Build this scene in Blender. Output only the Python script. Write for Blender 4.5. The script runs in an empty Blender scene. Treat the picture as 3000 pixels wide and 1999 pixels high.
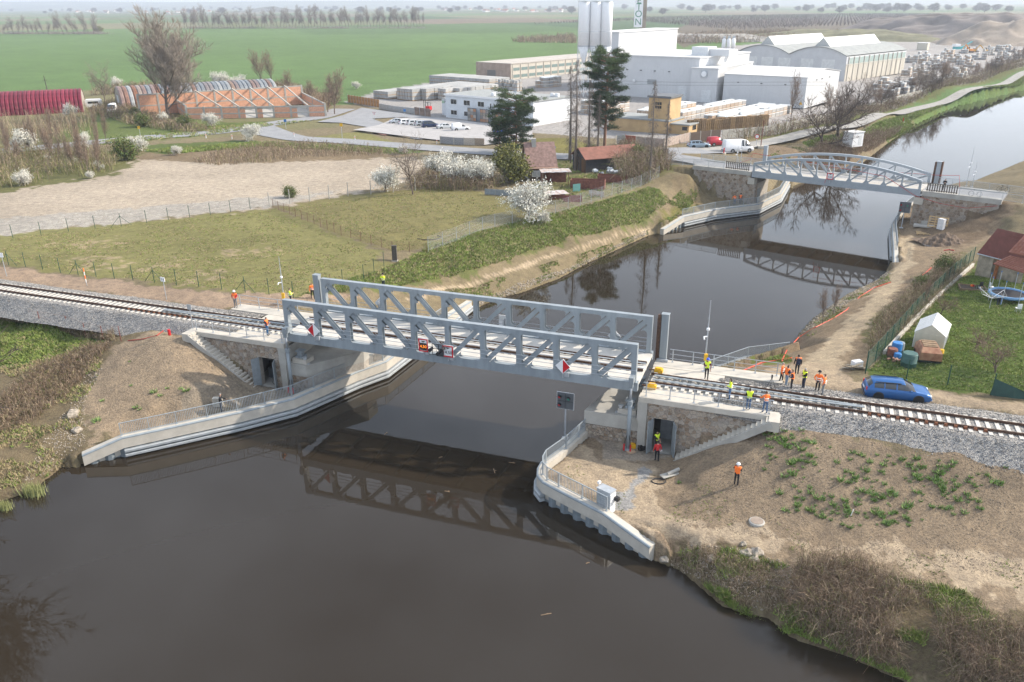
import bpy, bmesh, math, random
import numpy as np
from mathutils import Vector, Matrix, Quaternion
SC = bpy.context.scene
COL = SC.collection
rad = math.radians
# camera
F, PT, RO, HC = 2360., rad(22.746), rad(.401), 32.47   # focal length in photo pixels, pitch, roll, height over water
CX, CY = 1500., 999.5
cam = bpy.data.cameras.new('camera'); camo = bpy.data.objects.new('camera', cam); COL.objects.link(camo)
cam.sensor_width = 36; cam.lens = 36*F/3000; cam.clip_start = .5; cam.clip_end = 60000
camo.matrix_world = Matrix.Translation((0, 0, HC)) @ Matrix.Rotation(rad(90)-PT, 4, 'X') @ Matrix.Rotation(-RO, 4, 'Z')
SC.camera = camo
# sky, sun, exposure
SUN_EL, SUN_AZ = 34., 80.      # degrees; azimuth clockwise from +Y
wd = bpy.data.worlds.new('World'); SC.world = wd; wd.use_nodes = True
nt = wd.node_tree; nt.nodes.clear()
def N_(t, k, **kw):
    n = t.nodes.new(k)
    for a, b in kw.items(): setattr(n, a, b)
    return n
sky = N_(nt, 'ShaderNodeTexSky', sky_type='NISHITA', sun_disc=False)
sky.sun_elevation = rad(SUN_EL); sky.sun_rotation = rad(SUN_AZ); sky.air_density = 1.2; sky.dust_density = 3.; sky.ozone_density = 1.2
bg = N_(nt, 'ShaderNodeBackground'); bg.inputs[1].default_value = .115
wo = N_(nt, 'ShaderNodeOutputWorld')
tc = N_(nt, 'ShaderNodeTexCoord'); sep = N_(nt, 'ShaderNodeSeparateXYZ'); nt.links.new(tc.outputs['Generated'], sep.inputs[0])
def M_(t, op, a, b=None, clamp=False):
    n = N_(t, 'ShaderNodeMath', operation=op, use_clamp=clamp)
    for i, v in enumerate((a, b)):
        if v is None: continue
        if isinstance(v, (int, float)): n.inputs[i].default_value = v
        else: t.links.new(v, n.inputs[i])
    return n.outputs[0]
zc = M_(nt, 'ADD', M_(nt, 'MAXIMUM', sep.outputs[2], 0.), .12)
cmb = N_(nt, 'ShaderNodeCombineXYZ'); nt.links.new(M_(nt, 'DIVIDE', sep.outputs[0], zc), cmb.inputs[0]); nt.links.new(M_(nt, 'DIVIDE', sep.outputs[1], zc), cmb.inputs[1])
cn = N_(nt, 'ShaderNodeTexNoise'); cn.inputs['Scale'].default_value = 1.1; cn.inputs['Detail'].default_value = 6; cn.inputs['Roughness'].default_value = .55
nt.links.new(cmb.outputs[0], cn.inputs['Vector'])
cr = N_(nt, 'ShaderNodeValToRGB'); cr.color_ramp.elements[0].position = .36; cr.color_ramp.elements[1].position = .66
cr.color_ramp.elements[0].color = (.10, .10, .10, 1); cr.color_ramp.elements[1].color = (.80, .80, .80, 1)
nt.links.new(cn.outputs['Fac'], cr.inputs[0])
hzf = M_(nt, 'POWER', M_(nt, 'SUBTRACT', 1., M_(nt, 'MAXIMUM', sep.outputs[2], 0.)), 2.4)
cfac = M_(nt, 'MAXIMUM', cr.outputs[0], hzf)      # haze whitens the sky towards the horizon all round
cm = N_(nt, 'ShaderNodeMix', data_type='RGBA'); cm.inputs['B'].default_value = (11.0, 12.0, 13.6, 1)   # thin bright cloud over the blue
nt.links.new(cfac, cm.inputs['Factor']); nt.links.new(sky.outputs[0], cm.inputs['A'])
nt.links.new(cm.outputs['Result'], bg.inputs[0]); nt.links.new(bg.outputs[0], wo.inputs[0])
sl = bpy.data.lights.new('sun', 'SUN'); sl.energy = 5.; sl.angle = rad(.9); sl.color = (1, .90, .77)
so = bpy.data.objects.new('sun', sl); COL.objects.link(so)
sd = Vector((math.sin(rad(SUN_AZ))*math.cos(rad(SUN_EL)), math.cos(rad(SUN_AZ))*math.cos(rad(SUN_EL)), math.sin(rad(SUN_EL))))
so.rotation_euler = (-sd).to_track_quat('-Z', 'Y').to_euler(); so.location = sd*200
SC.view_settings.view_transform = 'Standard'; SC.view_settings.look = 'None'; SC.view_settings.exposure = .46; SC.view_settings.gamma = 1.
SC.view_settings.use_curve_mapping = False
SC.render.engine = 'CYCLES'
SC.cycles.max_bounces = 6; SC.cycles.diffuse_bounces = 2; SC.cycles.glossy_bounces = 3; SC.cycles.transmission_bounces = 4
SC.cycles.volume_bounces = 0; SC.cycles.transparent_max_bounces = 8; SC.cycles.use_denoising = True
SC.cycles.caustics_reflective = False; SC.cycles.caustics_refractive = False
# pixel -> place
def ray(px, py):
    u = (px-CX)/F; v = (py-CY)/F; c, s = math.cos(RO), math.sin(RO); u, v = u*c-v*s, u*s+v*c
    cs, sn = math.cos(PT), math.sin(PT); return (u, cs-v*sn, -sn-v*cs)
def G(px, py, z=0.):
    d = ray(px, py); t = (z-HC)/d[2]; return (d[0]*t, d[1]*t, z)
def HZ(px, py, y):           # height of a point on a vertical at distance y seen at that pixel
    d = ray(px, py); return HC+d[2]*y/d[1]
A0 = (-19.107, 64.06); ANG = rad(-19.808); UX, UY = math.cos(ANG), math.sin(ANG)      # railway axis
def W(s, t): return (A0[0]+UX*s-UY*t, A0[1]+UY*s+UX*t)
def ST(x, y): dx, dy = x-A0[0], y-A0[1]; return (dx*UX+dy*UY, -dx*UY+dy*UX)
LB, ZB, ZT, OFF, WB = 29.87, 5.84, 9.58, 2.85, 5.955     # truss length, underside, top, track axis, truss spacing
ZR, ZP = 5.78, 5.50                                      # rail top and platform top on land
# materials
MAT = {}
def mat(name, col, rough=.7, metal=0., var=.12, scale=3., bump=0., bscale=20., col2=None, spec=.5, coords='Object', stretch=None, detail=5., trans=0., alpha=1., ramp=(.35, .65)):
    if name in MAT: return MAT[name]
    m = bpy.data.materials.new(name); m.use_nodes = True; t = m.node_tree; p = t.nodes['Principled BSDF']
    p.inputs['Roughness'].default_value = rough; p.inputs['Metallic'].default_value = metal; p.inputs['Specular IOR Level'].default_value = spec
    tcn = N_(t, 'ShaderNodeTexCoord'); src = tcn.outputs[coords]
    if stretch:
        mp = N_(t, 'ShaderNodeMapping'); mp.inputs['Scale'].default_value = stretch; t.links.new(src, mp.inputs[0]); src = mp.outputs[0]
    n = N_(t, 'ShaderNodeTexNoise'); n.inputs['Scale'].default_value = scale; n.inputs['Detail'].default_value = detail; n.inputs['Roughness'].default_value = .6
    t.links.new(src, n.inputs['Vector'])
    r = N_(t, 'ShaderNodeValToRGB'); r.color_ramp.elements[0].position = ramp[0]; r.color_ramp.elements[1].position = ramp[1]
    c2 = col2 or tuple(min(1, c*(1+var)) for c in col); c1 = col if col2 else tuple(c*(1-var) for c in col)
    r.color_ramp.elements[0].color = (*c1, 1); r.color_ramp.elements[1].color = (*c2, 1)
    t.links.new(n.outputs['Fac'], r.inputs[0]); t.links.new(r.outputs[0], p.inputs['Base Color'])
    if bump:
        b = N_(t, 'ShaderNodeBump'); b.inputs['Strength'].default_value = bump; b.inputs['Distance'].default_value = .05
        n2 = N_(t, 'ShaderNodeTexNoise'); n2.inputs['Scale'].default_value = bscale; n2.inputs['Detail'].default_value = 3; t.links.new(src, n2.inputs['Vector'])
        t.links.new(n2.outputs['Fac'], b.inputs['Height']); t.links.new(b.outputs[0], p.inputs['Normal'])
    if trans: p.inputs['Transmission Weight'].default_value = trans
    if alpha < 1: p.inputs['Alpha'].default_value = alpha
    MAT[name] = m; return m
def matrnd(name, cols, rough=.8, var=.25, scale=6., spec=.3, bump=.0, bscale=20):   # colour picked per object among cols, plus grain
    if name in MAT: return MAT[name]
    m = mat(name, (.5, .5, .5), rough, 0, .1, scale, bump, bscale, spec=spec); t = m.node_tree; p = t.nodes['Principled BSDF']
    oi = N_(t, 'ShaderNodeObjectInfo'); r = N_(t, 'ShaderNodeValToRGB'); r.color_ramp.interpolation = 'LINEAR'
    e = r.color_ramp.elements; k = len(cols)
    while len(e) < k: e.new(.5)
    for i, c in enumerate(cols): e[i].position = i/(k-1); e[i].color = (*c, 1)
    t.links.new(oi.outputs['Random'], r.inputs[0])
    old = p.inputs['Base Color'].links[0].from_node; old.color_ramp.elements[0].color = (1-var,)*3+(1,); old.color_ramp.elements[1].color = (1+var,)*3+(1,)
    mx = N_(t, 'ShaderNodeMix', data_type='RGBA', blend_type='MULTIPLY'); mx.inputs['Factor'].default_value = 1
    t.links.new(r.outputs[0], mx.inputs['A']); t.links.new(old.outputs[0], mx.inputs['B']); t.links.new(mx.outputs['Result'], p.inputs['Base Color'])
    return m
# mesh builder
class B:
    def __init__(s): s.v = []; s.f = []; s.m = []; s.mi = 0
    def add(s, vs, fs):
        o = len(s.v); s.v += [tuple(a) for a in vs]
        for f in fs: s.f.append(tuple(i+o for i in f)); s.m.append(s.mi)
        return s
    def box(s, c, d, rz=0., tilt=None):
        x, y, z = d[0]/2, d[1]/2, d[2]/2; vs = [(a, b, e) for e in (-z, z) for a, b in ((-x, -y), (x, -y), (x, y), (-x, y))]
        if tilt is not None: vs = [tuple(tilt @ Vector(a)) for a in vs]
        if rz: k, l = math.cos(rz), math.sin(rz); vs = [(a*k-b*l, a*l+b*k, e) for a, b, e in vs]
        return s.add([(a+c[0], b+c[1], e+c[2]) for a, b, e in vs], [(3, 2, 1, 0), (4, 5, 6, 7), (0, 1, 5, 4), (1, 2, 6, 5), (2, 3, 7, 6), (3, 0, 4, 7)])
    def bx(s, a, b): return s.box([(a[i]+b[i])/2 for i in range(3)], [abs(b[i]-a[i]) for i in range(3)])
    def bar(s, p, q, w, h, up=(0, 0, 1)):       # rectangular bar from p to q
        p, q = Vector(p), Vector(q); d = (q-p); L = d.length
        if L < 1e-6: return s
        d.normalize(); u = Vector(up)
        if abs(d.dot(u)) > .98: u = Vector((1, 0, 0))
        sx = d.cross(u).normalized(); uy = sx.cross(d)
        vs = [e+sx*(i*w/2)+uy*(j*h/2) for e in (p, q) for i, j in ((-1, -1), (1, -1), (1, 1), (-1, 1))]
        return s.add(vs, [(0, 1, 2, 3), (7, 6, 5, 4), (4, 5, 1, 0), (5, 6, 2, 1), (6, 7, 3, 2), (7, 4, 0, 3)])
    def tube(s, pts, r, n=6, cap=True):
        pts = [Vector(p) for p in pts]; k = len(pts); rs = r if isinstance(r, (list, tuple)) else [r]*k; vs = []; fs = []
        for i, p in enumerate(pts):
            d = (pts[min(i+1, k-1)]-pts[max(i-1, 0)]).normalized(); u = Vector((0, 0, 1)) if abs(d.z) < .95 else Vector((1, 0, 0))
            a = d.cross(u).normalized(); b = a.cross(d)
            for j in range(n): t = 2*math.pi*j/n; vs.append(p+a*(rs[i]*math.cos(t))+b*(rs[i]*math.sin(t)))
        for i in range(k-1):
            for j in range(n): fs.append((i*n+j, i*n+(j+1) % n, (i+1)*n+(j+1) % n, (i+1)*n+j))
        if cap: fs += [tuple(range(n))[::-1], tuple((k-1)*n+j for j in range(n))]
        return s.add(vs, fs)
    def cyl(s, c, r, z0, z1, n=12, r1=None): return s.tube([(c[0], c[1], z0), (c[0], c[1], z1)], [r, r if r1 is None else r1], n)
    def prism(s, poly, z0, z1):                 # poly ccw in xy
        n = len(poly); a = z0 if isinstance(z0, (list, tuple)) else [z0]*n; b = z1 if isinstance(z1, (list, tuple)) else [z1]*n
        vs = [(p[0], p[1], a[i]) for i, p in enumerate(poly)]+[(p[0], p[1], b[i]) for i, p in enumerate(poly)]
        return s.add(vs, [tuple(range(n))[::-1], tuple(range(n, 2*n))]+[(i, (i+1) % n, n+(i+1) % n, n+i) for i in range(n)])
    def ext(s, prof, p, q):                     # profile (a, z): a across, extruded from p to q in xy
        dx, dy = q[0]-p[0], q[1]-p[1]; L = math.hypot(dx, dy); nx, ny = -dy/L, dx/L; n = len(prof)
        z0 = p[2] if len(p) > 2 else 0; z1 = q[2] if len(q) > 2 else 0
        vs = [(p[0]+nx*a, p[1]+ny*a, z0+z) for a, z in prof]+[(q[0]+nx*a, q[1]+ny*a, z1+z) for a, z in prof]
        return s.add(vs, [tuple(range(n)), tuple(range(n, 2*n))[::-1]]+[(i, n+i, n+(i+1) % n, (i+1) % n) for i in range(n)])
    def lathe(s, c, prof, n=12):                # prof [(r,z)]
        vs = []; k = len(prof)
        for r, z in prof:
            for j in range(n): t = 2*math.pi*j/n; vs.append((c[0]+r*math.cos(t), c[1]+r*math.sin(t), c[2]+z))
        fs = [(i*n+j, i*n+(j+1) % n, (i+1)*n+(j+1) % n, (i+1)*n+j) for i in range(k-1) for j in range(n)]
        return s.add(vs, fs+[tuple(range(n))[::-1], tuple((k-1)*n+j for j in range(n))])
    def mesh(s, name, mats, smooth=False):
        me = bpy.data.meshes.new(name); me.from_pydata(s.v, [], s.f)
        for m in (mats if isinstance(mats, (list, tuple)) else [mats]): me.materials.append(m)
        if any(s.m): me.polygons.foreach_set('material_index', s.m)
        if smooth: me.polygons.foreach_set('use_smooth', [True]*len(me.polygons))
        me.update(); return me
    def obj(s, name, mats, parent=None, smooth=False, **kw): return put(name, s.mesh(name, mats, smooth), parent, **kw)
def put(name, me, parent=None, loc=None, rz=0., **kw):
    o = bpy.data.objects.new(name, me); COL.objects.link(o)
    if parent: o.parent = parent
    if loc: o.location = loc
    if rz: o.rotation_euler.z = rz
    for k, v in kw.items():
        if v is not None: o[{'cat': 'category'}.get(k, k)] = v
    return o
def thing(name, label, cat, loc=(0, 0, 0), rz=0., group=None):
    return put(name, None, None, loc, rz, label=label, cat=cat, group=group)
def tag(o, label, cat, group=None):
    o['label'] = label; o['category'] = cat
    if group: o['group'] = group
    return o
def dup(o, loc=None, rz=None, label=None, group=None, parent=None, scale=None):
    c = o.copy(); COL.objects.link(c)
    if parent: c.parent = parent
    if loc: c.location = loc
    if rz is not None: c.rotation_euler.z = rz
    if scale: c.scale = scale if isinstance(scale, (tuple, list)) else (scale,)*3
    if label: c['label'] = label
    if group: c['group'] = group
    for ch in o.children: dup(ch, parent=c)
    return c
def fastmesh(name, v, f, m, uv=None, smooth=False):           # numpy arrays: v (n,3), f (k,3) or (k,4)
    me = bpy.data.meshes.new(name); k = f.shape[1]
    me.vertices.add(len(v)); me.vertices.foreach_set('co', np.ascontiguousarray(v, dtype=np.float32).ravel())
    me.loops.add(f.size); me.loops.foreach_set('vertex_index', np.ascontiguousarray(f, dtype=np.int32).ravel())
    me.polygons.add(len(f)); me.polygons.foreach_set('loop_start', np.arange(0, f.size, k, dtype=np.int32)); me.polygons.foreach_set('loop_total', np.full(len(f), k, dtype=np.int32))
    if smooth: me.polygons.foreach_set('use_smooth', np.ones(len(f), dtype=bool))
    for a in (m if isinstance(m, (list, tuple)) else [m]): me.materials.append(a)
    me.update(calc_edges=True); return me
RNG = np.random.default_rng(7); random.seed(7)
STEEL = mat('painted_grey_steel', (.245, .28, .305), .5, 0, .13, 1.1, stretch=(1.5, 1.5, .25))
GALV = mat('galvanised_steel', (.42, .45, .48), .42, .35, .10, 4.)
CONC = mat('pale_concrete', (.46, .43, .375), .85, 0, .14, 1.3, .15, 14, ramp=(.25, .75))
CONC2 = mat('grey_concrete', (.36, .35, .32), .88, 0, .20, .9, .2, 12, ramp=(.25, .75))
RUST = mat('rusty_rail_steel', (.10, .055, .035), .7, .2, .35, 5)
DARK = mat('black_plastic', (.018, .018, .02), .5)
WHITE = mat('white_paint', (.75, .76, .77), .45, 0, .04, 3)
RED = mat('red_paint', (.50, .012, .018), .45, 0, .06, 3)
YEL = mat('yellow_paint', (.75, .42, .02), .5, 0, .08, 3)
GREENP = mat('dark_green_paint', (.012, .06, .04), .5)
GLASS = mat('dark_glass', (.02, .025, .03), .06, 0, .1, 2, spec=.8)
WOOD = mat('weathered_wood', (.22, .15, .09), .85, 0, .3, 4, stretch=(1, 1, 6))
# canal outline (world xy, from the photograph's water edges)
def pts(l): return [G(*a)[:2] for a in l]
CL = [(-75, 20), (-52, 33), (-42, 42)]+pts([(-100, 1510, 0), (0, 1470, 0), (90, 1440, 0), (180, 1370, 0)])
QL = [(240, 1335, 1.), (357, 1283, 1.75), (520, 1248, 1.75), (699, 1209, 1.75), (862, 1168, 1.75), (1048, 1089, 1.75), (1132, 1059, 1.75), (1310, 928, 1.75), (1382, 882, 1.3)]
CL2 = pts([(1415, 893, 0), (1480, 870, 0), (1530, 857, 0), (1640, 815, 0), (1720, 772, 0), (1800, 735, 0), (1900, 690, 0), (1935, 683, 0)])
QL2 = [(1945, 672, .9), (2005, 634, 1.75), (2100, 613, 1.75), (2225, 598, 1.75), (2290, 566, 1.75), (2315, 523, 1.75)]
CL3 = pts([(2420, 505, 0), (2530, 475, 0), (2600, 420, 0), (2680, 365, 0), (2800, 310, 0), (3000, 262, 0)])+[(330, 470), (900, 1150)]
CR = [(60, -2), (34, 18), (26, 26)]+pts([(2650, 1999, 0), (2500, 1930, 0), (2320, 1870, 0), (2250, 1810, 0), (2120, 1780, 0), (2050, 1720, 0), (1990, 1670, 0), (1925, 1643, 0)])
QR = [(1903, 1604, 1.2), (1765, 1504, 1.75), (1625, 1432, 1.75), (1588, 1412, 1.75), (1572, 1392, 1.75), (1573, 1372, 1.75), (1584, 1352, 1.75), (1644, 1309, 1.75), (1718, 1243, 1.75), (2060, 1085, 1.75), (2180, 1043, 1.75), (2300, 1028, 1.3)]
CR2 = pts([(2325, 1005, 0), (2335, 985, 0), (2380, 935, 0), (2480, 865, 0), (2560, 830, 0), (2605, 793, 0)])
QR2 = [(2618, 770, 1.), (2617, 730, 1.75), (2612, 655, 1.75), (2640, 612, 1.75), (2668, 590, 1.75)]
CR3 = pts([(2720, 575, 0), (2830, 545, 0), (2950, 500, 0), (3000, 485, 0)])+[(150, 205), (240, 290), (420, 470), (980, 1130)]
LEFT = CL+pts(QL)+CL2+pts(QL2)+CL3
RIGHT = CR+pts(QR)+CR2+pts(QR2)+CR3
CANAL = np.array(LEFT+RIGHT[::-1]+[(60, -60), (-120, -60)])
QUAYS = [pts(QL), pts(QL2), pts(QR), pts(QR2)]
def inside(x, y, poly):
    poly = np.asarray(poly); r = np.zeros(x.shape, bool); j = len(poly)-1
    for i in range(len(poly)):
        xi, yi = poly[i]; xj, yj = poly[j]
        if yi != yj: r ^= ((yi > y) != (yj > y)) & (x < (xj-xi)*(y-yi)/(yj-yi)+xi)
        j = i
    return r
def pdist(x, y, line, closed=False):
    line = np.asarray(line); d = np.full(x.shape, 1e9); n = len(line)
    for i in range(n if closed else n-1):
        a, b = line[i], line[(i+1) % n]; e = b-a; L = (e**2).sum()+1e-12
        t = np.clip(((x-a[0])*e[0]+(y-a[1])*e[1])/L, 0, 1); d = np.minimum(d, np.hypot(x-a[0]-t*e[0], y-a[1]-t*e[1]))
    return d
# ground heights: control points (pixel, pixel, height)
CP = [  # left foreground
 (-80, 1480, .5), (60, 1420, .5), (150, 1360, .5), (60, 1330, 1.3), (150, 1250, 1.6), (230, 1250, 1.5), (300, 1270, 1.6), (0, 1150, 2.2), (120, 1100, 2.6), (240, 1120, 2.2), (330, 1200, 2.0),
 (-200, 1250, 2.3), (-200, 1000, 3.0), (60, 960, 2.9), (200, 1000, 2.9), (300, 1000, 3.3), (0, 925, 3.2), (330, 975, 4.0), (-100, 900, 4.2), (150, 925, 4.2),
 (390, 1250, 1.2), (560, 1225, 1.2), (700, 1185, 1.2), (800, 1140, 1.2), (900, 1110, 1.2), (760, 1150, 1.2), (1040, 1070, 1.2),
 (470, 985, 5.0), (540, 985, 5.1), (420, 1000, 4.5), (340, 1050, 3.6), (420, 1100, 3.3), (520, 1060, 4.0), (560, 1150, 2.6), (640, 1130, 2.7), (440, 1190, 2.2), (330, 1130, 2.7), (600, 1050, 3.7), (680, 1120, 2.3), (720, 1160, 1.2), (620, 1200, 1.2), (480, 1225, 1.2),
 (0, 815, 5.0), (300, 855, 5.0), (600, 890, 5.05), (0, 780, 4.9), (400, 830, 4.95), (700, 870, 5.0), (860, 880, 5.1), (-300, 760, 4.9), (-300, 850, 4.8),
 (0, 690, 4.7), (400, 660, 4.7), (800, 620, 4.7), (300, 740, 4.8), (700, 720, 4.8), (1000, 740, 4.8), (1130, 770, 4.7), (1050, 830, 4.6), (930, 850, 4.9), (-300, 650, 4.7), (0, 560, 4.5), (500, 540, 4.5), (900, 520, 4.5), (1200, 480, 4.5),
 (1100, 640, 4.7), (1300, 590, 4.7), (1400, 650, 4.7), (1250, 715, 4.7), (1400, 680, 4.7), (1540, 632, 4.7), (1650, 600, 4.8), (1750, 560, 4.9), (1820, 575, 4.7), (1880, 545, 4.9), (1560, 520, 4.8), (1700, 500, 4.8),
 (960, 875, 4.7), (1080, 850, 4.2), (1150, 870, 3.2), (1090, 905, 3.0), (1000, 905, 3.6), (1180, 910, 2.2), (1240, 900, 1.9), (1290, 885, 1.8), (1250, 930, 1.75), (1180, 960, 1.75), (1100, 960, 2.2), (1010, 935, 2.8), (1150, 1000, 1.75),
 (1260, 835, 3.0), (1380, 800, 2.6), (1500, 765, 2.3), (1650, 720, 2.0), (1800, 680, 1.7), (1900, 660, 1.4), (1400, 850, 1.1), (1500, 830, 1.1), (1650, 785, 1.0), (1800, 715, .9), (1420, 878, .4), (1640, 806, .35), (1800, 727, .35),
 (1200, 800, 3.9), (1350, 760, 3.7), (1500, 725, 3.5), (1650, 680, 3.5), (1800, 635, 3.5), (1880, 620, 3.2),
 (1980, 655, 1.5), (1950, 635, 1.9), (2050, 600, 1.75), (2100, 590, 1.75), (2150, 588, 1.75), (2060, 570, 2.4), (2020, 590, 2.3), (1960, 600, 2.9), (1930, 560, 4.6), (1990, 520, 5.6), (2020, 510, 6.0), (2040, 540, 4.2), (1960, 500, 5.6), (2100, 560, 2.2), (2200, 570, 1.75), (2280, 545, 1.75), (2250, 520, 2.0),
 (1970, 470, 6.1), (2060, 465, 6.2), (1950, 445, 5.6), (2050, 430, 5.1), (2150, 440, 5.2), (2250, 430, 5.0), (2330, 440, 4.6), (2200, 470, 5.9), (2300, 470, 4.6), (2350, 480, 3.0), (2420, 470, 2.0), (2470, 445, 2.2),
 (2420, 405, 4.6), (2480, 382, 4.6), (2660, 330, 4.6), (2850, 265, 4.6), (3000, 215, 4.6), (2580, 410, 2.0), (2680, 355, 1.8), (2800, 302, 1.8), (3000, 254, 1.8),
 (300, 420, 4.5), (700, 420, 4.4), (1100, 420, 4.5), (1400, 440, 4.7), (200, 330, 4.3), (600, 330, 4.3), (1000, 330, 4.4), (1300, 350, 4.5), (1600, 350, 4.6), (2000, 330, 4.6), (2300, 330, 4.6), (2600, 250, 4.6), (1200, 250, 4.4), (1700, 250, 4.6), (2800, 180, 4.6), (300, 200, 4.2), (1000, 150, 4.3), (-300, 300, 4.2), (-300, 450, 4.4), (1900, 420, 5.0), (1700, 440, 4.9), (1500, 455, 4.7),
 (1960, 1105, 5.1), (2200, 1130, 5.1), (2400, 1150, 5.15), (2600, 1180, 5.2), (3000, 1230, 5.2), (2560, 1160, 5.25), (2700, 1165, 5.25), (3000, 1190, 5.2), (2450, 1110, 5.1), (2350, 1070, 4.6), (2250, 1085, 4.6), (2150, 1090, 4.4), (2230, 1055, 2.8), (2300, 1050, 2.9), (2180, 1065, 2.3), (2100, 1090, 2.2),
 (2440, 1030, 4.2), (2400, 1000, 3.7), (2500, 930, 3.2), (2570, 860, 2.6), (2640, 790, 2.1), (2660, 730, 1.85), (2660, 680, 1.8), (2680, 640, 1.75), (2760, 650, 1.8), (2720, 690, 1.9), (2330, 1000, .7), (2390, 945, .8), (2490, 880, .8), (2570, 838, .8), (2620, 800, 1.0), (2410, 960, 1.8), (2510, 890, 2.0),
 (2560, 1110, 5.1), (2760, 1140, 5.1), (3000, 1170, 5.1), (2700, 1050, 5.0), (2900, 1080, 5.0), (3000, 1000, 4.8), (2720, 960, 4.5), (2650, 980, 4.4), (2850, 900, 4.2), (3000, 880, 4.2), (2830, 830, 3.8), (2900, 800, 3.6), (2560, 1050, 4.8), (2600, 1010, 4.6), (2740, 880, 3.8), (2790, 820, 3.5), (2700, 850, 3.0), (2750, 780, 2.8),
 (2830, 690, 2.6), (2900, 640, 4.4), (2960, 640, 5.2), (2990, 600, 6.2), (2860, 620, 4.2), (2800, 640, 2.6), (2850, 590, 6.2), (2900, 585, 6.5), (2950, 575, 6.6), (3000, 560, 6.7), (2920, 680, 3.4), (3000, 700, 4.2), (3200, 800, 4.4), (3200, 600, 6.4), (3300, 1000, 4.8),
 (2870, 530, 1.2), (2970, 500, 2.0), (3000, 500, 3.5), (2980, 530, 5.6), (3100, 480, 4.0), (2760, 590, 2.2), (2800, 570, 3.0),
 (2255, 1232, 4.8), (2400, 1275, 4.75), (2600, 1312, 4.7), (2800, 1335, 4.7), (3000, 1352, 4.7), (2200, 1300, 3.7), (2100, 1290, 3.2), (2050, 1260, 3.4), (2150, 1400, 2.6), (2250, 1450, 2.6), (2400, 1400, 3.5), (2400, 1500, 2.3), (2600, 1500, 2.6), (2600, 1400, 3.7), (2800, 1500, 2.8), (2800, 1420, 3.6), (3000, 1480, 3.2), (3000, 1420, 3.9), (2220, 1350, 3.4), (2050, 1400, 2.1), (1960, 1300, 1.2), (1980, 1360, 1.2),
 (1700, 1350, 1.2), (1800, 1330, 1.2), (1900, 1300, 1.2), (1660, 1400, 1.2), (1780, 1430, 1.2), (1850, 1480, 1.2), (1900, 1420, 1.2), (1960, 1480, 1.2), (2000, 1420, 1.2), (1930, 1560, 1.7), (2000, 1530, 1.75), (2200, 1530, 1.9), (2400, 1580, 1.8), (2700, 1580, 2.0), (3000, 1600, 2.2), (3000, 1750, 2.0), (2700, 1680, 1.8), (2400, 1660, 1.75), (2200, 1610, 1.7), (2050, 1570, 1.6), (3300, 1500, 3.0), (3300, 1800, 2.2), (3300, 1300, 4.8),
 (1960, 1620, .9), (2050, 1650, .9), (2100, 1680, 1.1), (2200, 1740, 1.0), (2300, 1780, 1.1), (2450, 1850, 1.1), (2600, 1920, 1.1), (2800, 1990, 1.2), (2600, 1800, 1.7), (2850, 1880, 1.8)]
cpx = np.array([G(*a) for a in CP]); cpx = np.vstack([cpx, [(x, y, 4.3) for x, y in ((-900, 500), (-500, 300), (-250, 160), (-200, 90), (-120, 40), (-110, 75), (300, 900), (0, 1200), (-500, 1500), (900, 1600), (700, 500), (260, 200), (250, 120), (180, 60), (150, 20), (1400, 1300), (0, 3000), (2500, 3000), (-2500, 3000), (0, 9000), (6000, 9000), (-6000, 9000), (-60, 30), (70, 12))]])
cpx[-2:, 2] = 2.2
def _k(a, b):
    d = np.sqrt(((a[:, None, :]-b[None, :, :])**2).sum(-1)); return d
_n = len(cpx); _Amat = np.zeros((_n+1, _n+1)); _Amat[:_n, :_n] = _k(cpx[:, :2], cpx[:, :2])-np.eye(_n)*.05; _Amat[:_n, _n] = 1; _Amat[_n, :_n] = 1
_w = np.linalg.solve(_Amat, np.append(cpx[:, 2], 0))
def vnoise(x, y, seed=0):            # value noise on a lattice
    xi = np.floor(x).astype(np.int64); yi = np.floor(y).astype(np.int64); fx = x-xi; fy = y-yi; fx = fx*fx*(3-2*fx); fy = fy*fy*(3-2*fy)
    def h(a, b):
        n = (a*374761393+b*668265263+seed*974711) & 0x7fffffff; n = ((n ^ (n >> 13))*1274126177) & 0x7fffffff; return ((n ^ (n >> 16)) & 0xffff)/65535.
    return (h(xi, yi)*(1-fx)+h(xi+1, yi)*fx)*(1-fy)+(h(xi, yi+1)*(1-fx)+h(xi+1, yi+1)*fx)*fy
def fbm(x, y, seed=0, o=3):
    r = 0; a = .5
    for i in range(o): r = r+a*vnoise(x*2**i, y*2**i, seed+i); a /= 2
    return r/(1-.5**o)
RB0 = (39.67, 131.83); RBA = rad(-36.42); RBU = (math.cos(RBA), math.sin(RBA))      # arched road bridge
SHELF = [W(-.9, -1.), W(6.2, -1.), W(6.2, 9.), W(-.9, 9.)]
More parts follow.
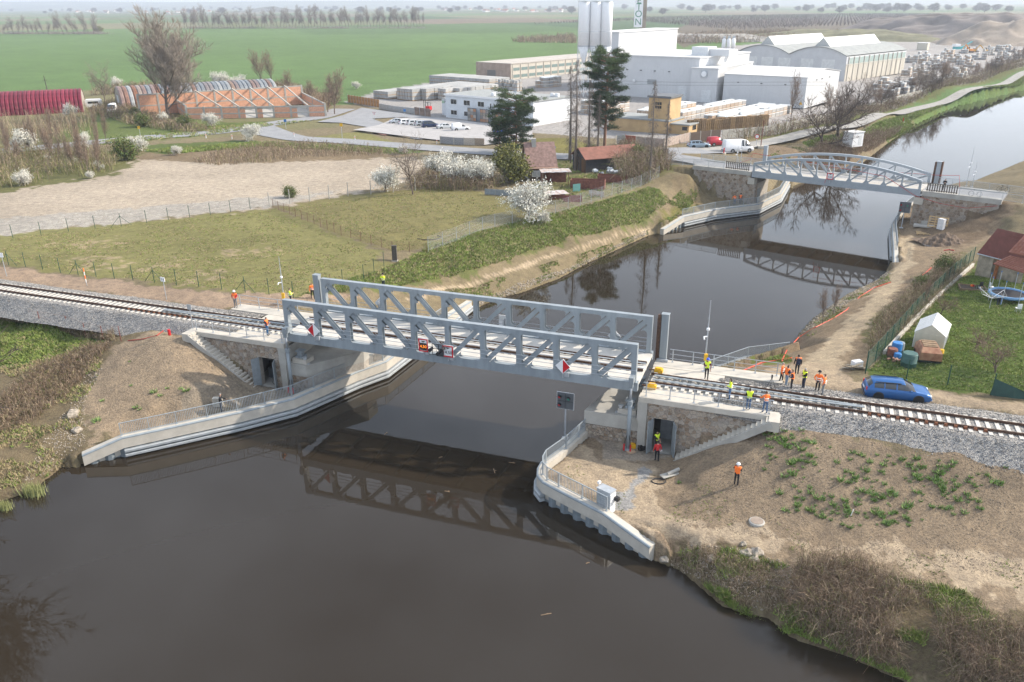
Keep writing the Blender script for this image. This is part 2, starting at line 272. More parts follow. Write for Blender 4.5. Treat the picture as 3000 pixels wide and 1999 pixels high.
def height(x, y):
    x = np.asarray(x, float); y = np.asarray(y, float); sh = x.shape; x = x.ravel(); y = y.ravel(); z = np.empty(len(x))
    for i in range(0, len(x), 20000):
        p = np.stack([x[i:i+20000], y[i:i+20000]], 1); z[i:i+20000] = _k(p, cpx[:, :2]) @ _w[:-1]+_w[-1]
    r = np.hypot(x, y); far = np.clip((r-450)/600, 0, 1); z = z*(1-far)+4.3*far
    s = (x-A0[0])*UX+(y-A0[1])*UY; t = -(x-A0[0])*UY+(y-A0[1])*UX
    lo = (t > -.4) & (t < 6.4) & (s > -10.5) & (s < 0); z = np.where(lo, np.minimum(z, 4.6), z)
    lo = (t > -.4) & (t < 6.4) & (s > LB-.6) & (s < LB+10.5); z = np.where(lo, np.minimum(z, 4.6), z)
    lo = (t > -1.4) & (t < 7.4) & (s > -1) & (s < LB+1); z = np.where(lo, np.minimum(z, 1.2), z)
    for a, b in ((-5.2, -1.1), (LB+1.1, LB+5.2)): z = np.where((t > -.3) & (t < 3.6) & (s > a) & (s < b), .8, z)
    z = np.where((t > -2) & (t < -.3) & (s > -10.5) & (s < 1), np.minimum(z, 1.1+np.clip(-(s+3.4)*.62, 0, 5)), z)
    z = np.where((t > -2) & (t < -.3) & (s > LB-1) & (s < LB+10.5), np.minimum(z, 1.1+np.clip((s-LB-3.5)*.62, 0, 5)), z)
    ball = (s < -5) | (s > LB+5); dt = np.abs(t-OFF); bed = np.clip((4.2-dt)/.8, 0, 1)*ball
    z = np.where(r < 300, z*(1-bed)+np.minimum(z, 4.75)*bed, z)
    s2 = (x-RB0[0])*RBU[0]+(y-RB0[1])*RBU[1]; t2 = -(x-RB0[0])*RBU[1]+(y-RB0[1])*RBU[0]; wd = np.clip((t2+.1)/.3, 0, 1)*np.clip((7.5-t2)/1.2, 0, 1)
    lft = np.clip((s2+24)/8, 0, 1)*(s2 < -.4)*(r < 260); z = z*(1-wd*lft)+(6.62+np.clip(s2+4, -40, 0)*.05)*wd*lft
    rgt = (s2 > 25.4)*(s2 < 75)*(r < 260); z = z*(1-wd*rgt)+(6.60-np.clip(s2-28, 0, 40)*.03)*wd*rgt
    fr = (t2 <= .2) & (t2 > -6); up = np.clip(-t2-1.5, 0, 9)*.8; z = np.where(fr & (s2 > -9.5) & (s2 < 1.5), np.minimum(z, np.interp(s2, [-9.5, -8.8, -5.9, 1], [6.6, 5.6, 1.9, 1.4])+up), z)
    z = np.where(fr & (s2 > 23.5) & (s2 < 36), np.minimum(z, np.interp(s2, [24, 30, 35.5, 36], [1.5, 1.6, 5.6, 6.4])+up), z)
    z = np.where((s2 > -.4) & (s2 < 25.4) & (t2 > -.6) & (t2 < 7.2), np.minimum(z, 1.7), z)
    near = np.clip(1-(r-150)/400, 0, 1); z = z+near*((fbm(x/2.2, y/2.2, 5)-.5)*.16+(fbm(x/.5, y/.5, 9, 2)-.5)*.07)
    m = inside(x, y, CANAL); k = m & (r < 900); dd = np.zeros(len(x)); dd[k] = pdist(x[k], y[k], CANAL, True)
    z = np.where(m, np.where(r < 900, -.12-np.clip(dd*.55, 0, 1.6), -1.), z)
    o = (~m) & (r < 260); d2 = np.full(len(x), 9.); d2[o] = pdist(x[o], y[o], CANAL, True)
    near = o & (d2 < 5); dq = np.full(len(x), 9.)
    for q in QUAYS: dq[near] = np.minimum(dq[near], pdist(x[near], y[near], q))
    bank = dq > 1.3
    z = np.where(o & bank, np.minimum(z, .1+d2*.85), z); z = np.where(o & (dq < .5), -.8, z)
    z = np.where((~m) & (dq >= .5), np.maximum(z, .1), z)
    return z.reshape(sh)
def gz(x, y): return float(height(np.array([x]), np.array([y]))[0])
_lv = np.concatenate([np.arange(9.5, 4.0, -.25), np.arange(4.0, -.3, -.1)])
def GPS(l):                 # ground points seen at pixels: march down each ray
    l = [a[:2] for a in l]; n = len(l); k = len(_lv); D = np.array([ray(*a) for a in l]); D[:, 2] = np.minimum(D[:, 2], -1e-4); T = (_lv[None, :]-HC)/D[:, 2:3]; X = D[:, :1]*T; Y = D[:, 1:2]*T
    Z = height(X, Y); hit = Z >= _lv[None, :]; idx = np.where(hit.any(1), hit.argmax(1), k-1); r = np.arange(n); a = np.maximum(idx-1, 0)
    e0 = _lv[a]-Z[r, a]; e1 = _lv[idx]-Z[r, idx]; f = np.clip(e0/np.where(np.abs(e0-e1) < 1e-6, 1, e0-e1), 0, 1); zz = _lv[a]+(_lv[idx]-_lv[a])*f
    t = (zz-HC)/D[:, 2]; return np.stack([D[:, 0]*t, D[:, 1]*t, zz], 1)
def GP(px, py): return tuple(float(v) for v in GPS([(px, py)])[0])
# ground colour zones
ZONES = []      # (pixel polygon -> world polygon, albedo, grassiness, edge blur)
def zone(poly, col, grass=0., jit=.6): ZONES.append((GPS(poly)[:, :2], col, grass, jit))
DIRT = (.30, .225, .155); TAN = (.37, .30, .225); BROWN = (.185, .135, .092); GREY = (.30, .29, .27); LAWN = (.20, .185, .078); GREEN = (.075, .125, .025); FIELD = (.092, .158, .052)
zone([(-400, 1600), (-400, 880), (330, 965), (470, 985), (300, 1060), (230, 1180), (240, 1330), (80, 1450)], (.165, .13, .085), .25)
zone([(-400, 1060), (-400, 905), (0, 930), (230, 985), (320, 1000), (120, 1060), (0, 1075)], (.06, .105, .025), .9)
zone([(240, 1180), (330, 1010), (470, 975), (560, 985), (740, 1150), (560, 1230), (370, 1270), (290, 1270), (240, 1320), (250, 1240)], (.30, .235, .165), .02)
zone([(540, 1180), (720, 1090), (1160, 980), (1200, 1010), (1130, 1060), (860, 1165), (560, 1235)], (.26, .22, .17), 0)
zone([(-500, 810), (0, 780), (620, 855), (900, 860), (1150, 870), (1060, 905), (800, 905), (600, 905), (0, 818), (-500, 830)], (.30, .225, .165), .06)
zone([(-700, 700), (0, 690), (800, 612), (1120, 745), (1130, 780), (1000, 850), (860, 868), (620, 850), (0, 772), (-700, 745)], LAWN, .62, .8)
for e in ([(180, 712), (320, 705), (330, 720), (200, 728)], [(240, 755), (330, 750), (350, 775), (250, 780)], [(440, 768), (520, 765), (500, 792), (430, 785)], [(640, 735), (760, 725), (800, 745), (660, 750)], [(560, 800), (640, 790), (650, 815), (570, 820)]): zone(e, (.30, .245, .15), .1, 2.5)
zone([(820, 608), (1000, 575), (1240, 552), (1400, 560), (1500, 590), (1640, 600), (1540, 640), (1400, 672), (1260, 720), (1150, 742), (1000, 690)], (.18, .158, .07), .55, .7)
zone([(-700, 690), (-700, 590), (0, 560), (180, 530), (330, 510), (400, 462), (640, 478), (1000, 470), (1230, 460), (1250, 500), (1130, 550), (820, 605), (0, 690)], (.355, .305, .245), .0, 1.2)
zone([(-700, 690), (-700, 650), (0, 640), (800, 575), (1000, 560), (810, 604), (0, 690)], (.33, .31, .28), .05, 1.)
zone([(-700, 600), (-700, 455), (0, 470), (300, 440), (420, 440), (400, 470), (330, 515), (160, 540), (0, 570)], (.13, .125, .055), .7, 1.5)
zone([(420, 430), (750, 420), (1200, 438), (1230, 455), (1000, 470), (640, 480), (400, 465)], (.19, .145, .095), .12, 1.)
zone([(420, 425), (700, 412), (1180, 430), (1250, 445), (1180, 452), (760, 430), (500, 452), (425, 448)], (.085, .115, .035), .8, .8)
zone([(-700, 470), (-700, 250), (0, 270), (300, 265), (950, 300), (1000, 330), (1000, 370), (560, 410), (0, 440)], (.17, .155, .085), .5, 2.)
zone([(100, 430), (280, 330), (420, 340), (700, 360), (930, 350), (560, 402), (300, 420)], (.10, .13, .04), .75, 1.5)
zone([(800, 415), (1060, 385), (1200, 432), (900, 412)], LAWN, .7, .4)
zone([(1550, 455), (1550, 405), (1690, 405), (1760, 440), (1760, 470), (1640, 460)], (.17, .15, .05), .5, .5)
zone([(1560, 555), (1560, 470), (1700, 465), (1950, 470), (1985, 500), (1880, 545), (1800, 575), (1640, 600), (1560, 590)], (.15, .14, .065), .5, 1.)
zone([(860, 868), (1000, 850), (1130, 780), (1260, 720), (1540, 640), (1800, 578), (1900, 545), (1960, 590), (1900, 640), (1640, 720), (1500, 762), (1300, 820), (1120, 850)], (.135, .14, .055), .9, .9)
zone([(960, 880), (1120, 850), (1300, 820), (1500, 762), (1640, 722), (1930, 640), (1960, 665), (1900, 695), (1640, 820), (1500, 870), (1380, 905), (1290, 930), (1000, 960)], (.215, .17, .11), .45, .7)
zone([(1180, 880), (1290, 843), (1420, 806), (1560, 765), (1700, 720), (1800, 690), (1905, 662), (1912, 668), (1800, 697), (1700, 728), (1560, 775), (1420, 816), (1300, 852), (1230, 885)], (.40, .32, .225), 0, .25)
zone([(1950, 600), (2010, 510), (2060, 560), (2130, 585), (2240, 575), (2300, 520), (2320, 530), (2280, 568), (2100, 610), (1990, 640), (1945, 668), (1930, 650)], (.19, .15, .09), .25, .7)
zone([(1930, 655), (1945, 625), (2010, 600), (2060, 598), (2000, 635), (1950, 668)], (.15, .135, .05), .6, .6)
zone([(1940, 610), (1985, 515), (2010, 520), (2010, 590), (1965, 625)], (.20, .155, .10), .25, .6)
zone([(2150, 470), (2230, 425), (2400, 440), (2480, 420), (2560, 400), (2640, 385), (2500, 480), (2400, 510), (2330, 515), (2300, 470)], (.17, .125, .085), .2, .8)
zone([(2350, 420), (2420, 400), (2480, 388), (2500, 400), (2450, 430), (2400, 440)], (.08, .13, .025), .95, .6)
zone([(2480, 385), (2660, 335), (3000, 222), (3400, 90), (3400, 130), (3000, 262), (2800, 310), (2680, 365), (2600, 415)], (.10, .135, .035), .9, .6)
zone([(2150, 415), (2300, 390), (2480, 345), (2700, 285), (3000, 185), (3000, 205), (2660, 312), (2480, 365), (2300, 400)], (.115, .12, .045), .8, .6)
zone([(1010, 300), (1100, 270), (1500, 200), (2600, 90), (3100, 120), (3100, 170), (2700, 280), (2480, 345), (2280, 392), (2000, 420), (1900, 415), (1500, 385), (1300, 350)], (.30, .29, .285), .0, .5)
zone([(2280, 1035), (2340, 990), (2400, 940), (2500, 880), (2620, 800), (2625, 640), (2700, 600), (2860, 580), (2980, 600), (2860, 720), (2760, 800), (2680, 900), (2560, 1000), (2530, 1080), (2500, 1100), (2300, 1095), (2150, 1080)], (.23, .175, .12), .12, .7)
zone([(2330, 1080), (2420, 1000), (2520, 900), (2600, 820), (2640, 760), (2625, 700), (2665, 690), (2680, 760), (2640, 840), (2560, 930), (2490, 1020), (2460, 1090)], (.37, .30, .21), 0, .5)
zone([(2700, 640), (2850, 585), (2985, 590), (2900, 660), (2800, 730), (2700, 700)], (.145, .108, .075), .05, 1.)
zone([(2560, 930), (2680, 840), (2780, 760), (2830, 730), (2840, 790), (2740, 880), (2640, 990), (2560, 1040), (2530, 1000)], (.15, .13, .065), .5, .8)
zone([(2300, 1070), (2420, 1060), (2480, 1075), (2500, 1120), (3000, 1178), (3400, 1220), (3400, 1260), (3000, 1215), (2600, 1185), (2400, 1155), (2230, 1140), (2150, 1110)], (.35, .28, .2), 0, .5)
zone([(2210, 1060), (2260, 1043), (2310, 1045), (2320, 1062), (2240, 1070)], (.13, .15, .04), .7, .4)
zone([(2535, 1085), (2640, 990), (2740, 885), (2850, 790), (2900, 740), (3400, 760), (3400, 1200), (3000, 1165), (2760, 1145), (2560, 1112)], (.085, .125, .028), .95, .4)
zone([(1560, 1380), (1640, 1310), (1720, 1245), (1900, 1290), (2050, 1240), (2250, 1228), (2600, 1308), (3000, 1348), (3500, 1390), (3500, 2100), (2650, 2000), (2000, 1670), (1900, 1610), (1620, 1430)], (.255, .198, .14), .05, .5)
zone([(1600, 1400), (1660, 1325), (1760, 1320), (1900, 1350), (1960, 1400), (1900, 1440), (1960, 1520), (2200, 1550), (2400, 1600), (2700, 1620), (3000, 1620), (3500, 1640), (3500, 1800), (3000, 1740), (2600, 1650), (2300, 1600), (2100, 1580), (1900, 1560), (1760, 1500)], (.39, .315, .23), .05, 1.)
zone([(1930, 1600), (2050, 1585), (2250, 1625), (2450, 1690), (2700, 1740), (3000, 1790), (3500, 1850), (3500, 2100), (2700, 2000), (2320, 1880), (2050, 1720), (1940, 1640)], (.14, .11, .072), .3, 1.)
zone([(1690, 1265), (1890, 1290), (1960, 1310), (1970, 1340), (1900, 1350), (1770, 1345), (1770, 1310), (1690, 1290)], (.30, .26, .215), 0, .1)
zone([(1890, 1370), (1910, 1375), (1900, 1400), (1850, 1430), (1855, 1480), (1800, 1500), (1785, 1470), (1820, 1440), (1850, 1410)], (.30, .30, .30), 0, .3)
# ground sheet (finer near the site, reaching the horizon)
_na = 540
_th = np.linspace(rad(-52), rad(52), _na); _rr = np.concatenate([24.*np.exp(np.linspace(0, math.log(10.), 520)), 240.*np.exp(np.linspace(.012, math.log(14000/240.), 230))]); _nr = len(_rr)
_T, _R = np.meshgrid(_th, _rr); gx = (np.sin(_T)*_R).ravel(); gy = (np.cos(_T)*_R).ravel()
_q = np.arange(_na*_nr).reshape(_nr, _na); gf = np.stack([_q[:-1, :-1], _q[:-1, 1:], _q[1:, 1:], _q[1:, :-1]], -1).reshape(-1, 4)
ghz = height(gx, gy)
rr = np.hypot(gx, gy); colr = np.tile(np.array([*FIELD]), (len(gx), 1)); grs = np.full(len(gx), .35)
nearm = rr < 260; colr[nearm] = (.19, .155, .10); grs[nearm] = .3
pal = [FIELD, (.075, .13, .045), (.055, .10, .04), (.17, .16, .09), (.12, .13, .06), (.16, .125, .09)]
ux, uy = gx*.93+gy*.36, -gx*.36+gy*.93
cell = (np.floor(ux/330+.3*np.floor(uy/420)).astype(int)*7+np.floor(uy/420).astype(int)*3) % 6
fa = (rr > 900) & (uy > 840); colr[fa] = np.array(pal)[cell[fa]]
orch = inside(gx, gy, GPS([(2000, 140), (1950, 95), (2050, 60), (2600, 45), (3300, 40), (3300, 140), (2900, 130), (2300, 95), (2100, 110)])[:, :2]); colr[orch] = (.115, .095, .07); grs[orch] = .1
for poly, c, g, jit in ZONES:
    bb = poly.min(0)-3, poly.max(0)+3; k = np.where((gx > bb[0][0]) & (gx < bb[1][0]) & (gy > bb[0][1]) & (gy < bb[1][1]))[0]
    if not len(k): continue
    jx = gx[k]+(fbm(gx[k]/1.3, gy[k]/1.3, 21)-.5)*4*jit; jy = gy[k]+(fbm(gx[k]/1.3, gy[k]/1.3, 37)-.5)*4*jit
    m = k[inside(jx, jy, poly)]; colr[m] = c; grs[m] = g
def mulcol(mask, c): colr[mask] *= np.array(c)
big = fbm(gx/9, gy/9, 55)[:, None]; colr *= (.82+.36*big)*(.88+.24*fbm(gx/70, gy/70, 61)[:, None])
gme = fastmesh('ground', np.stack([gx, gy, ghz], 1), gf[:, ::-1], [], smooth=True)
ca = gme.color_attributes.new('col', 'FLOAT_COLOR', 'POINT'); ca.data.foreach_set('color', np.hstack([colr, grs[:, None]]).astype(np.float32).ravel())
gm = bpy.data.materials.new('soil_and_grass'); gm.use_nodes = True; t = gm.node_tree; p = t.nodes['Principled BSDF']; p.inputs['Roughness'].default_value = .95; p.inputs['Specular IOR Level'].default_value = .15
at = N_(t, 'ShaderNodeAttribute', attribute_name='col'); geo = N_(t, 'ShaderNodeNewGeometry')
def nz(sc, det=4, rough=.6):
    n = N_(t, 'ShaderNodeTexNoise'); n.inputs['Scale'].default_value = sc; n.inputs['Detail'].default_value = det; n.inputs['Roughness'].default_value = rough; t.links.new(geo.outputs['Position'], n.inputs['Vector']); return n.outputs['Fac']
def mixc(fac, a, b, bt='MIX'):
    n = N_(t, 'ShaderNodeMix', data_type='RGBA', blend_type=bt)
    for nm, v in (('Factor', fac), ('A', a), ('B', b)):
        if isinstance(v, float): n.inputs[nm].default_value = v
        elif isinstance(v, tuple): n.inputs[nm].default_value = (*v, 1)
        else: t.links.new(v, n.inputs[nm])
    return n.outputs['Result']
def rmp(v, a, b, c1=(0, 0, 0), c2=(1, 1, 1)):
    r = N_(t, 'ShaderNodeValToRGB'); r.color_ramp.elements[0].position = a; r.color_ramp.elements[1].position = b; r.color_ramp.elements[0].color = (*c1, 1); r.color_ramp.elements[1].color = (*c2, 1); t.links.new(v, r.inputs[0]); return r.outputs[0]
g1 = nz(1.1, 6, .7); g2 = nz(6., 5, .7); g3 = nz(26., 3, .7)
base = mixc(1., at.outputs['Color'], rmp(g1, .3, .7, (.70, .70, .72), (1.30, 1.28, 1.22)), 'MULTIPLY')
base = mixc(1., base, rmp(g2, .32, .68, (.70, .70, .70), (1.27, 1.26, 1.25)), 'MULTIPLY')
gmask = M_(t, 'MULTIPLY', rmp(g2, .48, .62), M_(t, 'MULTIPLY', at.outputs['Alpha'], .75))
grasscol = mixc(rmp(g3, .35, .65), (.045, .075, .014), (.125, .165, .045))
base = mixc(gmask, base, grasscol)
straw = M_(t, 'MULTIPLY', rmp(nz(2.3, 5, .75), .56, .72), M_(t, 'MULTIPLY', at.outputs['Alpha'], .55))
base = mixc(straw, base, (.235, .19, .095))
pebb = M_(t, 'MULTIPLY', rmp(g3, .62, .70), M_(t, 'MULTIPLY', M_(t, 'SUBTRACT', 1., at.outputs['Alpha']), .45)); base = mixc(pebb, base, (.42, .38, .32))
t.links.new(base, p.inputs['Base Color'])
bp = N_(t, 'ShaderNodeBump'); bp.inputs['Strength'].default_value = 1.; bp.inputs['Distance'].default_value = .13
t.links.new(M_(t, 'ADD', M_(t, 'MULTIPLY', g2, 1.), M_(t, 'MULTIPLY', g3, .45)), bp.inputs['Height']); t.links.new(bp.outputs[0], p.inputs['Normal'])
gme.materials.append(gm); ground = put('ground', gme, kind='structure')
# water
wm = bpy.data.materials.new('dark_canal_water'); wm.use_nodes = True; t2 = wm.node_tree; p2 = t2.nodes['Principled BSDF']
p2.inputs['Base Color'].default_value = (.025, .0195, .0135, 1); p2.inputs['Roughness'].default_value = .015; p2.inputs['IOR'].default_value = 1.37; p2.inputs['Specular IOR Level'].default_value = .5
gg = N_(t2, 'ShaderNodeNewGeometry'); bb = N_(t2, 'ShaderNodeBump'); bb.inputs['Strength'].default_value = .022; bb.inputs['Distance'].default_value = .05
n1 = N_(t2, 'ShaderNodeTexNoise'); n1.inputs['Scale'].default_value = 1.6; n1.inputs['Detail'].default_value = 3; mp = N_(t2, 'ShaderNodeMapping'); mp.inputs['Scale'].default_value = (1, 2.2, 1)
t2.links.new(gg.outputs['Position'], mp.inputs[0]); t2.links.new(mp.outputs[0], n1.inputs['Vector']); t2.links.new(n1.outputs['Fac'], bb.inputs['Height']); t2.links.new(bb.outputs[0], p2.inputs['Normal'])
wpoly = [(x, y) for x, y in ((-130, -70), (70, -70), (90, 0), (70, 60), (90, 100), (150, 150), (330, 330), (1020, 1120), (880, 1180), (290, 470), (150, 320), (70, 200), (20, 140), (-30, 100), (-50, 75), (-60, 50), (-130, 30))]
B().add([(x, y, 0) for x, y in wpoly], [tuple(range(len(wpoly)))]).obj('water', wm, kind='structure')
# roads as draped strips
def strip(name, line, width, m, lift=.03, n=4, kind='structure', step=1.2, jit=0.):
    pl = GPS(line)[:, :2]; seg = np.hypot(*np.diff(pl, axis=0).T); L = np.concatenate([[0], np.cumsum(seg)]); k = max(2, int(L[-1]/step)); u = np.linspace(0, L[-1], k)
    x = np.interp(u, L, pl[:, 0]); y = np.interp(u, L, pl[:, 1])
    for _ in range(6): x[1:-1] = (x[:-2]+x[1:-1]*2+x[2:])/4; y[1:-1] = (y[:-2]+y[1:-1]*2+y[2:])/4
    tx = np.gradient(x); ty = np.gradient(y); l = np.hypot(tx, ty); nx, ny = -ty/l, tx/l
    ws = width if isinstance(width, (int, float)) else np.interp(u, np.linspace(0, L[-1], len(width)), width)
    a = np.linspace(-.5, .5, n+1); vx = x[:, None]+nx[:, None]*(np.asarray(ws)*np.ones(k))[:, None]*a; vy = y[:, None]+ny[:, None]*(np.asarray(ws)*np.ones(k))[:, None]*a
    zc_ = height(vx, vy).max(1)
    for _ in range(25): zc_[1:-1] = np.maximum((zc_[:-2]+zc_[1:-1]*2+zc_[2:])/4, zc_[1:-1]-.06)
    zz = np.repeat(zc_[:, None], n+1, 1)+lift+.05
    q = np.arange(k*(n+1)).reshape(k, n+1); f = np.stack([q[:-1, :-1], q[1:, :-1], q[1:, 1:], q[:-1, 1:]], -1).reshape(-1, 4)
    v = np.stack([vx, vy, zz], -1).reshape(-1, 3)
    return put(name, fastmesh(name, v, f[:, ::-1], m, smooth=True), kind=kind)
ASPH = mat('worn_asphalt', (.235, .24, .25), .9, 0, .10, .5, .25, 20, coords='Object')
ASPH2 = mat('grey_paving', (.34, .33, .325), .9, 0, .10, .7, .2, 16)
strip('road', [(-600, 480), (0, 445), (200, 425), (420, 405), (640, 388), (820, 360), (930, 345), (1010, 320)], 7., ASPH)
strip('road', [(760, 372), (800, 392), (870, 408), (1000, 414), (1200, 430), (1400, 445), (1560, 455), (1720, 462), (1900, 452), (2010, 445), (2110, 440)], [7, 8, 6, 6, 6, 6.5, 6.5, 6.5, 7, 8, 8], ASPH, .035)
strip('towpath_road', [(2060, 443), (2200, 428), (2320, 405), (2480, 376), (2660, 326), (2850, 262), (3000, 213), (3300, 118)], [5, 4.5, 3.6, 3.6, 3.6, 3.6, 3.6, 3.6], mat('pale_gravel_road', (.28, .27, .25), .95, 0, .18, .8, .3, 14), .08)
strip('road', [(1890, 450), (1930, 456), (1985, 466), (2035, 476), (2080, 481)], [8, 7, 6, 5.6, 5.6], ASPH, .12)
# railway lift bridge (frame: x along the track, y away from the camera)
def onplane(px, py, t):
    d = ray(px, py); t0 = ST(0, 0)[1]; dt = -d[0]*UY+d[1]*UX; k = (t-t0)/dt; return ST(d[0]*k, d[1]*k)[0], HC+d[2]*k
def SG(px, py, z): return ST(*G(px, py, z)[:2])
def FR(name, label, cat, s=0., t=0., z=0., group=None, rz=0.): return thing(name, label, cat, (*W(s, t), z), ANG+rz, group)
def fillet(b, c, d1, d2, r, y0, y1, n=4):      # curved gusset in a corner of the xz plane
    a1, a2 = math.atan2(d1[1], d1[0]), math.atan2(d2[1], d2[0]); th = (a2-a1) % (2*math.pi)
    if th > math.pi: a1, a2, th = a2, a1, 2*math.pi-th
    k = r/math.tan(th/2); p1 = (c[0]+k*math.cos(a1), c[1]+k*math.sin(a1)); p2 = (c[0]+k*math.cos(a2), c[1]+k*math.sin(a2))
    m = a1+th/2; o = (c[0]+r/math.sin(th/2)*math.cos(m), c[1]+r/math.sin(th/2)*math.sin(m))
    s1 = math.atan2(p1[1]-o[1], p1[0]-o[0]); s2 = math.atan2(p2[1]-o[1], p2[0]-o[0]); ds = (s2-s1+math.pi) % (2*math.pi)-math.pi
    arc = [(o[0]+r*math.cos(s1+ds*i/n), o[1]+r*math.sin(s1+ds*i/n)) for i in range(n+1)]
    pl = [c]+arc; q = len(pl); b.add([(x, y0, z) for x, z in pl]+[(x, y1, z) for x, z in pl], [tuple(range(q)), tuple(range(q, 2*q))[::-1]]+[(i, q+i, q+(i+1) % q, (i+1) % q) for i in range(q)])
rb = FR('railway_lift_bridge', 'grey steel truss railway bridge lifted a little above its stone abutments', 'bridge')
NP = 10; PW = LB/NP; HW = .21; CHB, CHT = .70, .34; zl, zu = ZB+CHB, ZT-CHT
for t0 in (0., WB):
    B().bx((-.35, t0-HW, ZB), (LB+.35, t0+HW, zl)).obj('bottom_chord', STEEL, rb)
    B().bx((-.19, t0-HW, zu), (LB+.19, t0+HW, ZT)).obj('top_chord', STEEL, rb)
    for i in range(NP+1):
        x = i*PW; b = B(); w = .20 if 0 < i < NP else .19
        for sgn in (-1, 1): b.bx((x-w, t0+sgn*(HW-.015)-.015, zl-.01), (x+w, t0+sgn*(HW-.015)+.015, zu+.01))
        if i in (0, NP): b.bx((x-w, t0-HW+.03, zl), (x-w+.03, t0+HW-.03, zu)).bx((x+w-.03, t0-HW+.03, zl), (x+w, t0+HW-.03, zu))
        else: b.bx((x-.02, t0-HW+.03, zl), (x+.02, t0+HW-.03, zu))
        dl = (i > 0 and i-1 < NP//2); dr = (i < NP and i >= NP//2)         # where the diagonals meet this post
        e = math.atan2(zu-zl, PW-.4)
        for sgn in (-1, 1):
            y0, y1 = sorted((t0+sgn*HW, t0+sgn*(HW-.03)))
            for side in (-1, 1):
                if (i == 0 and side < 0) or (i == NP and side > 0): continue
                pan = i-1 if side < 0 else i; desc = pan < NP//2    # panel's diagonal falls to the right
                xs = x+side*w
                top_diag = (desc and side > 0) or (not desc and side < 0)
                ud = (side*math.cos(e), -math.sin(e)); ld = (side*math.cos(e), math.sin(e))
                if top_diag:
                    fillet(b, (xs, zl), (side, 0), (0, 1), .2, y0, y1); fillet(b, (xs, zu-.42), (0, -1), ud, .3, y0, y1); fillet(b, (xs+side*.42, zu), (side, 0), ud, .25, y0, y1)
                    b.add([(xs, y, zu-.42) for y in (y0, y1)]+[(xs+side*.42, y, zu) for y in (y0, y1)]+[(xs, y, zu) for y in (y0, y1)], [(0, 2, 4), (1, 5, 3), (0, 1, 3, 2)])
                else:
                    fillet(b, (xs, zu), (side, 0), (0, -1), .2, y0, y1); fillet(b, (xs, zl+.42), (0, 1), ld, .3, y0, y1); fillet(b, (xs+side*.42, zl), (side, 0), ld, .25, y0, y1)
                    b.add([(xs, y, zl+.42) for y in (y0, y1)]+[(xs+side*.42, y, zl) for y in (y0, y1)]+[(xs, y, zl) for y in (y0, y1)], [(0, 2, 4), (1, 5, 3), (0, 1, 3, 2)])
        b.obj('post', STEEL, rb)
    for i in range(NP):
        xa, xb = i*PW+.22, (i+1)*PW-.22; b = B(); p, q = ((xa, zu+.02), (xb, zl-.02)) if i < NP//2 else ((xa, zl-.02), (xb, zu+.02))
        for sgn in (-1, 1): b.bar((p[0], t0+sgn*.13, p[1]), (q[0], t0+sgn*.13, q[1]), .03, .36, (0, 0, 1))
        b.bar((p[0], t0, p[1]), (q[0], t0, q[1]), .24, .03); b.obj('diagonal', STEEL, rb)
    y = t0-(.26 if t0 == 0 else -.26)
    for k, h in enumerate((.42, .78, 1.12)): B().tube([(-.2, y, zl+h-.12), (LB+.2, y, zl+h-.12)], .022, 5).obj('handrail', GALV, rb)
ZD = ZB+.62; ZRB = ZB+.83
dk = B().bx((-.35, HW+.02, ZD-.25), (LB+.35, WB-HW-.02, ZD)).obj('deck', mat('bridge_deck_concrete', (.50, .48, .44), .9, 0, .12, .8, .15, 10), rb)
for i in range(NP+1): B().bx((i*PW-.12, HW+.01, ZB+.04), (i*PW+.12, WB-HW-.01, ZD-.252)).obj('cross_beam', STEEL, rb)
for y in (OFF-.75, OFF+.75): B().bx((-.3, y-.1, ZB+.07), (LB+.3, y+.1, ZD-.253)).obj('stringer', STEEL, rb)
for k, y in enumerate((OFF-.75, OFF+.75)):
    B().bx((-.3, y-.035, ZRB-.05), (LB+.3, y+.035, ZRB)).bx((-.3, y-.012, ZRB-.14), (LB+.3, y+.012, ZRB-.05)).bx((-.3, y-.07, ZRB-.17), (LB+.3, y+.07, ZRB-.14)).obj('rail', RUST, rb)
    g = y+(.26 if k == 0 else -.26); B().bx((-.3, g-.10, ZRB-.05), (LB+.3, g+.02, ZRB-.01)).obj('guard_rail', GALV, rb)
    b = B()
    for j in range(50):
        x = .2+j*.6; b.bx((x-.11, y-.21, ZD+.001), (x+.11, y+.21, ZRB-.171)); b.box((x, y-.12, ZRB-.12), (.08, .05, .09)).box((x, y+.12, ZRB-.12), (.08, .05, .09))
    b.obj('rail_fastenings', mat('brown_fastening_steel', (.13, .08, .05), .75, .1, .4, 8), rb, kind='stuff')
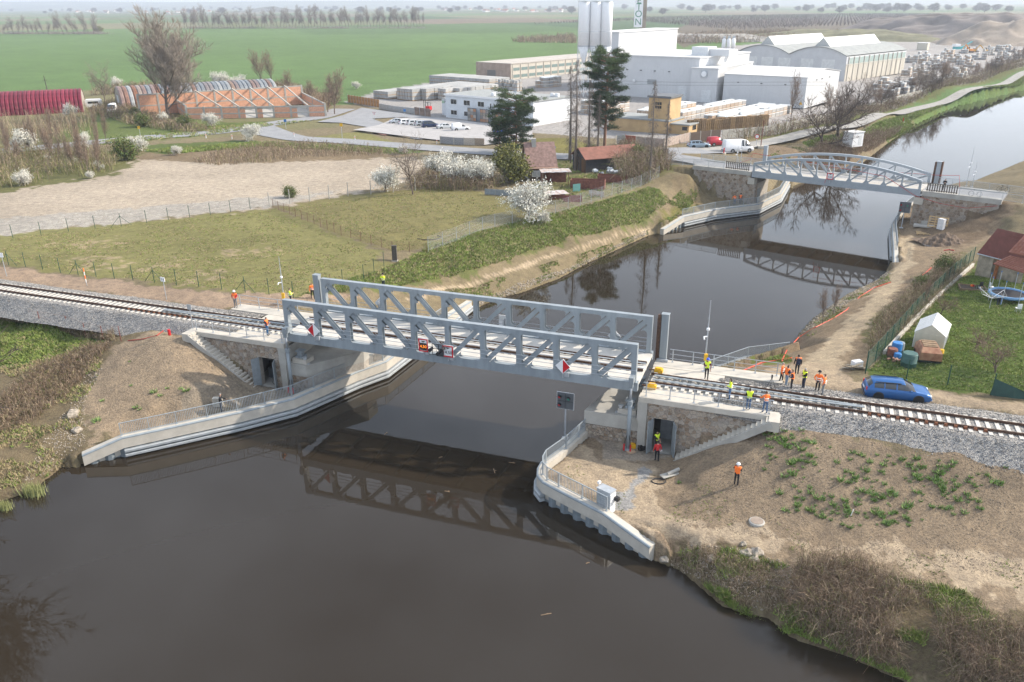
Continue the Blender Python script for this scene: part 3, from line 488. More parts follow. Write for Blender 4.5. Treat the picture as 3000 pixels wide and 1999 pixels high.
def board(px, py, t, w, h, label, cat, mats, diamond=False, name='sign_board', halves=None, rim=None):
    s, z = onplane(px, py, t); o = FR(name, label, cat, s, t, z)
    pl = [(0, -h/2), (w/2, 0), (0, h/2), (-w/2, 0)] if diamond else [(-w/2, -h/2), (w/2, -h/2), (w/2, h/2), (-w/2, h/2)]
    def plate(nm, q, y0, y1, m):
        n = len(q); return B().add([(x, y0, zz) for x, zz in q]+[(x, y1, zz) for x, zz in q], [tuple(range(n)), tuple(range(n, 2*n))[::-1]]+[(i, n+i, n+(i+1) % n, (i+1) % n) for i in range(n)]).obj(nm, m, o)
    plate('backing', pl, 0, .05, WHITE)
    if halves:
        k = .92; plate('face', [(0, -h/2*k), (0, h/2*k), (-w/2*k, 0)][::-1], -.006, 0, halves[0]); plate('face', [(0, -h/2*k), (w/2*k, 0), (0, h/2*k)], -.006, 0, halves[1])
    if rim:
        r = .13*w
        for q in ([(-w/2, -h/2), (w/2, -h/2), (w/2, -h/2+r), (-w/2, -h/2+r)], [(-w/2, h/2-r), (w/2, h/2-r), (w/2, h/2), (-w/2, h/2)], [(-w/2, -h/2+r), (-w/2+r, -h/2+r), (-w/2+r, h/2-r), (-w/2, h/2-r)], [(w/2-r, -h/2+r), (w/2, -h/2+r), (w/2, h/2-r), (w/2-r, h/2-r)]): plate('rim', q, -.008, 0, rim)
    B().bx((-.05, .05, -h/2-.35), (.05, .13, h/2*.3)).bx((.1, .03, -h/2-.25), (.45, .25, -h/2+.1)).obj('bracket', GALV, o)
    return o, plate
CRIM = mat('sign_red', (.55, .01, .02), .4)
board(918, 969, -.42, 1.18, 1.22, 'diamond board, red left half and white right half, hung on the railway truss', 'sign', None, True, halves=(CRIM, WHITE))
board(1649, 1074, -.42, 1.18, 1.22, 'diamond board, white left half and red right half, hung on the railway truss', 'sign', None, True, halves=(WHITE, CRIM))
def text(o, body, size, x, y, z, m, name='lettering', rz=0., ext=.004, sx=1.):
    cu = bpy.data.curves.new(name, 'FONT'); cu.body = body; cu.size = size; cu.align_x = 'CENTER'; cu.align_y = 'CENTER'; cu.extrude = ext
    tm = bpy.data.objects.new('tmp', cu); COL.objects.link(tm); dg = bpy.context.evaluated_depsgraph_get(); me = bpy.data.meshes.new_from_object(tm.evaluated_get(dg)); bpy.data.objects.remove(tm)
    me.materials.clear(); me.materials.append(m); q = put(name, me, o); q.location = (x, y, z); q.rotation_euler = (rad(90), 0, rz); q.scale = (sx, 1, 1); return q
o, pl = board(1240, 1012, -.45, .84, 1.12, 'tall red rimmed board with orange digits 4,50 on the railway truss', 'sign', None, rim=CRIM)
pl('notch', [(-.2, .36), (.2, .36), (0, .24)][::-1], -.012, -.002, DARK); pl('screen', [(-.3, -.42), (.3, -.42), (.3, .2), (-.3, .2)], -.012, -.002, DARK)
em = bpy.data.materials.new('orange_digits'); em.use_nodes = True; e_ = em.node_tree.nodes['Principled BSDF']; e_.inputs['Base Color'].default_value = (.9, .25, .02, 1); e_.inputs['Emission Color'].default_value = (1, .28, .02, 1); e_.inputs['Emission Strength'].default_value = 1.
text(o, '4,50', .34, 0, -.02, -.11, em, 'digits')
o, pl = board(1312, 1030, -.45, .92, 1.0, 'red rimmed clearance board reading 4,50 on the railway truss', 'sign', None, rim=CRIM)
pl('notch', [(-.22, .34), (.22, .34), (0, .2)][::-1], -.012, -.002, DARK); text(o, '4,50', .36, .06, -.02, -.1, DARK, 'digits')
s, z = onplane(1285, 1025, -.6); lc = FR('signal_lamp_bracket', 'black bracket with lamps and camera between two red rimmed boards', 'signal', s, -.6, z)
b = B()
for x in (-.55, 0., .42): b.bar((x, 0, -.45), (x, 0, .45), .04, .04)
for zz in (-.45, .05, .45): b.bar((-.55, 0, zz), (.42, 0, zz), .04, .04)
b.obj('frame', DARK, lc)
for x, zz in ((-.62, 0.), (.05, -.25), (.42, .15)): B().tube([(x, .1, zz), (x, -.35, zz)], [.13, .15], 10).obj('lamp_hood', DARK, lc)
B().bx((-.1, .12, -.65), (.35, .4, -.2)).obj('junction_box', mat('dark_grey_box', (.1, .11, .12), .5), lc); B().tube([(.42, 0, .4), (.6, -.1, .85)], .025, 6).obj('camera_arm', GALV, lc)
for px, py, w, dia, lb in ((1478, 940, 1.0, False, 'back of a white board hung on the truss facing the arched bridge over the canal'), (1800, 985, 1.1, True, 'back of a white diamond board on the truss beside the toothed rack tower'), (1113, 888, 1.0, True, 'back of a white diamond board on the truss above the dirt bank')):
    s, z = onplane(px, py, WB+.5); o = FR('sign_board', lb, 'sign', s, WB+.45, z)
    q = [(0, -w/2), (w/2, 0), (0, w/2), (-w/2, 0)] if dia else [(-w/2, -.5), (w/2, -.5), (w/2, .5), (-w/2, .5)]
    B().add([(x, 0, zz) for x, zz in q]+[(x, .05, zz) for x, zz in q], [(0, 1, 2, 3), (7, 6, 5, 4)]+[(i, 4+i, 4+(i+1) % 4, (i+1) % 4) for i in range(4)]).obj('panel', WHITE, o); B().bx((-.05, -.25, -.6), (.05, 0, .2)).obj('bracket', GALV, o)
for s, t, lb in ((.05, -.62, 'grey hydraulic lifting column beside the purple bicycle'), (29.85, -.72, 'grey hydraulic lifting column beside the tools at the open door')):
    o = FR('hydraulic_column', lb, 'column', s, t, 1.15); sg = 1 if s < 5 else -1
    B().tube([(0, 0, 0), (0, 0, 3.9)], .15, 14).obj('cylinder', STEEL, o, True); B().tube([(0, 0, 3.85), (0, 0, 4.15)], .2, 14).obj('collar', STEEL, o); B().tube([(0, 0, 4.15), (0, 0, 5.6)], .09, 12).obj('piston_rod', GALV, o, True)
    B().bx((-.18, -.18, 5.55), (.18, .62, 6.05)).bx((-.14, -.14, 5.2), (.14, .14, 5.56)).obj('bracket_head', STEEL, o); B().cyl((0, 0), .28, 0, .12, 12).obj('foot', STEEL, o)
    for k in (-.25, .25): B().tube([(k, -.25, 0), (k, -.22, .55)], .06, 8).obj('hose_valve', RED, o); B().tube([(k, -.2, .5), (k*.3, -.1, 1.3)], .025, 5).obj('hose', DARK, o)
for px, ptop, s, t, lb in ((940, 805, -.75, WB+.1, 'plain grey box guide tower of the railway bridge by the field'), (1950, 920, 30.9, WB+1.0, 'grey guide tower with dark toothed rack of the railway bridge by the yellow boxes')):
    x, y = W(s, t); zt = HZ(px, ptop, y); o = FR('guide_tower', lb, 'tower', s, t, 4.6)
    B().bx((-.28, -.25, 0), (.28, .25, zt-4.6)).bx((-.33, -.3, 0), (.33, .3, .1)).obj('column', STEEL, o)
    B().bx((-.32, -.28, zt-4.6), (.32, .28, zt-4.57)).obj('cap_plate', STEEL, o)
    if px > 1500:
        b = B().bx((-.58, -.2, .4), (-.34, .12, zt-4.7))
        for j in range(int((zt-5.2)/.16)): b.bx((-.62, -.21, .45+j*.16), (-.50, .13, .53+j*.16))
        b.obj('toothed_rack', RUST, o); B().bx((-.45, -.45, .3), (.45, -.26, 1.1)).obj('drive_box', GALV, o)
    else: B().tube([(.0, -.32, 1.), (.9, -.32, 1.)], .05, 8).obj('locking_arm', GALV, o)
# tracks on land
SLM = mat('concrete_sleeper', (.50, .48, .44), .9, 0, .12, 5)
def track(sa, sb, lb, guard):
    o = FR('railway_track', lb, 'track', (sa+sb)/2, OFF, ZR-.17); m = (sa+sb)/2; h = (sb-sa)/2
    for y in (-.75, .75): B().bx((-h, y-.035, .12), (h, y+.035, .17)).bx((-h, y-.012, .03), (h, y+.012, .12)).bx((-h, y-.07, 0), (h, y+.07, .03)).obj('rail', RUST, o)
    n = int((sb-sa)/.605); me = B().bx((-.13, -1.3, -.2), (.13, 1.3, -.002)).mesh('sleeper', SLM)
    for i in range(n): q = put('sleeper', me, o); q.location = (-h+.3+i*.605, random.uniform(-.02, .02), random.uniform(-.006, 0))
    g0, g1 = guard; b = B(); mm = mat('grey_guard_plate', (.22, .25, .27), .55, .2, .1, 3)
    for y in (-1, 1):
        q = [(g0-m, .36), (g1-m, .05)]; B().bar((g0-m, y*.40, .15), (g0+(g1-g0)*.45-m, y*.40, .15), .26, .04).bar((g0+(g1-g0)*.45-m, y*.40, .15), (g1-m, y*.06, .14), .20, .04).obj('guard_rail', mm, o)
    b = B()
    for i in range(n):
        x = -h+.3+i*.605
        for y in (-.75, .75):
            for d in (-.11, .11): b.box((x, y+d, .02), (.1, .06, .05))
    b.obj('rail_clips', mat('brown_fastening_steel', (.13, .08, .05)), o, kind='stuff')
    an = B().bx((-.1, -.06, -.12), (.1, .06, .09)).bx((-.14, -.1, -.14), (.14, -.02, -.06)).mesh('rail_anchor', mat('orange_rust', (.22, .085, .04), .8, 0, .3, 9))
    for i in range(13): q = put('rail_anchor', an, o); q.location = ((-12.5-m if sa < 0 else 46.-m)+(-1 if sa < 0 else 1)*i*.605+.3, -.84, .03)
    return o
track(-56, -.6, 'straight railway track beside the paddock running up to the lift bridge', (-.9, -16))
track(LB+.7, 66, 'straight railway track running past the blue car', (LB+1., 46))
BAL = bpy.data.materials.new('grey_ballast'); BAL.use_nodes = True; t = BAL.node_tree; p = t.nodes['Principled BSDF']; p.inputs['Roughness'].default_value = .95; p.inputs['Specular IOR Level'].default_value = .2
geo = N_(t, 'ShaderNodeNewGeometry'); vo = N_(t, 'ShaderNodeTexVoronoi'); vo.inputs['Scale'].default_value = 14; t.links.new(geo.outputs['Position'], vo.inputs['Vector'])
sp = N_(t, 'ShaderNodeSeparateColor'); t.links.new(vo.outputs['Color'], sp.inputs[0]); r = N_(t, 'ShaderNodeValToRGB'); e = r.color_ramp.elements
e[0].color = (.12, .12, .125, 1); e[1].color = (.46, .44, .40, 1); x = e.new(.35); x.color = (.235, .235, .235, 1); x = e.new(.7); x.color = (.32, .295, .265, 1); t.links.new(sp.outputs[0], r.inputs[0]); t.links.new(r.outputs[0], p.inputs['Base Color'])
bp = N_(t, 'ShaderNodeBump'); bp.inputs['Strength'].default_value = 1.; bp.inputs['Distance'].default_value = .06; t.links.new(vo.outputs['Distance'], bp.inputs['Height']); bp.invert = True; t.links.new(bp.outputs[0], p.inputs['Normal'])
OCT = np.array([(1, 0, 0), (0, 1, 0), (-1, 0, 0), (0, -1, 0), (0, 0, 1), (0, 0, -1)], float); OCF = np.array([(0, 1, 4), (1, 2, 4), (2, 3, 4), (3, 0, 4), (1, 0, 5), (2, 1, 5), (3, 2, 5), (0, 3, 5)])
def stones_at(p, r, rng):                     # p (n,3): joined small angular stones
    n = len(p); v = OCT[None]*(rng.uniform(.6, 1.25, (n, 6, 1)))*(r*rng.uniform(.6, 1.3, n))[:, None, None]; a = rng.uniform(0, 6.28, n); c, s = np.cos(a)[:, None], np.sin(a)[:, None]
    tl = rng.uniform(-.6, .6, (n, 1)); x, y, z = v[..., 0], v[..., 1], v[..., 2]*.8; z = z+x*tl; v = np.stack([x*c-y*s, x*s+y*c, z], -1)+p[:, None, :]
    return v.reshape(-1, 3), (OCF[None]+np.arange(n)[:, None, None]*6).reshape(-1, 3)
def ballast(sa, sb, near, far, lb):
    prof_t = np.array([near[0]-.5, near[0], .35*near[0]+.65*(OFF-1.75), OFF-1.75, OFF-1.3, OFF-.4, OFF+.4, OFF+1.3, OFF+1.75, .35*far[0]+.65*(OFF+1.75), far[0], far[0]+.5])
    tp = 5.585; prof_z = np.array([near[1]-.35, near[1], .35*near[1]+.65*tp, tp, tp-.03, tp-.03, tp-.03, tp-.03, tp, .35*far[1]+.65*tp, far[1], far[1]-.35])
    tt = np.interp(np.linspace(0, 11, 45), np.arange(12), prof_t); zz = np.interp(np.linspace(0, 11, 45), np.arange(12), prof_z); ss = np.arange(sa, sb, .22)
    S_, T_ = np.meshgrid(ss, tt, indexing='ij'); X = A0[0]+UX*S_-UY*T_; Y = A0[1]+UY*S_+UX*T_; wob = np.abs(T_-OFF) > 1.6
    T2 = T_+wob*(fbm(X/3, Y/3, 3)-.5)*.5; X = A0[0]+UX*S_-UY*T2; Y = A0[1]+UY*S_+UX*T2; Z = np.tile(zz, (len(ss), 1))+(fbm(X/.35, Y/.35, 8, 2)-.5)*.09
    q = np.arange(X.size).reshape(X.shape); f = np.stack([q[:-1, :-1], q[1:, :-1], q[1:, 1:], q[:-1, 1:]], -1).reshape(-1, 4); v = np.stack([X, Y, Z], -1).reshape(-1, 3)
    k = RNG.integers(0, len(v), 9000); pp = v[k]+np.c_[RNG.uniform(-.12, .12, (9000, 2)), np.full(9000, .005)]; dt = np.abs(-(pp[:, 0]-A0[0])*UY+(pp[:, 1]-A0[1])*UX-OFF); pp = pp[(dt > 1.32) | (RNG.random(9000) < .35)]
    sv, sf = stones_at(pp, .055, RNG); v2 = np.vstack([v, sv]); tri = np.vstack([np.c_[f[:, 0], f[:, 1], f[:, 2]], np.c_[f[:, 0], f[:, 2], f[:, 3]], sf+len(v)])
    return put('ballast_bed', fastmesh('ballast_bed', v2, tri, BAL), kind='stuff', label=lb, cat='ballast')
ballast(-58, -9.9, (-.2, 4.45), (6.5, 4.9), 'grey crushed stone ballast under the track beside the paddock')
ballast(LB+10.2, 68, (-.3, 4.65), (6.4, 5.1), 'grey crushed stone ballast under the track beside the blue car')
b_ = ballast(-10.1, -6.2, (.25, 5.3), (5.6, 5.3), 'grey ballast between the walls of the abutment by the mound'); b_ = ballast(LB+6., LB+10.4, (.25, 5.3), (5.6, 5.3), 'grey ballast between the walls of the abutment by the weedy slope')
# abutments
STONE = matrnd('rubble_stone', [(.19, .14, .10), (.32, .26, .20), (.39, .34, .28), (.25, .18, .125), (.36, .31, .26), (.29, .26, .23), (.22, .165, .12), (.41, .36, .30)], .9, .22, 9., .2, .3, 30)
MORT = mat('mortar', (.34, .31, .27), .95, 0, .15, 4)
def clip(poly, a, b, c):            # keep a*x+b*z<=c
    r = []; n = len(poly)
    for i in range(n):
        p, q = poly[i], poly[(i+1) % n]; dp = a*p[0]+b*p[1]-c; dq = a*q[0]+b*q[1]-c
        if dp <= 0: r.append(p)
        if dp*dq < 0: k = dp/(dp-dq); r.append((p[0]+(q[0]-p[0])*k, p[1]+(q[1]-p[1])*k))
    return r
def stonework(par, region, y, size, seed, out=-1, axis='x', x0=0., joined=False, depth=.05, gap=.022):   # convex region in (s,z) on the plane y
    rg = random.Random(seed); xs = [p[0] for p in region]; zs = [p[1] for p in region]; S = []
    j = 0; z = min(zs)-size
    while z < max(zs)+size:
        x = min(xs)-size+(j % 2)*size/2
        while x < max(xs)+size: S.append((x+rg.uniform(-.38, .38)*size, z+rg.uniform(-.36, .36)*size*.8)); x += size*rg.uniform(.8, 1.25)
        z += size*.82; j += 1
    n = len(region); area = sum(region[i][0]*region[(i+1) % n][1]-region[(i+1) % n][0]*region[i][1] for i in range(n)); rgn = region if area > 0 else region[::-1]; tot = B()
    for c in S:
        poly = [(c[0]-2*size, c[1]-2*size), (c[0]+2*size, c[1]-2*size), (c[0]+2*size, c[1]+2*size), (c[0]-2*size, c[1]+2*size)]
        for d in S:
            if d is c: continue
            dx, dz = d[0]-c[0], d[1]-c[1]; L = math.hypot(dx, dz)
            if L > 3*size or L < 1e-6: continue
            poly = clip(poly, dx/L, dz/L, (dx*(c[0]+d[0])/2+dz*(c[1]+d[1])/2)/L-gap)
            if len(poly) < 3: break
        for i in range(n):
            if len(poly) < 3: break
            p, q = rgn[i], rgn[(i+1) % n]; ex, ez = q[0]-p[0], q[1]-p[1]; L = math.hypot(ex, ez); poly = clip(poly, ez/L, -ex/L, (ez*p[0]-ex*p[1])/L-gap*.6)
        if len(poly) < 3: continue
        cx = sum(p[0] for p in poly)/len(poly); cz = sum(p[1] for p in poly)/len(poly)
        if max(math.hypot(p[0]-cx, p[1]-cz) for p in poly) < size*.22: continue
        k = len(poly); dd = depth*rg.uniform(.6, 1.3)*out
        mk = (lambda a, q: (a[0], y+q, a[1])) if axis == 'x' else (lambda a, q: (y+q, a[0], a[1]))
        rim = [(cx+(p[0]-cx)*.86, cz+(p[1]-cz)*.86) for p in poly]; vs = [mk(p, 0) for p in poly]+[mk(p, dd*.7) for p in [(cx+(p[0]-cx)*.985, cz+(p[1]-cz)*.985) for p in poly]]+[mk(p, dd) for p in rim]
        fs = [(i, (i+1) % k, k+(i+1) % k, k+i) for i in range(k)]+[(k+i, k+(i+1) % k, 2*k+(i+1) % k, 2*k+i) for i in range(k)]+[tuple(range(2*k, 3*k))]
        if out > 0 or axis != 'x': fs = [f[::-1] for f in fs] if (out > 0) != (axis != 'x') else fs
        if joined: tot.add(vs, fs)
        else: B().add(vs, fs).obj('stone', STONE, par)
    if joined: tot.obj('stonework', STONE, par, kind='stuff')
def railing3(name, label, s0, s1, t, z, posts, group=None):        # tubular railing, three rails
    o = FR(name, label, 'railing', s0, t, z, group); L = s1-s0; n = max(2, posts)
    me = B().bx((-.035, -.02, 0), (.035, .02, 1.1)).bx((-.09, -.09, 0), (.09, .09, .02)).mesh('post', GALV)
    for i in range(n): q = put('post', me, o); q.location = (.25+(L-.5)*i/(n-1), 0, 0)
    for h in (.3, .68, 1.1): B().tube([(0, 0, h), (L, 0, h)], .024 if h > 1 else .018, 6).obj('rail', GALV, o)
    return o
def abutment(side, lb):
    d = 1 if side == 'R' else -1; s0 = LB+.55 if d > 0 else -.55; o = FR('bridge_abutment', lb, 'abutment', s0, 0, 0)
    X = lambda a: a*d
    def bx(nm, a, b, m, **k): return B().bx((X(a[0]), a[1], a[2]), (X(b[0]), b[1], b[2])).obj(nm, m, o, **k)
    L = 9.6; D0, D1 = (1.15, 2.62) if d > 0 else (1.2, 2.85)       # door opening
    zt = ZP-.42
    bx('wall_core', (.62, -.18, .6), (D0, .3, zt), MORT); bx('wall_core', (D1, -.18, .6), (L, .3, zt), MORT); bx('wall_core', (D0, -.18, 3.86), (D1, .3, zt), MORT)
    bx('room_back', (.7, 3.2, .6), (4.5, 3.3, 4.4), mat('dark_room_wall', (.10, .10, .10), .9)); bx('room_side', (.62, .3, .6), (.7, 3.2, 4.4), MAT['dark_room_wall']); bx('room_side', (4.4, .3, .6), (4.5, 3.2, 4.4), MAT['dark_room_wall']); bx('room_floor', (.7, -.18, .9), (4.4, 3.2, 1.08), CONC2)
    bx('cabinet', (1.4, 1.9, 1.1), (2.3, 2.6, 2.9), mat('grey_cabinet', (.25, .27, .29), .5)); bx('machine', (2.6, 1.4, 1.1), (3.3, 2.2, 2.0), mat('dark_machine', (.07, .08, .09), .5))
    bx('far_wall', (.62, WB-.3, .6), (L, WB+.18, zt), CONC2); bx('back_fill_wall', (.62, .3, 4.4), (6.2, WB-.3, zt), CONC2)
    bx('coping', (-.05, -.32, zt), (L+.3, .45, ZP), CONC); bx('coping', (-.05, WB-.45, zt), (L+.3, WB+1.1, ZP), CONC)
    bx('platform', (.0, .46, ZP-.3), (6., OFF-1.0, ZP-.02), CONC); bx('platform', (.0, OFF+1.0, ZP-.3), (5.6, WB-.46, ZP-.02), CONC); bx('track_slab', (0., OFF-.98, ZP-.45), (6., OFF+.98, ZP-.11), CONC2)
    bx('pier', (-.1, -.30, 3.5), (.64, WB+.3, zt), CONC2); bx('pier', (.0, -.29, .6), (.62, .6, 3.5), CONC2)
    pl = [(.03, -.05), (-4.2, -.05), (-2.75, WB+.4), (.03, WB+.4)] if d > 0 else [(.03, .1), (-1.75, .1), (-4.9, 4.6), (-4.9, WB+.4), (.03, WB+.4)]
    pl = [(X(a), b) for a, b in pl]; pl = pl if d < 0 else pl[::-1]
    ar = sum(pl[i][0]*pl[(i+1) % len(pl)][1]-pl[(i+1) % len(pl)][0]*pl[i][1] for i in range(len(pl))); pl = pl if ar > 0 else pl[::-1]
    B().prism(pl, 2.45, 3.55).obj('bearing_shelf', CONC2, o)
    cxm = sum(a for a, b in pl)/len(pl); cym = sum(b for a, b in pl)/len(pl); B().prism([(cxm+(a-cxm)*.985, cym+(b-cym)*.97) for a, b in pl], .4, 2.45).obj('shelf_base', MORT, o)
    for t0 in (.9, WB-.9):
        B().bx((X(-1.7), t0-.6, 3.55), (X(-.3), t0+.6, 3.95)).obj('bearing_plinth', CONC, o); B().bx((X(-1.2), t0-.35, 3.95), (X(-.5), t0+.35, 4.12)).bx((X(-1.05), t0-.25, 4.12), (X(-.62), t0+.25, 4.5)).bx((X(-1.2), t0-.32, 4.5), (X(-.5), t0+.32, 4.6)).obj('bearing', STEEL, o)
    B().bx((X(-1.9), .35, 3.55), (X(-1.1), .62, 3.6)).bx((X(-1.62), .4, 3.6), (X(-1.38), .58, 4.15)).bx((X(-1.7), .36, 4.15), (X(-1.3), .62, 4.2)).obj('stop_post', GALV, o)
    def reg(l): return [(X(a), b) for a, b in l]
    slope = lambda a: 1.1+(a-3.05)*(ZP-1.1)/(L-3.05)
    stonework(o, reg([(.66, .9), (D0, .9), (D0, 3.86), (.66, 3.86)]), -.18, .36, 1)
    stonework(o, reg([(.66, 3.9), (D1, 3.9), (D1, zt), (.66, zt)]), -.18, .36, 2)
    stonework(o, reg([(D1+.03, .9), (3.1, .9), (L-.9, slope(L-.9)-.35), (L-.3, zt), (D1+.03, zt)]), -.18, .37, 3)
    stonework(o, reg([(.0, .9), (-4.1, .9), (-4.1, 2.42), (.0, 2.42)] if d > 0 else [(.0, .9), (-1.75, .9), (-1.75, 2.42), (.0, 2.42)]), -.02 if d > 0 else .14, .33, 4)
    dm = mat('grey_door', (.23, .26, .28), .45); 
    for xh, an, w in ((D0, (112 if d > 0 else 68), .75), (D1, (64 if d > 0 else 116), .75)):
        q = put('door_leaf', B().bx((0, -.03, 0), (w*1., .03, 2.7)).bx((w*.85, -.06, 1.2), (w*.92, .06, 1.35)).mesh('door_leaf', dm), o); q.location = (X(xh), -.2, 1.12); a = rad(an); q.rotation_euler.z = math.atan2(-abs(math.sin(a)), (math.cos(a) if xh == D0 else math.cos(a))*1.)
    n = 20; sx = (L-.2-3.05)/n; me = None
    for i in range(n):
        a0 = 3.05+i*sx; zz = 1.1+(i+1)*(ZP-.05-1.1)/n
        B().bx((X(a0), -1.15, zz-.55), (X(a0+sx*1.25), -.24, zz)).obj('step', CONC, o)
    B().bar((X(3.0), -1.2, .85), (X(L-.1), -1.2, ZP-.2), .12, .5).obj('stair_kerb', CONC2, o)
    B().bx((X(L-.35), -1.2, ZP-.75), (X(L+.4), .2, ZP+.02)).obj('end_block', CONC, o)
    return o
abutment('L', 'stone faced bridge abutment with open doorway and stairs beside the bare soil mound')
abutment('R', 'stone faced bridge abutment with open double door and tools at its foot')
railing3('guard_railing', 'grey tube railing above the stairs beside the soil mound', -10.1, -.6, -.02, ZP, 6)
railing3('guard_railing', 'grey tube railing on the platform beside the man in a white helmet', -10.4, -1.2, WB+.7, ZP, 5)
railing3('guard_railing', 'grey tube railing above the open double door', LB+.75, LB+10., -.02, ZP, 6)
railing3('guard_railing', 'grey tube railing ending beside the group in orange vests', LB+1.6, LB+10.2, WB+.8, ZP, 6)
# quay walls
def miter(line, off):                # shift a polyline sideways (left of its direction positive)
    l = np.asarray(line, float); r = []
    for i in range(len(l)):
        a = l[i]-l[i-1] if i else l[1]-l[0]; b = l[i+1]-l[i] if i < len(l)-1 else l[-1]-l[-2]
        a = a/np.hypot(*a); b = b/np.hypot(*b); n = np.array([-a[1]-b[1], a[0]+b[0]]); n /= np.hypot(*n); k = max(.5, n @ np.array([-a[1], a[0]])); r.append(l[i]+n*off/k)
    return np.array(r)
def resample(line, zs, step):
    l = np.asarray(line); d = np.concatenate([[0], np.cumsum(np.hypot(*np.diff(l, axis=0).T))]); n = max(2, int(round(d[-1]/step))+1); u = np.linspace(0, d[-1], n)
    return np.stack([np.interp(u, d, l[:, 0]), np.interp(u, d, l[:, 1]), np.interp(u, d, zs)], 1)
RG = mat('railing_grey', (.33, .37, .40), .45, .2, .06, 3)
def sweep(b, line, prof, zs):        # closed profile [(offset inward, dz)] along the line
    rows = [miter(line, a) for a, _ in prof]; k = len(prof); n = len(line); vs = [(rows[j][i][0], rows[j][i][1], zs[i]+prof[j][1]) for i in range(n) for j in range(k)]
    fs = [(i*k+j, i*k+(j+1) % k, (i+1)*k+(j+1) % k, (i+1)*k+j) for i in range(n-1) for j in range(k)]
    return b.add(vs, fs+[tuple(range(k))[::-1], tuple((n-1)*k+j for j in range(k))])
def railing(par_name, label, line3, sg, z_off=0., post_gap=2.45, group=None, h=1.05):
    o = thing(par_name, label, 'railing', tuple(line3[0]), group=group); base = np.array(line3[0]); seg = [np.array(p)-base for p in line3]
    pm = B().bx((-.035, -.035, 0), (.035, .035, h+.02)).bx((-.09, -.09, 0), (.09, .09, .02)).mesh('post', RG)
    for a, c in zip(seg[:-1], seg[1:]):
        L = math.hypot(c[0]-a[0], c[1]-a[1]); n = max(1, round(L/post_gap)); an = math.atan2(c[1]-a[1], c[0]-a[0])
        for i in range(n):
            p = a+(c-a)*i/n; q = a+(c-a)*(i+1)/n; e = put('post', pm, o); e.location = p; e.rotation_euler.z = an
            b = B(); m = max(2, int(L/n/.125))
            for k in range(1, m): r = p+(q-p)*k/m; b.bar((r[0], r[1], r[2]+.1), (r[0], r[1], r[2]+h-.02), .018, .03, (math.cos(an), math.sin(an), 0))
            b.bar(p+[0, 0, .1], q+[0, 0, .1], .03, .04); b.obj('baluster_panel', RG, o, kind='stuff')
            B().bar(p+[0, 0, h], q+[0, 0, h], .06, .045).obj('handrail', RG, o)
    e = put('post', pm, o); e.location = seg[-1]; return o
def quay(name, label, q, sg, lo, hi, rail=None, rlabel=None, piles=(), fend=(0, 99)):
    L = pts(q); zs = [a[2] for a in q]; o = thing(name, label, 'quay wall', (*L[0], 0)); bx, by = L[0]; l = [(x-bx, y-by) for x, y in L]
    sweep(B(), l, [(a*sg, z) for a, z in ((0, -.92), (0, -.06), (.06, 0), (.62, 0), (.62, -1.5), (.3, -1.5), (.3, -.92))], zs).obj('coping_beam', CONC, o)
    sweep(B(), l, [(a*sg, z) for a, z in ((-.012, -.13), (-.012, -.045), (.05, .012), (.14, .012), (.14, -.02), (.02, -.13))], zs).obj('edge_strip', STEEL, o)
    zz = resample(l, [z-.92 for z in zs], .28); off = [0 if (i//2) % 2 else .26 for i in range(len(zz))]; nl = miter(zz[:, :2], 1.); b = B(); P_ = [(zz[i, 0]+(nl[i, 0]-zz[i, 0])*sg*(.10+off[i]), zz[i, 1]+(nl[i, 1]-zz[i, 1])*sg*(.10+off[i])) for i in range(len(zz))]
    vs = [(x, y, -1.6) for x, y in P_]+[(x, y, zz[i, 2]+.02) for i, (x, y) in enumerate(P_)]; n = len(P_); b.add(vs, [(i, i+1, n+i+1, n+i) for i in range(n-1)]); b.obj('sheet_piling', mat('pile_steel', (.20, .235, .26), .5, .2, .15, 2), o)
    i0, i1 = fend; fl = l[i0:i1]; fz = [0]*len(fl)
    for z0 in (.60, .24): sweep(B(), fl, [(a*sg, z) for a, z in ((-.16, z0-.12), (-.2, z0-.08), (-.2, z0+.08), (-.14, z0+.12), (.2, z0+.12), (.2, z0-.12))], fz).obj('fender_beam', mat('fender_steel', (.36, .39, .41), .5, .2, .1, 2), o)
    if rail:
        r = miter(L, .42*sg)[rail[0]:rail[1]]; railing('quay_railing', rlabel, [(r[i][0], r[i][1], zs[rail[0]+i]) for i in range(len(r))], sg)
    return o
quay('quay_wall', 'pale concrete quay wall with grey fenders below the soil mound', QL, 1, 0, 0, (1, 8), 'grey baluster railing on the long quay where a man leans', fend=(1, 9))
quay('quay_wall', 'pale concrete quay wall with curved corner beside the cabinet', QR, -1, 0, 0, (1, 12), 'grey baluster railing round the curved corner of the quay with the cabinet', fend=(3, 10))
quay('quay_wall', 'pale concrete quay wall under the arched bridge beside two workers', QL2, 1, 0, 0, (1, 6), 'grey baluster railing on the quay beside two workers in orange', fend=(1, 6))
quay('quay_wall', 'pale concrete quay wall by the path under the road bridge and light signal', QR2, -1, 0, 0, (1, 5), 'grey baluster railing on the quay of the road bridge beside the dirt path', fend=(1, 5))
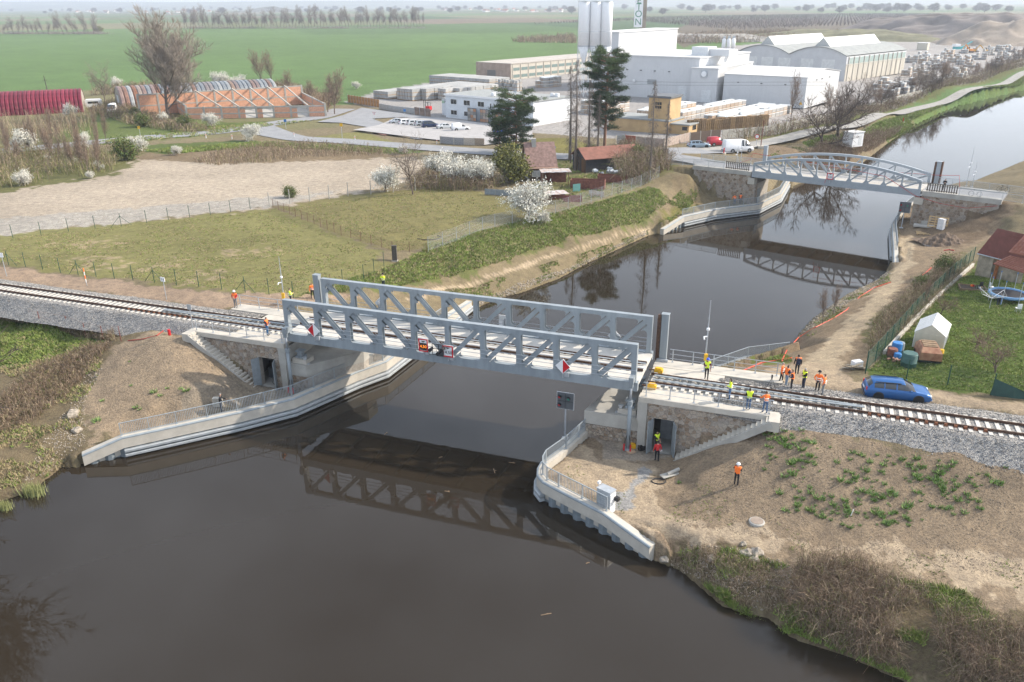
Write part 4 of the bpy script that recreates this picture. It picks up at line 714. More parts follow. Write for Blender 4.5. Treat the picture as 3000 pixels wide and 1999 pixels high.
def signal_board(px, py, z, top, lb, hts=(2.0, 1.9), green=(.05, .35, .25), sz=1.3, rz=None):
    x, y, _ = G(px, py, z); o = thing('light_signal', lb, 'signal', (x, y, z), ANG if rz is None else rz)
    H = HZ(px, top, y)-z; B().tube([(0, 0, 0), (0, 0, H-.1)], .07, 10).obj('pole', GALV, o); B().bx((-.25, -.25, 0), (.25, .25, .05)).obj('base_plate', GALV, o)
    w = sz/2; B().bx((-w, -.10, H-sz*1.05), (w, -.075, H)).obj('panel', mat('dark_panel', (.085, .095, .105), .45), o); B().bx((-w-.03, -.073, H-sz*1.05-.03), (w+.03, -.06, H+.03)).obj('panel_edge', WHITE, o)
    for a, c, m in ((-w*.72, H-sz*.3, RED), (w*.38, H-sz*.36, mat('green_lens', green, .2)), (-w*.72, H-sz*.82, RED)):
        B().tube([(a, -.10, c), (a, -.14, c)], .12, 12).obj('lens', m, o); B().add([(a+.17*math.cos(k), yy, c+.17*math.sin(k)) for yy in (-.10, -.38) for k in np.linspace(0, math.pi, 7)], [(i, i+1, 8+i, 7+i) for i in range(6)]).obj('hood', DARK, o)
    B().bx((-.02, -.11, H-sz*1.0), (.02, -.098, H-.06)).bx((-w*.95, -.11, H-sz*.55-.02), (w*.95, -.098, H-sz*.55+.02)).obj('grid_bar', DARK, o)
    return o
signal_board(1655, 1285, 1.2, 1150, 'black light signal panel on a pole behind the curved quay railing')
signal_board(2640, 668, 1.7, 592, 'black light signal panel on a pole beside the stone wall with pallets', sz=1.5)
# arched road lift bridge
def W2(s, t): return (RB0[0]+RBU[0]*s-RBU[1]*t, RB0[1]+RBU[1]*s+RBU[0]*t)
def FR2(name, label, cat, s=0., t=0., z=0., group=None): return thing(name, label, cat, (*W2(s, t), z), RBA, group)
L2, WD2, Z2, ZC2 = 24.93, 6.3, 6.0, 7.0
STEEL2 = mat('arch_grey_steel', (.30, .335, .365), .45, 0, .06, 1.5)
ab = FR2('arched_road_bridge', 'grey steel bowstring road bridge with curved top chords over the canal by the factory', 'bridge')
arch = lambda x: 8.35+1.62*(1-(2*x/L2-1)**2)
for t0 in (0., WD2):
    B().bx((-.25, t0-.17, Z2), (L2+.25, t0+.17, ZC2)).obj('bottom_chord', STEEL2, ab)
    b = B(); xs = np.linspace(-.1, L2+.1, 31)
    for a, c in zip(xs[:-1], xs[1:]): b.bar((a, t0, arch(a)-.17), (c+.005, t0, arch(c)-.17), .42, .36)
    b.obj('top_chord', STEEL2, ab)
    for i in range(11):
        x = i*L2/10; w = .17 if i in (0, 10) else .1; b = B().bx((x-w, t0-.14, ZC2), (x+w, t0+.14, arch(x)-.2))
        for k in (-1, 1):
            if 0 < i < 10: b.add([(x+k*.1, t0-.12, ZC2), (x+k*.45, t0-.12, ZC2), (x+k*.1, t0-.12, ZC2+.55), (x+k*.1, t0+.12, ZC2), (x+k*.45, t0+.12, ZC2), (x+k*.1, t0+.12, ZC2+.55)], [(0, 1, 2), (5, 4, 3), (1, 4, 5, 2)])
        b.obj('post', STEEL2, ab)
        if i < 10:
            x2 = x+L2/10; p, q = ((x, arch(x)-.3), (x2, ZC2)) if i < 5 else ((x, ZC2), (x2, arch(x2)-.3)); b = B()
            for sg in (-1, 1): b.bar((p[0], t0+sg*.11, p[1]), (q[0], t0+sg*.11, q[1]), .03, .2)
            b.bar((p[0], t0, p[1]), (q[0], t0, q[1]), .2, .03).obj('diagonal', STEEL2, ab)
            bb = B()
            for k in range(20): xx = x+.12+k*(x2-x-.2)/20; bb.bar((xx, t0+(.2 if t0 == 0 else -.2), ZC2+.02), (xx, t0+(.2 if t0 == 0 else -.2), ZC2+.95), .014, .014)
            bb.bar((x, t0+(.2 if t0 == 0 else -.2), ZC2+.98), (x2, t0+(.2 if t0 == 0 else -.2), ZC2+.98), .05, .05).obj('inner_railing', GALV, ab, kind='stuff')
        B().bx((x-.12, .18, Z2+.1), (x+.12, WD2-.18, ZC2-.35)).obj('cross_beam', STEEL2, ab)
B().bx((-.25, .18, ZC2-.35), (L2+.25, WD2-.18, ZC2-.1)).obj('deck', mat('worn_deck', (.42, .40, .37), .9, 0, .1, .8), ab)
B().bx((-.25, .18, ZC2-.1), (L2+.25, 1.2, ZC2-.02)).obj('kerb_walkway', CONC, ab); B().bx((-.25, WD2-1.2, ZC2-.1), (L2+.25, WD2-.18, ZC2-.02)).obj('kerb_walkway', CONC, ab)
def abut2(d, lb):
    s0 = L2+.45 if d > 0 else -.45; o = FR2('bridge_abutment', lb, 'abutment', s0, 0); X = lambda a: a*d; Ld = 10.2
    def bx(nm, a, b, m): return B().bx((X(a[0]), a[1], a[2]), (X(b[0]), b[1], b[2])).obj(nm, m, o)
    bx('wall_core', (0, .0, .8), (Ld-.2, .4, 6.2), MORT); bx('wall_core', (0, WD2-.4, .8), (Ld, WD2, 6.2), MORT); bx('front_wall', (0, .4, .8), (.5, WD2-.4, 5.6), CONC2)
    bx('coping', (-.05, -.14, 6.15), (Ld, .9, 6.82), CONC2); bx('coping', (-.05, WD2-.9, 6.15), (Ld, WD2+.14, 6.82), CONC2); bx('road_slab', (-.2, .9, 6.3), (Ld, WD2-.9, 6.74), ASPH)
    bx('bearing_pier', (-.75 if d < 0 else -.9, -.28, 4.85), (.35, 1.2, 5.85), CONC); bx('bearing_pier', (-.75, WD2-1.2, 4.85), (.35, WD2+.28, 5.85), CONC); bx('bearing', (-.5, -.05, 5.85), (-.05, .5, 5.99), DARK)
    bx('pier_base', (-.9, -.05, .8), (0, WD2, 4.85), MORT)
    P_ = [(X(-.88), 1.2), (X(0), 1.2), (X(0), 4.82), (X(-.88), 4.82)]; stonework(o, P_, -.05, .42, 31+d)
    stonework(o, [(X(0.02), 1.2), (X(5.6), 1.2), (X(9.7), 6.0), (X(9.7), 6.14), (X(0.02), 6.14)], .0, .46, 41+d)
    if d < 0:
        bx('doorway', (-.92, 1.3, 1.4), (-.905, 2.9, 3.9), mat('dark_grey_door', (.13, .15, .16), .5)); stonework(o, [(.2, 1.2), (1.25, 1.2), (1.25, 4.8), (.2, 4.8)], .9, .42, 77, 1, 'y')
    return o
abut2(-1, 'rubble stone abutment of the arched road bridge above two workers'); abut2(1, 'rubble stone abutment of the arched road bridge with pallets leaning on it')
def wl2(l): return [(*W2(s, t), z) for s, t, z in l]
railing('road_railing', 'grey railing of the arched road bridge above two workers', wl2([(-22, -1.6, 5.95), (-14.5, -.2, 6.5), (-10.6, .1, 6.8), (-5.2, .1, 6.84)]), 1, post_gap=2.3)
railing('road_railing', 'grey railing of the arched road bridge approach beside the parked van', wl2([(-12, WD2, 6.7), (-.7, WD2, 6.84)]), 1, post_gap=2.3)
railing('road_railing', 'grey railing of the arched road bridge where a pale bicycle leans', wl2([(L2+5.2, .1, 6.84), (L2+10.6, .1, 6.7), (L2+18, .1, 6.45)]), 1, post_gap=2.3)
railing('road_railing', 'grey railing of the arched road bridge along the dark parked bicycle', wl2([(L2+.8, WD2, 6.84), (L2+10.6, WD2, 6.7), (L2+19, WD2, 6.45)]), 1, post_gap=2.3)
DW = mat('dark_timber', (.075, .065, .055), .8, 0, .3, 5)
for sa, lb in ((-4.9, 'dark slatted barrier of the arched bridge with a black bag'), (L2+.9, 'dark slatted barrier of the arched bridge near the standing man')):
    o = FR2('slatted_barrier', lb, 'barrier', sa, .12, 6.84); me = B().bx((-.07, -.03, .05), (.07, .03, 1.15)).mesh('slat', DW)
    for k in range(13): q = put('slat', me, o); q.location = (.1+k*.32, 0, 0)
    for h in (.15, 1.12): B().bx((-.05, -.05, h), (4.1, .05, h+.09)).obj('rail', DW, o)
for px, yt, s, t, lb, m in ((2265, 428, -.9, WD2+.9, 'pale grey guide tower of the arched bridge behind the parked van', STEEL2), (2742, 474, L2+.9, WD2+.9, 'dark fronted guide tower of the arched bridge beside the slatted barrier and man', STEEL2)):
    x, y = W2(s, t); H = HZ(px, yt, y)-4.5; o = FR2('guide_tower', lb, 'tower', s, t, 4.5); B().bx((-.3, -.3, 0), (.3, .3, H)).obj('column', m, o); B().bx((-.33, -.33, H), (.33, .33, H+.05)).obj('cap', STEEL2, o)
    if px > 2500: B().bx((-.62, -.2, .5), (-.31, .25, H-.1)).bx((.31, -.28, .2), (.55, .28, H)).obj('rack', RUST, o)
def on2(px, py, t):
    d = ray(px, py); n = (-RBU[1], RBU[0]); o_ = W2(0, t); k = (o_[0]*n[0]+o_[1]*n[1])/(d[0]*n[0]+d[1]*n[1]); x, y = d[0]*k, d[1]*k; return (x-RB0[0])*RBU[0]+(y-RB0[1])*RBU[1], HC+d[2]*k
s, z = on2(2432, 517, -.35); o = FR2('sign_board', 'red rimmed clearance board reading 4,50 on the arched bridge', 'sign', s, -.35, z)
B().bx((-.5, 0, -.5), (.5, .05, .5)).obj('backing', WHITE, o)
for a, c in (((-.5, -.5), (.5, -.38)), ((-.5, .38), (.5, .5)), ((-.5, -.38), (-.38, .38)), ((.38, -.38), (.5, .38))): B().bx((a[0], -.01, a[1]), (c[0], 0, c[1])).obj('rim', CRIM, o)
B().add([(-.22, -.008, .36), (.22, -.008, .36), (0, -.008, .22)], [(0, 2, 1)]).obj('notch', DARK, o); text(o, '4,50', .34, 0, -.012, -.1, DARK, 'digits'); B().bx((-.05, .05, -1.), (.05, .2, .2)).obj('bracket', GALV, o)
HOSE = mat('red_hose', (.42, .03, .02), .5)
def hose(name, label, ps, r=.035, m=HOSE): b = B(); b.tube(ps, r, 6); return tag(b.obj(name, m), label, 'hose')
x0 = lambda s, t, z: (*W2(s, t), z)
hose('red_hose', 'red hose slung along the road bridge arch and down the embankment', [x0(-9, WD2+1.2, 5.2), x0(-3.5, WD2+1.2, 7.4), x0(-3., WD2+.6, 8.6), x0(3, WD2+.3, 8.3), x0(8, WD2+.3, 8.0), x0(14, WD2+.3, 7.9), x0(20, WD2+.3, 7.9), x0(L2+1, WD2+.3, 8.1), x0(L2+4, WD2-.3, 8.5), x0(L2+4.4, WD2-.5, 6.85)])
hose('red_hose', 'red hose hanging from the arch across the stone wall with pallets', [x0(11.5, -.3, 6.4), x0(11.8, -.3, 8.9), x0(14, -.3, 8.9), x0(20, -.3, 8.4), x0(22, -.35, 7.4), x0(24.5, -.4, 6.1), x0(28, -.4, 5.4), x0(31.5, -.5, 5.2), x0(35.2, -.4, 6.0)])
# people
SKIN = mat('skin', (.55, .33, .23), .55); HAIRM = {'d': mat('dark_hair', (.03, .022, .016), .7), 'g': mat('grey_hair', (.28, .27, .26), .7), 'b': mat('brown_hair', (.10, .06, .035), .7)}
ORG = mat('orange_hi_vis', (.95, .19, .025), .7, 0, .06, 8); YLW = mat('yellow_hi_vis', (.72, .90, .035), .7, 0, .06, 8); STRP = mat('silver_stripe', (.72, .72, .70), .5)
CLO = {'black': mat('black_cloth', (.015, .015, .018), .9), 'jeans': mat('blue_denim', (.07, .13, .24), .9, 0, .2, 12), 'navy': mat('navy_cloth', (.02, .028, .055), .9), 'grey': mat('grey_cloth', (.17, .18, .19), .9), 'maroon': mat('maroon_cloth', (.12, .02, .03), .9), 'red': mat('red_jacket', (.48, .02, .025), .8), 'orange': ORG, 'yellow': YLW, 'blue': mat('blue_cloth', (.03, .10, .22), .9), 'lightjeans': mat('pale_denim', (.20, .27, .36), .9, 0, .2, 12)}
ARMS = {'down': ((.26, -.03, 1.13), (.27, .07, .88), (.26, .11, .80)), 'front': ((.25, .03, 1.14), (.09, .26, 1.17), (.03, .32, 1.2)), 'pocket': ((.31, -.07, 1.14), (.21, .06, .97), (.17, .1, .90)), 'face': ((.25, .17, 1.22), (.10, .26, 1.48), (.06, .24, 1.57)), 'rail': ((.27, .14, 1.16), (.24, .40, 1.08), (.22, .47, 1.07)), 'chest': ((.27, .02, 1.13), (.02, .22, 1.22), (-.06, .22, 1.25))}
def skin_mesh(V, E_, R):
    me = bpy.data.meshes.new('t'); bm = bmesh.new(); L = bm.verts.layers.skin.verify(); vs = [bm.verts.new(v) for v in V]
    for i, v in enumerate(vs): r = R[i]; v[L].radius = r if isinstance(r, tuple) else (r, r); v[L].use_root = (i == 0)
    for a, b in E_: bm.edges.new((vs[a], vs[b]))
    bm.to_mesh(me); bm.free(); o = bpy.data.objects.new('t', me); COL.objects.link(o); m = o.modifiers.new('s', 'SKIN'); m.use_smooth_shade = True; o.modifiers.new('u', 'SUBSURF').levels = 1
    dg = bpy.context.evaluated_depsgraph_get(); out = bpy.data.meshes.new_from_object(o.evaluated_get(dg)); bpy.data.objects.remove(o); return out
def segd(p, a, b):
    a, b = np.array(a), np.array(b); e = b-a; t = np.clip(((p-a) @ e)/(e @ e), 0, 1); return np.linalg.norm(p-(a+t[:, None]*e), axis=1)
def person(px, py, face, label, top='black', legs='black', vest=None, arms=('down', 'down'), stride=0., head='d', z=None, height=1.76, bag=None, longsleeve=None, lean=0., shoes='black', item=None):
    x, y, zz = G(px, py, z) if z is not None else GP(px, py); o = thing('person', label, 'person', (x, y, zz), rad(face)-math.pi/2); k = height/1.75; st = stride
    V = [(0, 0, .96), (0, 0, 1.10), (0, .0+lean*.4, 1.30), (0, -.01+lean, 1.455), (0, .0+lean, 1.53), (0, .02+lean*1.1, 1.62), (0, .0+lean*1.1, 1.715)]
    R = [(.145, .115), (.14, .11), (.175, .12), (.085, .075), .05, (.078, .098), (.062, .078)]; E_ = [(0, 1), (1, 2), (2, 3), (3, 4), (4, 5), (5, 6)]
    lab = [(0, 1, 't'), (1, 2, 't'), (2, 3, 't'), (3, 4, 'n'), (4, 5, 'h'), (5, 6, 'h')]
    for sx, sg in ((-1, 1), (1, -1)):
        i = len(V); f = st*sg; V += [(sx*.09, f*.15, .90), (sx*.10, f*.55+.02, .50), (sx*.10, f*.85-.02, .095), (sx*.115, f*.85+.15, .045)]; R += [.098, .066, .048, .04]
        E_ += [(0, i), (i, i+1), (i+1, i+2), (i+2, i+3)]; lab += [(0, i, 'l'), (i, i+1, 'l'), (i+1, i+2, 'l'), (i+2, i+3, 's')]
    hands = []
    for sx, am in ((-1, arms[0]), (1, arms[1])):
        i = len(V); e, w, hnd = ARMS[am]; V += [(sx*.19, lean*.8, 1.405), (sx*e[0], e[1]+lean*.6, e[2]), (sx*w[0], w[1]+lean*.5, w[2]), (sx*hnd[0], hnd[1]+lean*.5, hnd[2])]; R += [.07, .052, .036, .038]
        E_ += [(2, i), (i, i+1), (i+1, i+2), (i+2, i+3)]; lab += [(2, i, 't'), (i, i+1, 'a'), (i+1, i+2, 'a'), (i+2, i+3, 'w')]; hands.append((V[i+2], V[i+3], sx))
    V = [(a*k, b*k, c*k) for a, b, c in V]; R = [tuple(q*k for q in r) if isinstance(r, tuple) else r*k for r in R]
    me = skin_mesh(V, E_, R); n = len(me.polygons); C = np.empty(n*3); me.polygons.foreach_get('center', C); C = C.reshape(-1, 3); nm = np.empty(n*3); me.polygons.foreach_get('normal', nm); nm = nm.reshape(-1, 3)
    D = np.stack([segd(C, V[a], V[b]) for a, b, _ in lab], 1); kind = np.array([l[2] for l in lab])[D.argmin(1)]
    slv = CLO[longsleeve or top]; me.materials.clear()
    for m in (SKIN, CLO[legs], CLO[top], slv, CLO[shoes]): me.materials.append(m)
    idx = np.select([np.isin(kind, ['h', 'w']), kind == 'l', kind == 's', kind == 'a'], [0, 1, 4, 3], 2); idx[(kind == 'n') & (C[:, 2] > 1.475*k)] = 0; idx[(kind == 't') & (C[:, 2] < .93*k)] = 1
    me.polygons.foreach_set('material_index', idx.astype(np.int32)); me.polygons.foreach_set('use_smooth', np.ones(n, bool)); body = put('body', me, o)
    vc = np.empty(len(me.vertices)*3); me.vertices.foreach_get('co', vc); vc = vc.reshape(-1, 3); vn = np.array([v.normal[:] for v in me.vertices])
    def shell(name, mask, off, mats, mi=None):
        b = B(); used = {}
        for p in np.where(mask)[0]:
            f = []
            for v in me.polygons[p].vertices:
                if v not in used: used[v] = len(b.v); b.v.append(tuple(vc[v]+vn[v]*off))
                f.append(used[v])
            b.f.append(tuple(f)); b.m.append(int(mi[p]) if mi is not None else 0)
        if b.f: return b.obj(name, mats, o, True)
    if vest:
        t = (kind == 't') & (C[:, 2] > .86*k) & (C[:, 2] < 1.47*k); zz_ = C[:, 2]/k; mi = (((zz_ > .955) & (zz_ < 1.0)) | ((zz_ > 1.10) & (zz_ < 1.15))).astype(int); shell('hi_vis_vest', t, .028, [CLO[vest], STRP], mi)
    if top in ('orange', 'yellow') and not vest:
        b = B(); b.lathe((0, lean*.2*k, 0), [(.165*k, 1.0*k), (.165*k, 1.04*k)], 14).lathe((0, lean*.4*k, 0), [(.185*k, 1.16*k), (.19*k, 1.2*k)], 14); b.obj('reflective_bands', STRP, o)
    hd = (kind == 'h')
    if head in HAIRM: shell('hair', hd & ((C[:, 2] > 1.66*k) | ((C[:, 1] < (-.01+lean)*k) & (C[:, 2] > 1.55*k))), .014, HAIRM[head])
    else:
        m = {'w': WHITE, 'u': mat('blue_helmet', (.02, .09, .62), .35), 'c': CLO['black'], 'gc': CLO['grey']}[head]; hy = lean*1.1*k
        B().lathe((0, hy, 1.66*k), [(.145, 0), (.15, .01), (.125, .018), (.118, .06), (.09, .115), (.04, .14), (.005, .145)], 14).obj('helmet' if head in 'wu' else 'cap', m, o, True)
    fy = (.115+lean*1.1)*k; B().box((-.032*k, fy-.012, 1.645*k), (.02, .012, .012)).box((.032*k, fy-.012, 1.645*k), (.02, .012, .012)).box((0, fy-.008, 1.575*k), (.045, .012, .01)).obj('eyes_and_mouth', DARK, o)
    B().add([(-.015, fy-.02, 1.60*k), (.015, fy-.02, 1.60*k), (0, fy+.015, 1.605*k), (0, fy-.012, 1.65*k)], [(0, 1, 2), (0, 2, 3), (1, 3, 2)]).obj('nose', SKIN, o)
    for w, h, sx in hands:
        w, h = Vector(w)*k, Vector(h)*k; d = (h-w).normalized(); sd = d.cross(Vector((0, .3, 1))).normalized(); b = B()
        for j, (off, ln) in enumerate(((-.03, .07), (-.01, .085), (.01, .08), (.028, .06))): p = h+sd*off; q = p+d*ln*.6+Vector((0, 0, -.01)); b.tube([p, q, q+d*ln*.4+Vector((0, 0, -.02))], [.011, .01, .007], 5)
        b.tube([w+sd*(-.03*sx)+d*.02, w+sd*(-.06*sx)+d*.06], [.013, .009], 5); b.obj('fingers', SKIN, o)
    if bag == 'back': B().box((0, -.19, 1.22*k), (.3, .17, .46)).box((0, -.29, 1.12*k), (.22, .06, .24)).obj('backpack', CLO['navy'], o)
    if bag == 'side': B().box((-.25, .05, .92), (.1, .26, .24)).obj('shoulder_bag', CLO['black'], o); B().tube([(-.24, .02, .98), (-.05, .16, 1.3), (.13, .02, 1.47)], .014, 4).obj('strap', CLO['black'], o)
    if item == 'paper': h = hands[1][1]; B().box((h[0]*k, h[1]*k+.06, h[2]*k), (.3, .22, .01)).obj('clipboard', WHITE, o)
    return o
pz = ZP
person(692, 902, 265, 'person in orange vest and white helmet at the railing by the paddock', 'red', 'grey', 'orange', ('front', 'pocket'), head='w', z=pz)
person(785, 983, 350, 'person in orange vest and jeans standing on the abutment platform above the doorway', 'navy', 'blue', 'orange', ('front', 'front'), head='d', z=pz)
person(853, 893, 20, 'person in yellow jacket holding a phone beside the mast behind the truss', 'yellow', 'black', None, ('front', 'front'), head='d')
person(917, 876, 300, 'person in orange jacket and black trousers walking on the dirt by the field', 'orange', 'black', None, ('face', 'down'), stride=.22, head='b')
person(1124, 846, 260, 'person in yellow and black jacket standing on the grass bank path', 'yellow', 'navy', None, ('face', 'face'), head='c')
person(650, 1208, 10, 'person in black jacket leaning on the long quay railing', 'black', 'navy', None, ('rail', 'rail'), head='g', lean=.06, z=1.2)
person(2069, 1111, 250, 'person in yellow vest and blue helmet beside the mast with yellow box', 'maroon', 'black', 'yellow', ('down', 'front'), head='u', z=pz, stride=.06)
person(2136, 1172, 170, 'person in yellow jacket and jeans standing on the sleepers', 'yellow', 'jeans', None, ('front', 'down'), head='d', z=5.6)
person(2191, 1201, 80, 'person in yellow vest seen from behind at the track railing', 'black', 'jeans', 'yellow', ('front', 'front'), head='d', z=pz)
person(2240, 1211, 100, 'person in orange vest and jeans leaning on the end of the track railing', 'orange', 'jeans', None, ('rail', 'chest'), stride=.12, head='b', z=pz, lean=.05)
person(2287, 1122, 330, 'grey haired person in orange jacket with a black shoulder bag', 'orange', 'black', None, ('down', 'down'), stride=.1, head='g', z=5.3, bag='side')
person(2302, 1131, 20, 'person in orange vest and pale jeans facing the group', 'navy', 'lightjeans', 'orange', ('front', 'front'), head='d', z=5.3, stride=.06)
person(2333, 1098, 80, 'person in orange vest carrying a dark backpack', 'black', 'black', 'orange', ('down', 'down'), head='d', z=5.2, bag='back')
person(2317, 1144, 160, 'person in orange vest and black trousers looking at papers in the group', 'navy', 'black', 'orange', ('front', 'front'), head='b', z=5.4, lean=.04)
person(2352, 1140, 190, 'person in yellow vest and dark blue jeans talking to the group', 'black', 'navy', 'yellow', ('front', 'chest'), head='g', z=5.3)
person(2393, 1149, 250, 'person in orange vest and dark cap beside the track', 'orange', 'black', None, ('pocket', 'pocket'), head='c', z=5.4, stride=.06)
person(2409, 1158, 150, 'person in red and orange jacket with grey trousers beside the track', 'orange', 'grey', None, ('pocket', 'pocket'), head='b', z=5.5)
person(2156, 1423, 75, 'person in orange vest and white helmet on the bare slope', 'black', 'black', 'orange', ('face', 'front'), head='w', stride=.04)
person(1922, 1322, 300, 'person in yellow vest standing at the open abutment door', 'black', 'black', 'yellow', ('down', 'front'), head='d', z=1.1)
person(1924, 1352, 95, 'person in red jacket with a clipboard in front of the abutment door', 'red', 'black', None, ('down', 'down'), head='d', item='paper', stride=.08)
person(2151, 600, 230, 'person in orange jacket bending at the quay railing under the arched bridge', 'orange', 'jeans', None, ('rail', 'rail'), head='d', lean=.05)
person(2168, 598, 250, 'person in orange vest and dark blue overalls at the quay railing under the arched bridge', 'navy', 'navy', 'orange', ('front', 'front'), head='c')
person(2764, 559, 240, 'person in black standing beside the slatted barrier', 'black', 'black', None, ('front', 'front'), head='d', z=6.84)
x, y, z = G(2256, 1150, 5.4); o = thing('camera_tripod', 'black camera tripod standing on the ballast beside the orange vests', 'tripod', (x, y, z))
for a in (0, 2.1, 4.2): B().tube([(.5*math.cos(a), .5*math.sin(a), 0), (0, 0, 1.2)], .016, 5).obj('leg', DARK, o)
B().bx((-.05, -.05, 1.18), (.05, .05, 1.45)).obj('head', DARK, o)
# vehicles (local +x is the front)
TYRE = mat('tyre', (.015, .015, .015), .85); RIM = mat('alloy_rim', (.35, .36, .37), .35, .7, .05, 3); CARGL = mat('car_glass', (.015, .02, .024), .05, spec=.8)
KINDS = {  # (x/L, belt, roof or None, glass to next side, glass to next top)
 'estate': [(-.50, .50, None, 0, 0), (-.49, .78, None, 0, 0), (-.475, .98, None, 0, 0), (-.46, 1.0, 1.03, 0, 1), (-.40, 1.0, 1.38, 0, 0), (-.375, 1.0, 1.43, 1, 0), (-.23, .99, 1.47, 0, 0), (-.215, .99, 1.475, 1, 0), (-.05, .97, 1.48, 0, 0), (-.03, .97, 1.48, 1, 0), (.06, .96, 1.46, 1, 0), (.09, .95, 1.43, 1, 1), (.24, .95, .99, 0, 0), (.26, .94, None, 0, 0), (.40, .83, None, 0, 0), (.46, .74, None, 0, 0), (.49, .58, None, 0, 0), (.50, .42, None, 0, 0)],
 'hatch': [(-.50, .50, None, 0, 0), (-.485, .85, None, 0, 0), (-.47, .95, .97, 0, 1), (-.38, .96, 1.38, 0, 0), (-.34, .96, 1.42, 1, 0), (-.12, .95, 1.47, 0, 0), (-.09, .95, 1.47, 1, 0), (.06, .94, 1.44, 1, 1), (.25, .93, .97, 0, 0), (.28, .92, None, 0, 0), (.42, .80, None, 0, 0), (.485, .60, None, 0, 0), (.50, .42, None, 0, 0)],
 'sedan': [(-.50, .55, None, 0, 0), (-.49, .9, None, 0, 0), (-.47, .98, None, 0, 0), (-.36, 1.0, None, 0, 0), (-.34, 1.0, 1.03, 0, 1), (-.20, .99, 1.39, 1, 0), (-.07, .97, 1.43, 0, 0), (-.05, .97, 1.43, 1, 0), (.06, .95, 1.41, 1, 1), (.22, .94, .97, 0, 0), (.25, .93, None, 0, 0), (.42, .82, None, 0, 0), (.485, .60, None, 0, 0), (.50, .42, None, 0, 0)],
 'mpv': [(-.50, .5, None, 0, 0), (-.49, 1.0, 1.03, 0, 1), (-.44, 1.02, 1.62, 0, 0), (-.42, 1.02, 1.68, 1, 0), (-.24, 1.01, 1.74, 0, 0), (-.22, 1.01, 1.74, 1, 0), (-.02, .99, 1.72, 0, 0), (0, .99, 1.72, 1, 0), (.08, .98, 1.66, 1, 1), (.30, .97, 1.0, 0, 0), (.33, .96, None, 0, 0), (.44, .82, None, 0, 0), (.49, .6, None, 0, 0), (.5, .42, None, 0, 0)],
 'boxvan': [(-.50, .5, None, 0, 0), (-.495, 1.05, 1.08, 0, 0), (-.48, 1.05, 1.72, 0, 0), (-.46, 1.05, 1.80, 0, 0), (-.05, 1.03, 1.82, 0, 0), (0, 1.0, 1.70, 0, 0), (.02, 1.0, 1.62, 1, 0), (.10, .98, 1.5, 1, 1), (.25, .95, .98, 0, 0), (.28, .94, None, 0, 0), (.43, .80, None, 0, 0), (.49, .6, None, 0, 0), (.5, .42, None, 0, 0)],
 'van': [(-.50, .5, None, 0, 0), (-.497, 1.2, 1.25, 0, 0), (-.49, 1.2, 2.35, 0, 0), (-.47, 1.2, 2.45, 0, 0), (.05, 1.2, 2.45, 1, 0), (.15, 1.2, 2.43, 0, 0), (.17, 1.2, 2.42, 1, 0), (.26, 1.2, 2.32, 1, 1), (.39, 1.15, 1.22, 0, 0), (.41, 1.12, None, 0, 0), (.47, .95, None, 0, 0), (.495, .7, None, 0, 0), (.50, .45, None, 0, 0)]}
